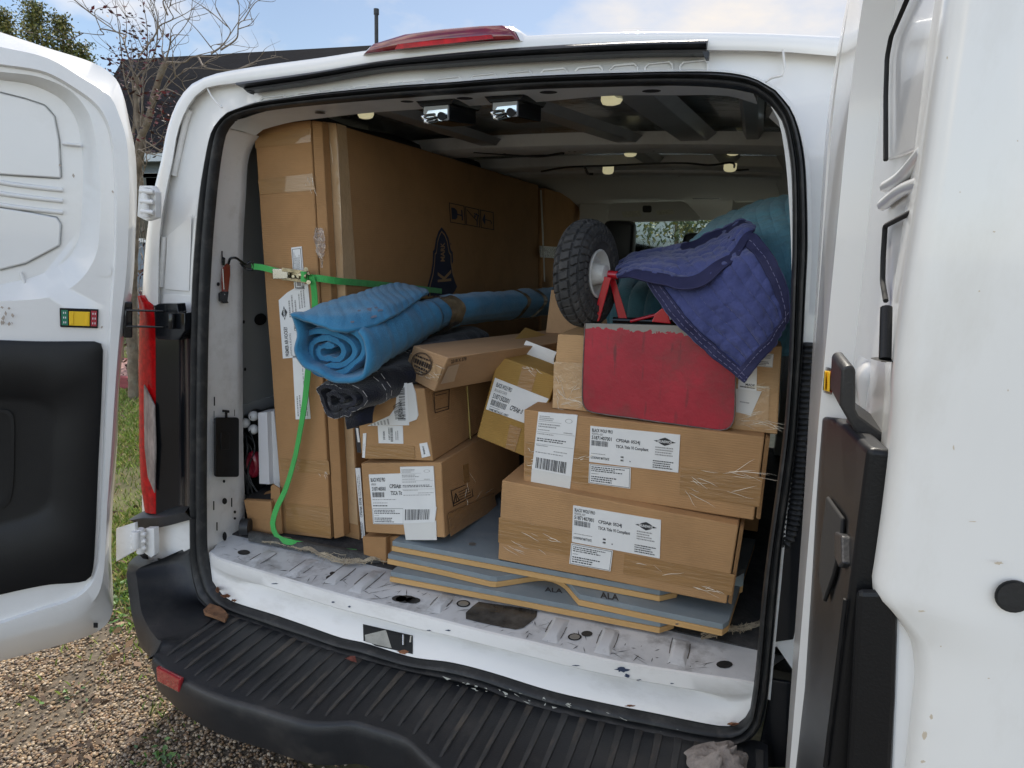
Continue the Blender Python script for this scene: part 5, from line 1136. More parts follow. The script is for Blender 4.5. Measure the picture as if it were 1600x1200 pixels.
P0 = PY(938, 944, f2[-1].y+.0035); 
b.add([PZ(938+29*x-.5*y, 934+4.6*x-9.5*y, .7673) for x, y in V], F); b.build('marker_lettering', INK, b2)
b = MB(); b.add([PZ(851+28*x, 924+3*x-7*y, .7372) for x, y in V], F); b.build('marker_lettering', INK, b3)
for (x, y, zz, r_) in ((738,850,.797,6),(1058,975,.767,3)): b = MB(); b.add([PZ(x+r_*math.cos(R(30*k)), y+r_*.45*math.sin(R(30*k)), zz) for k in range(12)], [tuple(range(12))]); b.build('screw_head', DULL, b1 if zz > .79 else b2)
# ---- two long cartons on the boards
LONGLAB = [('T', 'BLACK WOLF PRO', .02, .26, .06, .155), ('T', 'PEDESTAL ASSY', .02, .15, .175, .235, 2), ('T', '51871407001', .02, .25, .255, .36), ('B', .02, .21, .385, .53), ('T', 'CPSIA#: 0524J', .30, .57, .27, .385), ('T', 'TSCA Title VI Compliant', .30, .665, .44, .55), ('D', .72, .96, .11, .33), ('S', .74, .95, .37, .63, 4, 2), ('L', .0, .235, .62, .92, 3) if False else ('S', .02, .24, .74, .78, 1, 2), ('T', 'LOOK/PAINT MATT/SATE', .02, .23, .83, .90, 1), ('S', .36, .40, .74, .92, 2, 1), ('S', .72, .96, .74, .97, 4, 1), ('S', .46, .48, .84, .9, 1, 1)]
CPS = [('R', .02, .98, .03, .97, (.008, .02)), ('S', .06, .9, .12, .4, 3, 1), ('S', .06, .25, .46, .53, 1, 2), ('S', .06, .8, .6, .93, 3, 1)]
q9 = [PY(x, y, .13) for x, y in ((785,750),(1155,822),(1135,943),(778,874))]; q9[2].z = max(q9[2].z, .7985); q9[3].z = .7985
c9 = carton('long_flat_carton', q9, (.012, .42, 0), 'lowest long carton at the right resting on the grey boards', CARD, seed=9, group='long cartons on the boards')
label(c9, onq(q9, ((896,789),(1033,812),(1031,872),(894,846))), LONGLAB, seed=2); label(c9, onq(q9, ((893,848),(958,860),(954,892),(890,880))), CPS, name='compliance_label', seed=4)
tape(c9, onq(q9, ((780,808),(895,830),(893,868),(779,847)))); tape(c9, onq(q9, ((976,866),(1148,897),(1143,930),(974,896))))
glints(c9, lambda x, y, o: on(q9, x, y, o), [(785,832,850,860,35,30), (840,838,885,845,25,28), (980,872,1070,900,20,60), (1080,915,1120,925,10,25)], 9, 26)
MB().hexa([PY(1156,824,.14), PY(1162,826,.15), PY(1143,945,.15), PY(1137,942,.14)], (.01, .38, 0)).build('end_flap', CARD, c9, bevel=.0015)
q8 = [PY(x, y, .16) for x, y in ((820,640),(1195,682),(1180,812),(817,755))]; zb = max(q9[0].z, q9[1].z)+.002; 
for i in (2, 3): q8[i].z = max(q8[i].z, .5*(q9[0].z+q9[1].z)-.002)
c8 = carton('long_flat_carton', q8, (.012, .42, 0), 'upper long carton at the right with a packing slip beside its label', CARD, seed=8, group='long cartons on the boards')
label(c8, onq(q8, ((923,665),(1063,679),(1060,738),(921,721))), LONGLAB, seed=12); label(c8, onq(q8, ((921,724),(986,730.5),(985,763),(920,754))), CPS, name='compliance_label', seed=14)
SLIP = [('S', .04, .45, .06, .15, 3, 2), ('L', .02, .62, .155, .16, 2), ('S', .04, .6, .19, .27, 2, 2), ('S', .04, .45, .29, .32, 1, 2), ('L', .02, .98, .335, .34, 2), ('S', .04, .65, .36, .39, 1, 2), ('S', .04, .98, .44, .51, 2, 1), ('L', .02, .98, .54, .545, 2), ('S', .04, .5, .56, .59, 1, 2), ('S', .5, .98, .63, .66, 1, 2), ('S', .04, .9, .68, .71, 1, 2), ('B', .08, .86, .78, .97), ('O', .8, .11, .09, .035), ('S', .7, .95, .30, .33, 1, 2)]
label(c8, onq(q8, ((842,643),(903,648),(893,744),(832,732))), SLIP, name='packing_slip', lift=.0016, seed=15); label(c8, onq(q8, ((832,725),(894,738),(891,763),(830,752))), [], name='slip_pouch', paper=PAPER2)
tape(c8, onq(q8, ((822,690),(838,692),(836,745),(820,742)))); tape(c8, onq(q8, ((890,700),(923,704),(921,758),(888,752)))); tape(c8, onq(q8, ((1064,728),(1192,745),(1186,792),(1062,772))))
glints(c8, lambda x, y, o: on(q8, x, y, o), [(1066,738,1090,770,25,45), (1085,735,1180,745,10,60), (1100,760,1150,775,12,45), (822,700,832,730,10,12), (892,708,918,725,-15,18)], 10, 30)
MB().hexa([PY(1196,684,.17), PY(1203,686,.18), PY(1188,812,.18), PY(1181,810,.17)], (.01, .38, 0)).build('end_flap', CARD, c8, bevel=.0015)
# ---- carton behind the plate, wrapped in film
q10 = [PY(x, y, .20) for x, y in ((870,522),(1223,540),(1215,672),(863,637))]; q10[2].z = q10[3].z = 1.213
c10 = carton('film_wrapped_carton', q10, (.0, .42, 0), 'carton wrapped in clear film standing behind the red plate', CARDL, seed=10)
tape(c10, onq(q10, ((866,565),(911,567),(910,640),(864,637))), TAPEL, 'film_band'); tape(c10, onq(q10, ((1150,600),(1203,603),(1200,668),(1148,664))), TAPEL, 'film_band')
glints(c10, lambda x, y, o: on(q10, x, y, o), [(866,567,880,630,70,24), (866,620,905,638,10,35), (880,600,905,625,-40,20), (1150,655,1210,672,5,40), (1150,640,1180,655,-10,30), (1160,602,1200,606,0,30)], 22, 60)
label(c10, onq(q10, ((1155,570),(1183,574),(1182,612),(1153,608))), [('T', 'MADE', .4, .9, .7, .8, 1), ('S', .1, .9, .83, .95, 1, 1)], seed=31); label(c10, onq(q10, ((1150,607),(1190,611),(1173,649),(1150,643))), [('S', .2, .7, .5, .6, 1, 2)], name='slip_pouch', paper=PAPER2, lift=.0014)
label(c10, onq(q10, ((1185,551),(1209,553),(1207,574),(1184,572))), CPS, name='compliance_label', seed=32)
q11 = [PY(x, y, .62) for x, y in ((860,453),(940,455))]; q11 += [Vector((q11[1].x+.005, .62, 1.215)), Vector((q11[0].x-.02, .62, 1.215))]
c11 = carton('upright_carton', q11, (0, .3, 0), 'plain tan carton standing behind the pneumatic wheel', CARDP, seed=11)
carton('hidden_support_carton', [Vector((.05, .60, 1.21)), Vector((.75, .60, 1.21)), Vector((.75, .60, .80)), Vector((.05, .60, .80))], (0, .7, 0), 'dark carton deep in the load below the upright tan one', CARDB, seed=21)
# ---- middle stack
q4 = [PY(x, y, .14) for x, y in ((563,722),(688,722),(697,841),(571,832))]; q4[2].z = max(q4[2].z, .799); q4[3].z = .797
c4 = carton('square_carton', q4, (.015, .57, 0), 'lower carton of the middle stack with labels and a warning triangle on its side', CARD, seed=24, amp=.003)
label(c4, onq(q4, ((577,741),(641,739),(641,793),(582,793))), [('T', 'BLACK WOLF PRO', .04, .40, .10, .22), ('T', 'APRON', .04, .16, .26, .33, 2), ('T', '51871405001', .05, .40, .37, .49), ('B', .05, .36, .53, .68), ('T', 'CPSIA#: 0', .50, .86, .30, .43), ('T', 'TSCA Title', .52, .86, .50, .62), ('S', .04, .8, .74, .78, 1, 2), ('S', .04, .6, .84, .88, 1, 2), ('S', .04, .55, .92, .98, 1, 1)], seed=41)
label(c4, onq(q4, ((582,793),(632,793),(632,819),(584,818))), CPS, name='compliance_label', seed=42)
label(c4, onq(q4, ((626,729),(678,728),(682,792),(631,793))), [i for i in SLIP if i[0] != 'B' and i[2] < 1], name='packing_slip', lift=.0016, seed=43); label(c4, onq(q4, ((631,792),(683,792),(680,815),(631,817))), [('B', .06, .82, .12, .8)], name='barcode_slip', lift=.002, seed=44); label(c4, onq(q4, ((631,815),(682,813),(683,843),(635,843))), [], name='slip_pouch', paper=PAPER2, lift=.0012)
n4 = (q4[2]-q4[1]).cross(Vector((.015, .57, 0))).normalized(); n4 = n4 if n4.dot(CAM-q4[1]) > 0 else -n4
def S4(px, py, o=.001): return PP(px, py, q4[1]+n4*(o+.002), n4)
tape(c4, [S4(x, y) for x, y in ((699,803),(771,770),(776,793),(703,838))]); tape(c4, [S4(x, y, .0004) for x, y in ((722,727),(731,724),(733,752),(724,756))])
b = MB(); polyline(b, S4, ((705,767),(736,754),(739,775),(709,791)), 1.2, 0, True); polyline(b, S4, ((709,787),(712,771),(718,782)), 1.3, 0, True); polyline(b, S4, ((712.5,776),(713.5,783)), 1.2)
for k in range(5): polyline(b, S4, ((717+k*.6, 769+k*4), (734+k*.6, 761+k*4)), 1.0)
b.build('warning_print', [INKB], c4)
glints(c4, lambda x, y, o: S4(x, y, .002), [(724,726,733,750,80,20), (735,770,760,790,-40,20), (728,760,732,800,85,30)], 12, 12)
q5 = [PY(x, y, .145) for x, y in ((553,602),(663,606),(676.5,719),(565,718))]; q5[2].z = max(q5[2].z, q4[1].z+.001); q5[3].z = q4[0].z+.012
c5 = carton('square_carton', q5, (.012, .55, 0), 'upper carton of the middle stack under the black rolled blanket', CARD, seed=25, amp=.003)
label(c5, onq(q5, ((573,664),(634,632),(639,664),(575,665))), [('SV', .1, .6, .2, .9, 6, 2), ('BV', .72, .93, -.3, .6)], name='packing_slip', lift=.0016, seed=51, poly=[(0, .95), (.6, .2), (.95, -.4), (1, 1)])
label(c5, onq(q5, ((622,600),(636,598),(640,664),(617,664))), [('BV', .25, .8, .1, .88)], name='barcode_slip', lift=.0018, seed=52); label(c5, onq(q5, ((631,600),(648,597),(655,654),(638,660))), [], name='slip_pouch', paper=PAPER2, lift=.0012, poly=[(0, 0), (.8, 0), (1, .3), (1, .9), (.8, 1), (0, 1)])
label(c5, onq(q5, ((591,665),(630,665),(631,693),(592.5,692))), [('V', '51871405001', .2, .28, .3, .8), ('V', '51871405001', .42, .48, .1, .8), ('BV', .5, .6, .1, .9), ('SV', .7, .85, .1, .8, 2, 2)], name='small_label', seed=53); label(c5, onq(q5, ((568,677),(573,676.5),(571,715),(567,714.5))), [('SV', .4, .7, .4, .7, 1, 2)], name='strip_label'); label(c5, onq(q5, ((656,693),(668,691),(673,712),(660,715))), [('BV', .3, .5, .2, .8)], name='small_label', seed=54)
tape(c5, onq(q5, ((570,697),(648,697),(649,717),(571,716))))
n5 = (q5[2]-q5[1]).cross(Vector((.012, .55, 0))).normalized(); n5 = n5 if n5.dot(CAM-q5[1]) > 0 else -n5
def S5(px, py, o=.001): return PP(px, py, q5[1]+n5*(o+.002), n5)
b = MB(); polyline(b, S5, ((678,614),(702,608),(701,639),(680,645)), 1.1, 0, True); polyline(b, S5, ((681,618),(698,614)), .9); polyline(b, S5, ((682,640),(700,635)), .9); b.build('printed_frame', [INKB], c5)
b = MB(); b.tube([S5(730,603,.002), S5(735,686,.002)], .0022, 6); b.build('yellow_strapping', mat('yellow_strapping', (.45, .36, .10), .5), c5)
q12 = [PY(x, y, .15) for x, y in ((566,838),(602,838),(604,866),(568,867))]; q12[2].z = q12[3].z = .705; carton('small_filler_carton', q12, (.02, .30, 0), 'small carton wedged under the middle stack beside the grey boards', CARDB, seed=30, amp=.001)
q12 = [PY(x, y, .17) for x, y in ((604,838),(625,838),(626,862),(606,862))]; q12[2].z = q12[3].z = .705; carton('small_filler_carton', q12, (.02, .30, 0), 'narrow strip of carton just left of the topmost grey board end', CARDB, seed=31, amp=.001)
# ---- long thin carton lying across
BL6 = PZ(632,587,1.247); BR6 = PZ(679,611.5,1.247); d6 = (PZ(769,595,1.247)-BR6).normalized(); n6 = (BR6-BL6).cross(Vector((0, 0, 1))).normalized()
TL6 = PP(646,539,BL6,n6); TR6 = PP(699,558,BL6,n6); q6 = [TL6, TR6, BR6, BL6]
c6 = carton('long_thin_carton', q6, d6*1.05, 'long thin carton with a round stamp on its taped end lying over the middle stack', CARDP, seed=26)
b = MB(); f6, _n = quadmap(q6)
for s_, w_ in ((.33, .02), (.30, .012)):
    P = [f6(.43+r_*.95*math.cos(R(12*k)), .42+r_*math.sin(R(12*k)), .0045) for r_ in (s_, s_-w_) for k in range(30)]; b.add(P, [(k, (k+1) % 30, 30+(k+1) % 30, 30+k) for k in range(30)])
for v0, v1, u0, u1 in ((.22, .27, .2, .66), (.33, .47, .18, .70), (.52, .58, .25, .66), (.62, .66, .3, .6)):
    u = u0
    while u < u1: w = random.uniform(.02, .07); b.add([f6(u, v0, .0045), f6(min(u1, u+w), v0, .0045), f6(min(u1, u+w), v1, .0045), f6(u, v1, .0045)], [(0, 1, 2, 3)]); u += w+.02
b.build('round_stamp', INKB, c6); tape(c6, [f6(0, .28), f6(1, .28), f6(1, .72), f6(0, .72)], TAPEL); glints(c6, lambda x, y, o: on(q6, x, y, o), [(640,575,680,600,15,22), (650,560,690,575,25,22)], 61, 16)
n6s = (TR6-BR6).cross(d6).normalized(); n6s = n6s if n6s.dot(CAM-TR6) > 0 else -n6s
def S6(px, py, o=.001): return PP(px, py, TR6+n6s*(o+.002), n6s)
V, F = glyphs('2318 X 378'); b = MB(); b.add([S6(705+24*x, 568-5*x-5.5*y) for x, y in V], F); b.build('size_print', INKB, c6); tape(c6, [S6(x, y) for x, y in ((700,572),(717,568),(709,595),(688,599))], mat('greyish_tape', (.42, .31, .22), .3, coat=.4))
# ---- mustard carton leaning
q7 = [PY(x, y, .26) for x, y in ((780,556),(872,589),(828,716),(744,683))]
c7 = carton('mustard_carton', q7, (-.03, .30, .045), 'mustard yellow carton tilted to the right with a curled sheet on its top', CARDY, seed=27)
label(c7, onq(q7, ((774,590),(858,623),(829,664),(760,639))), [('T', 'BLACK WOLF PRO', .06, .36, .10, .24), ('T', 'BIG & ARCH CONTR', .06, .30, .29, .38, 2), ('T', '51871502001', .06, .40, .44, .60), ('B', .06, .38, .64, .82), ('T', 'CPSIA#: 0', .46, .72, .60, .78), ('S', .06, .3, .86, .9, 1, 2), ('T', 'SAME METALLIC GREY', .06, .5, .92, .99, 1)], seed=71)
tape(c7, onq(q7, ((817,571),(840,579),(830,615),(808,606)))); tape(c7, onq(q7, ((797,663),(815,669),(805,705),(790,700))))
glints(c7, lambda x, y, o: on(q7, x, y, o), [(815,572,838,582,40,14)], 71, 8)
t7 = q7[0]+Vector((-.03, .30, .045)); b = MB(); ta, tb_ = q7[0].lerp(t7, .33), q7[1].lerp(q7[1]+(t7-q7[0]), .33)
b.tube([ta+Vector((0, 0, .003)), tb_+Vector((0, 0, .003))], .0022, 6); b.build('lid_gap_edge', mat('pale_card_edge', (.62, .52, .22), .8), c7)
pp = []
for i in range(7):
    t = i/6; row = []
    for j in range(9):
        u = j/8; p = PY(822+48*u, 562+12*u-30*t+6*t*u, .34+.10*t*(1-t)+.05*(1-t)*0); row.append(p+Vector((0, .03*(t-.5)**2*4-.03, .0)))
    pp.append(row)
tag(MB().grid(pp).build('curled_sheet', PAPER2, smooth=80), 'curled white sheet of paper standing on the mustard carton', 'paper')
# ---- left corner: small open carton, white box, balls, red disc, cable
q13 = [PY(x, y, .17) for x, y in ((381,781),(423,783),(427,836),(390,833))]
for p in q13[2:]: p.z = .705
e13 = carton('small_open_carton', q13, (-.02, .16, 0), 'small open carton at the left wall beside the green strap', CARDB, seed=33, amp=.003)
MB().prism([PY(x, y, .185) for x, y in ((423,760),(426,757),(437,764),(441,834),(428,836),(423,785))], (0, .006, 0)).build('raised_flap', CARDB, e13, bevel=.001)
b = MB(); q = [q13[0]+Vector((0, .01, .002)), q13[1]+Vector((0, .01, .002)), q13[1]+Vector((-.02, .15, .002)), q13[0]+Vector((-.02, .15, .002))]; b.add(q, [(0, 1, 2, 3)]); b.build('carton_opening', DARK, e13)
wb = empty('white_flat_box', PY(418, 755, .26), 'narrow white box standing upright left of the tallest carton', 'box')
qw = [PY(x, y, .24) for x, y in ((403,645),(417,644),(421,757),(405,756))]; qw2 = [PY(x, y, .26) for x, y in ((418,644),(428,643),(438,754),(421,757))]
MB().hexa(qw, (-.0, .05, 0)).build('front_panel', mat('white_card', (.72, .72, .73), .5), wb, bevel=.001); MB().hexa(qw2, (0, .04, 0)).build('side_panel', mat('offwhite_card', (.66, .66, .65), .55), wb, bevel=.001)
MB().hexa([PY(x, y, .262) for x, y in ((428,755),(437,754),(437,763),(431,764))], (0, .03, 0)).build('bottom_flap', PAPER2, wb)
BALL = mat('white_ball', (.74, .74, .72), .25, coat=.5)
for (px, py, lab) in ((383,661,'leftmost white ball of the three heaped at the left wall'), (396,650,'topmost white ball of the three, against the white box'), (396,671,'lowest white ball of the three, above the red disc')):
    c = PY(px, py, .27); b = MB(); bm = bmesh.new(); bmesh.ops.create_uvsphere(bm, u_segments=20, v_segments=14, radius=.0165); b.add([v.co+c for v in bm.verts], [tuple(v.index for v in f.verts) for f in bm.faces]); bm.free()
    e = b.build('white_ball', BALL, smooth=80); tag(e, lab, 'ball', 'white balls by the left wall')
    m_ = MB(); tk = [c+Vector((.0035+.003*k*0, -.0169, .004-.0025*k)) for k in range(4)]; m_.tube(tk, .0009, 5); m_.build('printed_mark', INK, e)
c = PY(397, 725, .25); b = MB(); rows = []
for dy, r_ in ((.03, .55), (.0, .75), (-.012, .7), (-.016, .5), (-.012, .42), (-.012, .1)): rows.append([c+Vector((.026*1.0*r_*math.cos(R(15*k))*1.3, dy, .062*r_*math.sin(R(15*k)))) for k in range(24)])
b.grid(rows, closed=True); b.add(rows[-1], [tuple(range(24))]); tag(b.build('red_disc', mat('red_plastic', (.17, .008, .02), .3, coat=.4), smooth=60), 'dark red plastic disc behind the white box at the left wall', 'disc')
b = MB(); rnd = random.Random(9)
for k in range(7):
    x0 = 378+rnd.uniform(0, 14); b.tube(cat([PY(x0, 672+rnd.uniform(0, 20), .255), PY(x0+rnd.uniform(0, 14), 700+rnd.uniform(-6, 6), .23+.01*k), PY(x0+rnd.uniform(-4, 12), 735, .235), PY(386+rnd.uniform(0, 26), 778, .24)], 24), .0028, 6)
b.build('cable_bundle', RUBBER, smooth=80); tag(bpy.data.objects['cable_bundle'], 'tangle of black cables hanging by the left wall under the white balls', 'cable')
bag = MB().prism([PY(x, y, .285) for x, y in ((377,655),(392,640),(408,645),(412,700),(408,770),(380,775),(376,720))], (0, .03, 0)).build('black_bag', TRIM, bevel=.01, bseg=3); tag(bag, 'black bag behind the white balls and red disc', 'bag')
b = MB(); cc = PY(382, 824, .135)
b.tube([cc+Vector((-.012, 0, 0)), cc+Vector((.012, .01, 0))], .026, 16); tag(b.build('black_roller', RUBBER, smooth=60), 'small black roller in front of the small open carton', 'roller')
# ---- green ratchet strap
GREEN = mat('green_webbing', (.045, .38, .07), .55, var=.12, vscale=30, bump=.3, bscale=300, stretch=(1, 1, .3), sheen=.3)
st = empty('ratchet_strap', PY(455, 430, .17), 'bright green ratchet strap hooked to the left pillar and drawn around the cartons', 'strap')
hk = [PY(x, y, Y) for x, y, Y in ((357,412,.105), (360,404,.10), (368,403,.11), (376,408,.13), (384,413,.15), (392,409,.16), (396,412,.165), (396,420,.165), (388,421,.16), (380,416,.15), (376,411,.14))]
MB().tube(cat(hk, 50), .0035, 8).build('wire_hook', GLOSSB, st, smooth=80)
MB().ribbon(cat([PY(x, y, .165) for x, y in ((394,416),(410,418),(430,423),(452,428))], 14), .017, Vector((.1, -1, .05)), thick=.0022).build('webbing', GREEN, st, smooth=60)
def SBp(px, py): p = SB(px, py, .004); return p
w2 = [PY(484,434,.165), PY(500,435,.17), PY(526,439,.205)]+[SBp(x, y) for x, y in ((545,440.5),(575,443),(620,447),(690,455))]
MB().ribbon(cat(w2, 30), .019, [Vector((.25, -1, .05))]*10+[nB]*20, thick=.0012).build('webbing', GREEN, st, smooth=60)
w3 = [PY(x, y, Y) for x, y, Y in ((487,432,.155), (490,446,.16), (492,470,.17), (490,520,.18), (482,575,.178), (476,630,.175), (466,690,.172), (459,722,.17), (446,765,.165), (432,795,.155), (426,820,.145), (433,838,.14))]+[PZ(x, y, z) for x, y, z in ((448,846,.722), (470,850,.714), (490,852,.711), (520,858,.711), (556,861,.711))]
c = cat(w3, 60); nr = []
for i in range(60):
    t = i/59; nr.append(Vector((.25*math.sin(t*9), -1, .0)) if t < .74 else Vector((0, -(1-(t-.74)/.26*1.0)**2-.05, 1)).lerp(Vector((0, -1, 0)), max(0, 1-(t-.74)*9)))
MB().ribbon(c, .018, nr, thick=.0013).build('loose_tail', GREEN, st, smooth=60)
rt_ = empty('ratchet_buckle', PY(457, 430, .15), None, None); rt_.parent = st; rt_.matrix_parent_inverse = WM(st).inverted()
BR_ = mat('zinc_plate', (.34, .30, .21), .32, metal=1.0, var=.5, vscale=60)
b = MB(); b.hexa([PY(x, y, .150) for x, y in ((425,420),(449,420),(449,436),(426,436))], (0, .012, 0)); b.build('handle', STEEL, rt_, bevel=.002)
b = MB(); b.hexa([PY(x, y, .146) for x, y in ((440,418),(482,424),(484,430),(440,424))], (0, .004, 0)); b.hexa([PY(x, y, .146) for x, y in ((446,434),(482,438),(480,443),(446,438))], (0, .004, 0)); b.hexa([PY(x, y, .165) for x, y in ((440,418),(482,424),(484,440),(440,438))], (0, .003, 0)); b.build('frame', BR_, rt_, bevel=.001)
b = MB(); 
for (x, y, r_) in ((478,421,.006), (466,431,.006), (458,432,.004), (482,441,.006)): b.tube([PY(x, y, .142), PY(x, y, .164)], r_, 10)
b.tube([PY(470,430,.150), PY(481,432,.150)], .010, 12); b.build('spindle', BR_, rt_, smooth=50)
MB().tube([PY(476,424,.150), PY(476,440,.150)], .011, 12).build('wound_webbing', GREEN, rt_, smooth=60)
# ---- folding knife on the pillar
kn = empty('pocket_tool', PIL(350, 440), 'red handled folding pocket tool clipped to the left pillar', 'tool')
MB().prism([PIL(x, y, .006) for x, y in ((346,420),(353,411),(357,414),(357,430),(354,456),(346,457),(345,440))], PD(430, .008)).build('handle', mat('red_brown_scale', (.17, .025, .015), .25, coat=.6), kn, bevel=.002)
b = MB(); b.prism([PIL(x, y, .005) for x, y in ((345,455),(354,455),(352,470),(354,473),(346,474),(341,470),(341,458))], PD(460, .009)); b.prism([PIL(x, y, .008) for x, y in ((346,401),(350,403),(349,415),(346,414))], PD(410, .006)); b.build('black_bolster', GLOSSB, kn, bevel=.001)
b = MB(); b.tube([PIL(348, 420, .016), PIL(350, 452, .016)], .0015, 5); b.disc(PIL(351, 460, .016), (.002, 0, 0), (0, 0, .002), 8); b.build('pin', DULL, kn)
# ---- netting, felt strip, rag, scraps
NET = mat('jute_net', (.44, .37, .26), .95, var=.25, vscale=60)
b = MB(); rnd = random.Random(31)
def netz(px, py): 
    p = PZ(px, py, .705); p.z += .006+.012*abs(noise.noise(Vector((px*.03, py*.05, 0)))); return p
spine = [(410,846),(440,850),(480,861),(510,872),(530,880),(560,880),(600,876),(640,880)]
sp = cat(spine, 60)
for k in range(16):
    off = rnd.uniform(-9, 7); b.tube([netz(p.x+rnd.uniform(-1, 1), p.y+off*(.5+.5*math.sin(i*.05+k))+rnd.uniform(-.6, .6)) for i, p in enumerate(sp)], .0009, 4)
for k in range(170):
    p = sp[rnd.randrange(60)]; a = rnd.uniform(0, 3.14); l = rnd.uniform(4, 11); q = [(p.x+math.cos(a)*l*t+rnd.uniform(-1, 1), p.y+math.sin(a)*l*.8*t+rnd.uniform(-1, 1)) for t in (-1, -.3, .3, 1)]
    b.tube([netz(*z) for z in q], .0007, 4)
tag(b.build('frayed_netting', NET, smooth=80), 'frayed beige netting crumpled along the left of the sill', 'netting')
b = MB(); sp2 = cat([(1095,1000),(1130,990),(1160,985),(1190,978)], 30)
for k in range(12): 
    off = rnd.uniform(-5, 6); b.tube([netz(p.x, p.y+off+rnd.uniform(-.8, .8)) for p in sp2], .0009, 4)
for k in range(70):
    p = sp2[rnd.randrange(8, 30)]; a = rnd.uniform(0, 3.14); l = rnd.uniform(4, 9); b.tube([netz(p.x+math.cos(a)*l*t, p.y+math.sin(a)*l*t) for t in (-1, -.3, .3, 1)], .0008, 4)
tag(b.build('frayed_netting', NET, smooth=80), 'small wad of beige netting at the right end of the boards', 'netting')
FELT = mat('grey_felt', (.085, .085, .08), .95, var=.3, vscale=40, bump=.5, bscale=150)
fs = cat([(388,838),(430,846),(480,856),(530,866),(570,872),(600,872)], 40); rows = []
for o, z in ((-9, 0), (-6, .010), (0, .014), (5, .008), (7, 0)): rows.append([PZ(p.x, p.y+o+noise.noise(Vector((i*.4, o, 0)))*1.5, .706)+Vector((0, 0, z)) for i, p in enumerate(fs)])
tag(MB().grid(rows).build('felt_strip', FELT, smooth=60), 'dark grey felt edge behind the netting on the left of the sill', 'felt')
# bits behind the boards on the right
b = MB(); b.hexa([PY(x, y, .30) for x, y in ((1145,905),(1163,895),(1161,915),(1148,922))], (0, .03, 0), 0); b.hexa([PY(x, y, .30) for x, y in ((1148,922),(1161,915),(1160,925),(1150,930))], (0, .03, 0), 1)
tag(b.build('board_offcut', [GBRD, WOOD]), 'small grey board offcut poking out right of the lowest carton', 'offcut')
# crumpled rag on the bumper, wood scrap, leaf
def crumple(name, outline, zfun, m, lab, cat_, amp, seed, h):
    P = cat(outline+[outline[0]], 41)[:-1]; c = sum(P, Vector((0, 0)))/40; rows = []
    for i in range(9):
        t = i/8; row = []
        for k, p in enumerate(P):
            x, y = c.x+(p.x-c.x)*(1-t), c.y+(p.y-c.y)*(1-t); w = zfun(x, y); nn = noise.noise(Vector((x*.055, y*.07, seed)))+.7*noise.noise(Vector((x*.14, y*.16, seed+5)))
            row.append(w+Vector((nn*amp*.6, nn*amp*.4, .002+h*min(1, t*2.2)*(.75+.5*nn)+amp*.5*max(0, nn))))
        rows.append(row)
    o = MB().grid(rows, closed=True).build(name, m, smooth=80, sub=1); return tag(o, lab, cat_)
RAG = mat('dirty_rag', (.27, .235, .21), .95, var=.35, vscale=14, bump=.5, bscale=90, dirt=(.10, .08, .07), dirt_amt=.7, dscale=18)
crumple('crumpled_rag', [Vector(p) for p in ((1068,1178),(1090,1165),(1120,1160),(1145,1166),(1165,1185),(1175,1215),(1100,1230),(1075,1195))], lambda x, y: PZ(x, y, .560), RAG, 'crumpled grey rag on the bumper step at the bottom right', 'rag', .042, 3, .032)
b = MB(); q = [PZ(x, y, .563) for x, y in ((318,957),(328,947),(344,952),(352,958),(357,965),(352,974),(335,967),(320,962))]; b.prism(q, (0, 0, .010)); tag(b.build('wood_scrap', mat('rotten_wood', (.20, .10, .05), .9, var=.5, vscale=30, bump=.6, bscale=60), bevel=.002), 'flat brown scrap of wood on the left of the bumper step', 'scrap')
b = MB(); c = PZ(548, 1034, .562)
b.add([c+Vector(v) for v in ((-.02, 0, .002), (-.008, -.008, .012), (.006, -.009, .010), (.02, -.002, .004), (.008, .008, .014), (-.006, .009, .01))], [(0, 1, 4, 5), (1, 2, 4), (2, 3, 4)]); tag(b.build('dead_leaf', mat('russet_leaf', (.16, .045, .03), .7, var=.4, vscale=60)), 'curled russet leaf on the bumper step under the latch opening', 'leaf')
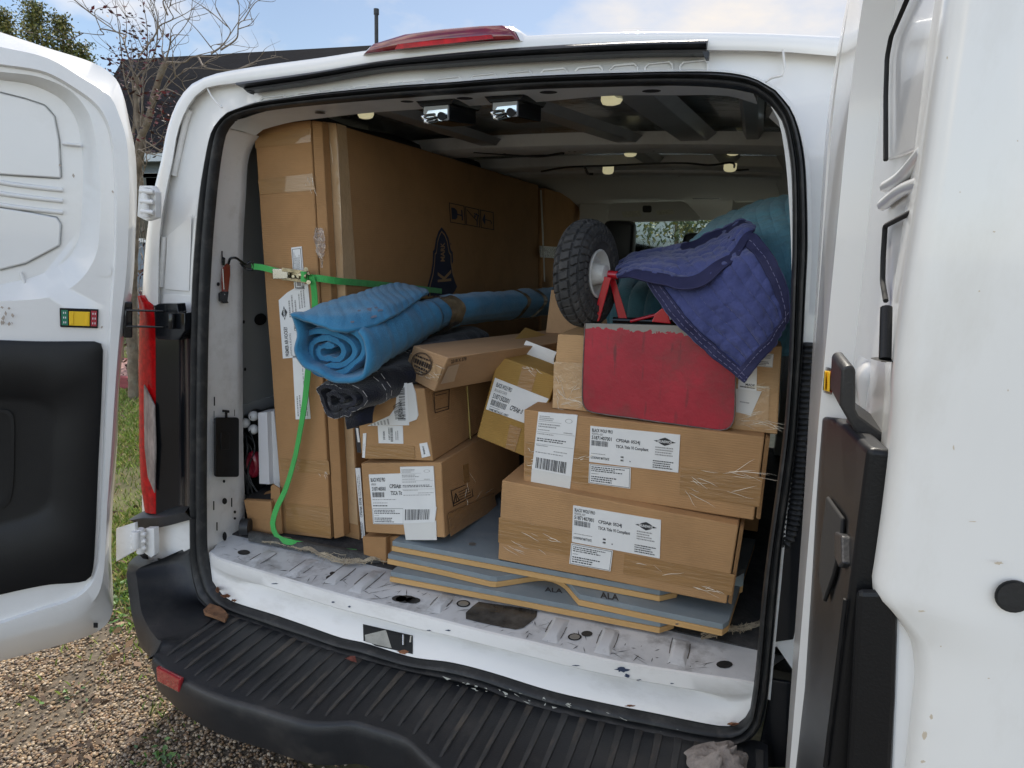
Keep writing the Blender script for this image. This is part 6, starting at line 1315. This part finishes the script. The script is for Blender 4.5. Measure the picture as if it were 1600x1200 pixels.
# ================================================================ HAND TRUCK AND BLANKETS
ht = empty('hand_truck', PY(1030, 590, .2), 'red hand truck lying on its back with scuffed plate and fat pneumatic tyre', 'hand truck')
REDP = mat('red_enamel', (.50, .008, .02), .25, coat=.5, var=.1); 
def worn_red():
    m = mat('worn_red_paint', (.37, .018, .034), .45, var=.18, vscale=9, dirt=(.14, .045, .04), dirt_amt=.75, dscale=7, bump=.10, bscale=90, coat=.15); t = m.node_tree; b = t.nodes['Principled BSDF']
    src = b.inputs['Base Color'].links[0].from_socket; tcn = N('ShaderNodeTexCoord', t)
    mpn = N('ShaderNodeMapping', t); mpn.inputs['Scale'].default_value = (60, 1, 9); nz2 = N('ShaderNodeTexNoise', t); nz2.inputs['Scale'].default_value = 1.0; nz2.inputs['Detail'].default_value = 6; t.links.new(tcn.outputs['Object'], mpn.inputs[0]); t.links.new(mpn.outputs[0], nz2.inputs['Vector'])
    r1 = N('ShaderNodeValToRGB', t); r1.color_ramp.elements[0].position = .60; r1.color_ramp.elements[1].position = .72; t.links.new(nz2.outputs['Fac'], r1.inputs[0]); m1 = N('ShaderNodeMixRGB', t); m1.inputs[2].default_value = (.06, .03, .03, 1); mm = N('ShaderNodeMath', t, operation='MULTIPLY'); mm.inputs[1].default_value = .6; t.links.new(r1.outputs[0], mm.inputs[0]); t.links.new(mm.outputs[0], m1.inputs['Fac']); t.links.new(src, m1.inputs[1])
    # bare scuffed metal along the leading edge and the corners (object Z/X)
    sx = N('ShaderNodeSeparateXYZ', t); t.links.new(tcn.outputs['Object'], sx.inputs[0]); n3 = N('ShaderNodeTexNoise', t); n3.inputs['Scale'].default_value = 90; n3.inputs['Detail'].default_value = 5; t.links.new(tcn.outputs['Object'], n3.inputs['Vector'])
    ad = N('ShaderNodeMath', t, operation='MULTIPLY_ADD'); t.links.new(n3.outputs['Fac'], ad.inputs[0]); ad.inputs[1].default_value = .03; t.links.new(sx.outputs['Z'], ad.inputs[2])
    return m, t, b, m1, ad
PM, t_, b_, m1_, ad_ = worn_red()
zt_ = PY(915, 505, .17).z
gr = N('ShaderNodeMath', t_, operation='GREATER_THAN'); t_.links.new(ad_.outputs[0], gr.inputs[0]); gr.inputs[1].default_value = zt_+.0085-.004
m2_ = N('ShaderNodeMixRGB', t_); t_.links.new(gr.outputs[0], m2_.inputs['Fac']); t_.links.new(m1_.outputs[0], m2_.inputs[1]); m2_.inputs[2].default_value = (.25, .23, .20, 1); t_.links.new(m2_.outputs[0], b_.inputs['Base Color'])
PLp = [(914,505),(1030,508),(1140,510),(1149,516),(1150,560),(1148,640),(1146,658),(1140,668),(1128,672),(1100,669),(1000,655),(930,645),(916,640),(911,630),(910,600),(912,550)]
pl_w = [PY(x, y, .172) for x, y in PLp]
MB().prism(pl_w, (0, .006, 0)).build('toe_plate', PM, ht, bevel=.0015)
b = MB(); lw = cat([pl_w[0]]+[pl_w[i] for i in (15, 14, 13, 12, 11, 10, 9, 8, 7, 6, 5, 4)], 60); b.tube([p+Vector((0, -.0005, 0)) for p in lw], .0016, 6); b.build('plate_rim', mat('bare_steel_edge', (.16, .13, .12), .5, metal=.5, var=.4, vscale=40), ht, smooth=80)
def bar(pxs, Y, th, m, nm, dy=.03): MB().prism([PY(x, y, Y) for x, y in pxs], (0, dy, 0)).build(nm, m, ht, bevel=.0015)
bar(((944,432),(955,434),(936,502),(925,502)), .205, 0, REDP, 'axle_bracket', .006); bar(((951,434),(961,436),(981,502),(967,502)), .255, 0, REDP, 'axle_bracket', .006)
MB().tube([PY(941, 428, .23), PY(966, 430, .23)], .010, 12).build('axle_sleeve', REDP, ht, smooth=50)
bar(((1018,503),(1024,490),(1034,482),(1042,482),(1048,506)), .21, 0, REDP, 'frame_lug', .05)
MB().tube([PY(985, 502, .25), PY(1040, 488, .25)], .004, 8).build('cross_rod', REDP, ht, smooth=50); MB().tube([PY(958, 500, .26), PY(1060, 503, .26)], .008, 8).build('cross_tube', GLOSSB, ht, smooth=50)
wc = Vector((.281, .23, 1.556)); an = R(12); ax = Vector((math.cos(an), -math.sin(an), .04)).normalized(); e1 = Vector((math.sin(an), math.cos(an), 0)); e1 = (e1-ax*e1.dot(ax)).normalized(); e2 = ax.cross(e1)
wh = empty('wheel', wc, None, None); wh.parent = ht; wh.matrix_parent_inverse = WM(ht).inverted()
b = MB(); NU, NV = 450, 100; rows = []; RO, RT, WT = .087, .043, .037
for i in range(NU):
    a = 2*math.pi*i/NU; rd = e1*math.cos(a)+e2*math.sin(a); row = []
    for j in range(NV):
        ph = 2*math.pi*j/NV; cr, sr = math.cos(ph), math.sin(ph); cc_ = math.copysign(abs(cr)**.8, cr); ss_ = math.copysign(abs(sr)**.8, sr)
        h = 0
        if cr > -.15:
            w = math.atan2(sr, cr)/1.72; lane = w*3.0; li_ = math.floor(lane+.5); fr_l = abs(lane-li_); k = i/NU*36+(.5 if li_ % 2 else 0)+.12*math.sin(lane*6.28); fk = abs(k-math.floor(k+.5))
            h = .006*(1 if (fr_l < .39 and fk < .40) else 0)*(1 if abs(w) < 1 else .0)
        row.append(wc+rd*(RO+(RT-.003+h)*cc_)+ax*(WT+h*.6)*ss_)
    rows.append(row)
rows.append(rows[0]); b.grid(rows, closed=True); b.build('tyre', mat('grey_black_tyre', (.038, .038, .038), .85, var=.25, vscale=30, dirt=(.12, .11, .10), dirt_amt=.5, dscale=20), wh, smooth=40)
b = MB(); rows = []
for x_, r_ in ((-.02, .05), (.020, .055), (.034, .060), (.036, .056), (.028, .050), (.018, .046), (.014, .030), (.024, .026), (.05, .022), (.052, .012), (.052, .001)): rows.append([wc+ax*x_+(e1*math.cos(R(12*k))+e2*math.sin(R(12*k)))*r_ for k in range(30)])
b.grid(rows, closed=True); b.build('rim', mat('offwhite_rim', (.62, .62, .58), .45, var=.1, dirt=(.2, .18, .15), dirt_amt=.5, dscale=14), wh, smooth=40)
b = MB(); b.tube([wc+ax*.05, PY(943, 428, .225)], .008, 10); b.build('axle', REDP, wh, smooth=50)
# ---------------- blankets
def quiltmat(name, col, dark, sc=70, rough=.85):
    m = mat(name, col, rough, var=.14, vscale=10, bump=.35, bscale=sc*3, sheen=.25, spec=.2, dirt=dark, dirt_amt=.55, dscale=16); return m
BLUE = quiltmat('blue_quilting', (.04, .195, .345), (.025, .13, .25)); BLUED = mat('blue_binding', (.015, .13, .31), .8, var=.1, vscale=40)
BLK = quiltmat('black_quilting', (.007, .0075, .011), (.005, .008, .03)); STW = mat('white_thread', (.50, .48, .45), .8); STB = mat('dark_thread', (.008, .06, .17), .8); STL = mat('pale_thread', (.20, .20, .33), .8)
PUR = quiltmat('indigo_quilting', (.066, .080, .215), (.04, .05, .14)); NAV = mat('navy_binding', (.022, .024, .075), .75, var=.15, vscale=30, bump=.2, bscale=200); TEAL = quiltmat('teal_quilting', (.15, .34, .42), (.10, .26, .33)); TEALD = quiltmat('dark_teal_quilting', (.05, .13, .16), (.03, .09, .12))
def spline_grid(ctrl, M, Nn):
    r = [cat([PY(*c) for c in row], Nn) for row in ctrl]; cols = [cat([r[i][j] for i in range(len(r))], M) for j in range(Nn)]
    return [[cols[j][i] for j in range(Nn)] for i in range(M)]
def displace(g, fn):
    M, Nn = len(g), len(g[0]); out = []
    for i in range(M):
        row = []
        for j in range(Nn):
            du = g[i][min(j+1, Nn-1)]-g[i][max(j-1, 0)]; dv = g[min(i+1, M-1)][j]-g[max(i-1, 0)][j]; n = du.cross(dv)
            n = n.normalized() if n.length > 1e-9 else Vector((0, -1, 0))
            if n.dot(CAM-g[i][j]) < 0: n = -n
            row.append(g[i][j]+n*fn(i/(M-1), j/(Nn-1), g[i][j]))
        out.append(row)
    return out
def puff(x): return abs(math.sin(math.pi*x))**.55
def solid(o, th):
    s = o.modifiers.new('t', 'SOLIDIFY'); s.thickness = th; s.offset = 0; return o
def thread(b, g, path, r_=.0008, dash=True, off=.002):
    """stitch line following (u,v) pairs on a grid"""
    M, Nn = len(g), len(g[0])
    def at_(u, v):
        x, y = u*(M-1), v*(Nn-1); i, j = min(M-2, int(x)), min(Nn-2, int(y)); a, c = x-i, y-j
        p = g[i][j].lerp(g[i+1][j], a).lerp(g[i][j+1].lerp(g[i+1][j+1], a), c); return p+(CAM-p).normalized()*off
    n = len(path)
    for k in range(n-1):
        if dash and k % 3 == 2: continue
        b.tube([at_(*path[k]), at_(*path[k+1])], r_, 4, cap=False)
# indigo blanket: hanging corner
hang = [[(1008,436,.20),(1036,478,.155),(1068,516,.145),(1104,548,.14),(1135,574,.135),(1164,598,.125)],
        [(1050,425,.19),(1085,462,.135),(1112,495,.125),(1140,521,.118),(1164,545,.115),(1186,568,.115)],
        [(1100,405,.20),(1130,433,.125),(1156,460,.11),(1179,486,.105),(1198,512,.11),(1209,540,.12)],
        [(1150,366,.26),(1182,371,.20),(1204,396,.16),(1219,425,.14),(1229,455,.135),(1229,499,.14)]]
bl_ = empty('indigo_blanket', PY(1120, 480, .15), 'indigo quilted moving blanket with navy binding hanging over the red plate', 'blanket')
g0 = spline_grid(hang, 120, 130)
def fq_(u, v, p): return .0052*puff(u*9+.25*math.sin(v*5))+.0022*puff(v*8+.3*math.sin(u*9))+.012*noise.noise(p*13)+.005*noise.noise(p*31)+.0022*noise.noise(p*75)
g1 = displace(g0, fq_)
solid(MB().grid(g1).build('hanging_corner', PUR, bl_, smooth=80), .006)
gb = MB()
def border(g, du0, du1, dv0, dv1, off=.0085):
    M, Nn = len(g), len(g[0]); return [[g[i][j]+(CAM-g[i][j]).normalized()*off for j in range(int(dv0*(Nn-1)), int(dv1*(Nn-1))+1)] for i in range(int(du0*(M-1)), int(du1*(M-1))+1)]
g2 = displace(g0, lambda u, v, p: .004+.012*noise.noise(p*13)+.006*noise.noise(p*31))
gb.grid(border(g2, 0, .11, 0, 1)); gb.grid(border(g2, 0, 1, .92, 1)); gb.grid(border(g2, .87, 1, 0, 1))
solid(gb.build('hem_binding', NAV, bl_, smooth=80), .004)
tb = MB()
for u in (2, 3, 4, 5, 6, 7): thread(tb, g1, [((u-.25*math.sin((.06+.84*k/60)*5))/9, .06+.84*k/60) for k in range(61)], .0008, off=.0025)
for u in (.03, .085): thread(tb, g2, [(u, k/70) for k in range(71)], .0006, off=.0125)
thread(tb, g2, [(k/50, .945) for k in range(51)], .0006, off=.0125); thread(tb, g2, [(.93, k/60) for k in range(61)], .0006, off=.0125)
tb.build('stitching', STL, bl_)
flap = [[(966,416,.34),(986,404,.36),(1020,395,.38),(1055,389,.38),(1083,382,.38),(1102,370,.37),(1128,361,.36),(1146,352,.34),(1160,348,.33),(1178,357,.30)],
        [(964,424,.27),(984,414,.27),(1020,406,.27),(1055,403,.27),(1084,397,.27),(1106,387,.27),(1130,377,.27),(1147,366,.27),(1162,356,.27),(1178,360,.26)],
        [(964,431,.22),(990,426,.20),(1028,424,.18),(1060,427,.17),(1088,422,.17),(1110,412,.175),(1132,396,.185),(1148,381,.20),(1164,364,.22),(1178,364,.23)],
        [(966,436,.20),(998,439,.16),(1037,445,.13),(1063,452,.115),(1091,450,.11),(1114,440,.115),(1136,420,.13),(1151,402,.15),(1165,382,.18),(1177,366,.21)]]
g0f = spline_grid(flap, 90, 170)
g1f = displace(g0f, lambda u, v, p: .0045*puff(u*6+.4*math.sin(v*6))+.003*puff(v*12+.3*math.sin(u*7))+.009*noise.noise(p*14)+.0022*noise.noise(p*70))
solid(MB().grid(g1f).build('turned_fold', PUR, bl_, smooth=80), .006)
g2f = displace(g0f, lambda u, v, p: .004+.010*noise.noise(p*14)); gb = MB(); gb.grid(border(g2f, .84, 1, 0, 1, .0095)); gb.grid(border(g2f, 0, .20, .45, 1, .016)); gb.grid(border(g2f, 0, 1, 0, .05, .0095))
solid(gb.build('hem_binding', NAV, bl_, smooth=80), .004)
tb = MB()
for u in (1, 2, 3, 4, 5): thread(tb, g1f, [((u-.4*math.sin((.06+.85*k/60)*6))/6, .06+.85*k/60) for k in range(61)], .0007, off=.003)
tb.build('stitching', STL, bl_)
b = MB(); b.prism([PY(x, y, .175) for x, y in ((1023,445),(1066,452),(1052,462),(1041,471))], (0, .004, 0)); tag(b.build('beige_cloth', mat('beige_cloth', (.42, .36, .27), .9, var=.15, vscale=30), bevel=.001), 'beige cloth corner showing under the fold of the indigo blanket', 'cloth')
# teal blanket behind
teal = [[(1095,376,.75),(1116,350,.72),(1142,335,.70),(1174,324,.68),(1210,314,.66),(1262,300,.64)],
        [(1082,386,.55),(1108,366,.52),(1147,353,.50),(1182,346,.48),(1217,340,.46),(1266,332,.45)],
        [(1075,420,.42),(1110,410,.40),(1160,402,.38),(1196,402,.36),(1226,404,.34),(1268,405,.33)],
        [(1075,480,.36),(1110,480,.34),(1160,480,.32),(1198,480,.31),(1228,480,.29),(1268,480,.28)],
        [(1080,560,.34),(1110,560,.33),(1160,560,.32),(1198,560,.31),(1226,556,.30),(1262,552,.29)]]
tl2 = empty('teal_blanket', PY(1180, 420, .4), 'pale teal quilted blanket heaped behind the indigo one', 'blanket')
g0t = spline_grid(teal, 150, 120); g1t = displace(g0t, lambda u, v, p: .0045*puff(v*9+.6*math.sin(u*6))+.0025*puff(u*26+.5*math.sin(v*8))+.012*noise.noise(p*9)+.004*noise.noise(p*40))
solid(MB().grid(g1t).build('quilted_cover', TEAL, tl2, smooth=80), .008)
tb = MB()
for v in (.18, .32, .46, .6, .74): thread(tb, g1t, [(k/60*.7, v+.03*math.sin(k*.2)) for k in range(61)], .0006)
tb.build('stitching', mat('teal_thread', (.22, .34, .38), .8), tl2)
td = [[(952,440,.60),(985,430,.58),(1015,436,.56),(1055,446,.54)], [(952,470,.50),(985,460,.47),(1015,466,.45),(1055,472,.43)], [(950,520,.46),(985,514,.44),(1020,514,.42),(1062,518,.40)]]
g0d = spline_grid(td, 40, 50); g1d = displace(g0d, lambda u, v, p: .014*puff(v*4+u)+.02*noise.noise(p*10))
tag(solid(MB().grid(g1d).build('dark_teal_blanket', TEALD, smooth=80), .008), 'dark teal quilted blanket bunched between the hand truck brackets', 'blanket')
# rolled blankets
def roll(name, axis, a, b_, turns, th, m, label_, scal, phi0, squash, quilt, nst=60, drop=None):
    e = empty(name, axis[0], label_, 'blanket'); A = cat(axis, nst); npf = 150; Z = Vector((0, 0, 1)); secs = []
    for i, p in enumerate(A):
        d = (A[min(i+1, nst-1)]-A[max(i-1, 0)]).normalized(); rt = d.cross(Z).normalized(); up = rt.cross(d); t = i/(nst-1); s_ = scal(t); o_, in_ = [], []
        for k in range(npf):
            w = k/(npf-1); ph = phi0-w*turns*2*math.pi; rr = (1-.80*w**1.15)*s_*(1+squash(ph, w, t))
            nx = rt*math.cos(ph)*a*rr+up*math.sin(ph)*b_*rr; nn = noise.noise(p*7+nx*16)*.006
            q_ = quilt(t, ph, w)
            o_.append(p+nx+nx.normalized()*(nn+q_)); in_.append(p+nx*(1-th/max(.02, nx.length))+nx.normalized()*nn)
        secs.append(o_+in_[::-1])
    b = MB(); b.grid(secs, closed=True); n2 = 2*npf
    for base in (0, (nst-1)*n2):
        for k in range(npf-1): b.F.append((base+k, base+k+1, base+n2-2-k, base+n2-1-k)); b.M.append(0)
    b.build('rolled_cloth', m, e, smooth=70); return e, secs, A
ax1 = [PY(513,548,.035), PY(560,532,.16), PY(620,508,.32), PY(690,488,.52), PY(770,478,.85), PY(862,470,1.32)]
def sc1(t): return 1.0-.30*min(1, max(0, (t-.05)/.28))+.05*max(0, t-.35)-.03*math.exp(-((t-.36)/.03)**2)
e1_, sec1, A1 = roll('rolled_blue_blanket', ax1, .106, .083, 3.1, .015, BLUE, 'bright blue quilted blanket rolled up and taped, lying over the load', sc1, R(72), lambda ph, w, t: .10*math.sin(2*ph+.9)+.07*math.sin(3*ph+w*4)+.03*math.sin(5*ph+9*t), lambda t, ph, w: .0028*puff(t*44)+.003*puff(ph*2.2)+.003*noise.noise(Vector((t*60, ph*5, 0))))
SQ1 = lambda ph, w, t: .10*math.sin(2*ph+.9)+.07*math.sin(3*ph+w*4)+.03*math.sin(5*ph+9*t)
def section(A, a, b_, t, sc, ph, k=1.0):
    Z = Vector((0, 0, 1)); x = t*(len(A)-1); i = min(len(A)-2, int(x)); p = A[i].lerp(A[i+1], x-i); d = (A[i+1]-A[i]).normalized(); rt = d.cross(Z).normalized(); up = rt.cross(d)
    return p+(rt*math.cos(ph)*a+up*math.sin(ph)*b_)*sc(t)*k*(1+SQ1(ph, 0, t))
def band(e, t0, t1, m, k):
    MB().grid([[section(A1, .106, .083, t0+(t1-t0)*j/4+.004*math.sin(q*.9), sc1, R(9*q), k) for q in range(40)] for j in range(5)], closed=True).build('tape_band', m, e, smooth=80)
TB_ = mat('brown_tape_band', (.20, .15, .09), .15, coat=.9, var=.4, vscale=30, bump=.6, bscale=50)
band(e1_, .335, .385, TB_, 1.11); band(e1_, .70, .722, TB_, 1.11); band(e1_, .80, .825, TB_, 1.11)
ow = [(457,496,-.005),(466,522,.0),(462,552,.0),(478,573,.0),(512,590,-.005),(545,597,-.01),(566,589,-.005),(573,560,.0),(570,534,.01),(560,518,.02)]
r0_ = cat([PY(*c) for c in ow], 70); r9 = [section(A1, .106, .083, .30, sc1, R(150+270*k/69), 1.03) for k in range(70)]; rm = [section(A1, .106, .083, .16, sc1, R(150+270*k/69), 1.10) for k in range(70)]
gw = displace([[a*(1-t)**2+m_*2*t*(1-t)+c*t*t for a, m_, c in zip(r0_, rm, r9)] for t in [k/30 for k in range(31)]], lambda u, v, p: .003*puff(u*10)+.006*noise.noise(p*18))
solid(MB().grid(gw).build('outer_layer', BLUE, e1_, smooth=80), .010)
fl = [[(470,500,.14),(505,478,.17),(550,464,.23),(612,447,.38),(640,448,.44),(668,455,.47)],
      [(458,494,.04),(505,484,.09),(550,474,.15),(606,458,.29),(640,455,.38),(668,456,.44)],
      [(455,493,-.01),(500,498,.015),(545,498,.05),(600,482,.16),(640,468,.30),(668,457,.42)],
      [(455,494,-.02),(496,508,-.01),(534,519,.0),(575,513,.055),(612,497,.15),(644,476,.29),(669,458,.41)]]
g0b = spline_grid(fl, 40, 80); g1b = displace(g0b, lambda u, v, p: .0035*puff(v*15)+.006*noise.noise(p*15)); solid(MB().grid(g1b).build('free_edge', BLUE, e1_, smooth=80), .010)
tb = MB()
for u in (.90, .94): thread(tb, g1b, [(u, k/60) for k in range(61)], .0007, off=.006)
for w_ in (.0, .05): 
    s0_ = sec1[0]; tb.tube([p.lerp(A1[0], .02)+(CAM-p).normalized()*.004 for p in s0_[8:140]], .0007, 4)
tb.build('stitching', STB, e1_)
b = MB(); f_, n_ = quadmap([g1b[28][22], g1b[28][36], g1b[36][36], g1b[36][22]])
rnd = random.Random(3)
for k in range(26): u, v = rnd.random(), rnd.random(); b.add([f_(u, v, .009), f_(u+.12, v+.05, .009), f_(u+.1, v+.2, .009), f_(u, v+.15, .009)], [(0, 1, 2, 3)])
b.build('smudge_mark', mat('grey_smudge', (.16, .17, .22), .8), e1_)
ax2 = [PY(527,624,.03), PY(560,612,.10), PY(600,594,.20), PY(650,565,.36), PY(720,530,.75)]
e2_, sec2, A2 = roll('rolled_black_blanket', ax2, .090, .064, 2.4, .013, BLK, 'black rolled blanket with white stitching drooping under the blue roll', lambda t: 1.0-.1*t, R(110), lambda ph, w, t: .20*math.sin(2*ph+1)+.13*math.sin(3*ph+2*w)+.07*math.sin(5*ph+20*t)+.10*noise.noise(Vector((math.cos(ph)*2, math.sin(ph)*2, t*9))), lambda t, ph, w: .003*puff(t*9)+.003*puff(ph*1.6)+.004*noise.noise(Vector((t*40, ph*4, 3))))
tb = MB()
for t, r_ in ((.10, .0007), (.13, .0007), (.36, .0008), (.385, .0008)):
    i = int(t*59); s_ = sec2[i]; 
    for k in range(2, 110, 3): tb.tube([s_[k]+(s_[k]-A2[i]).normalized()*.002, s_[k+2]+(s_[k+2]-A2[i]).normalized()*.002], r_, 4, cap=False)
for k in range(8, 70, 3): tb.tube([sec2[0][k+q]+(CAM-sec2[0][k+q]).normalized()*.003 for q in (0, 2)], .0005, 4, cap=False)
tb.build('stitching', STW, e2_)
cn = [[(541,648,.06),(560,640,.05),(585,632,.06)], [(540,660,.03),(560,652,.03),(583,645,.05)], [(541,670,.02),(560,666,.025),(582,660,.05)]]
g = spline_grid(cn, 16, 20); solid(MB().grid(displace(g, lambda u, v, p: .006*noise.noise(p*20))).build('drooping_corner', BLK, e2_, smooth=80), .006)
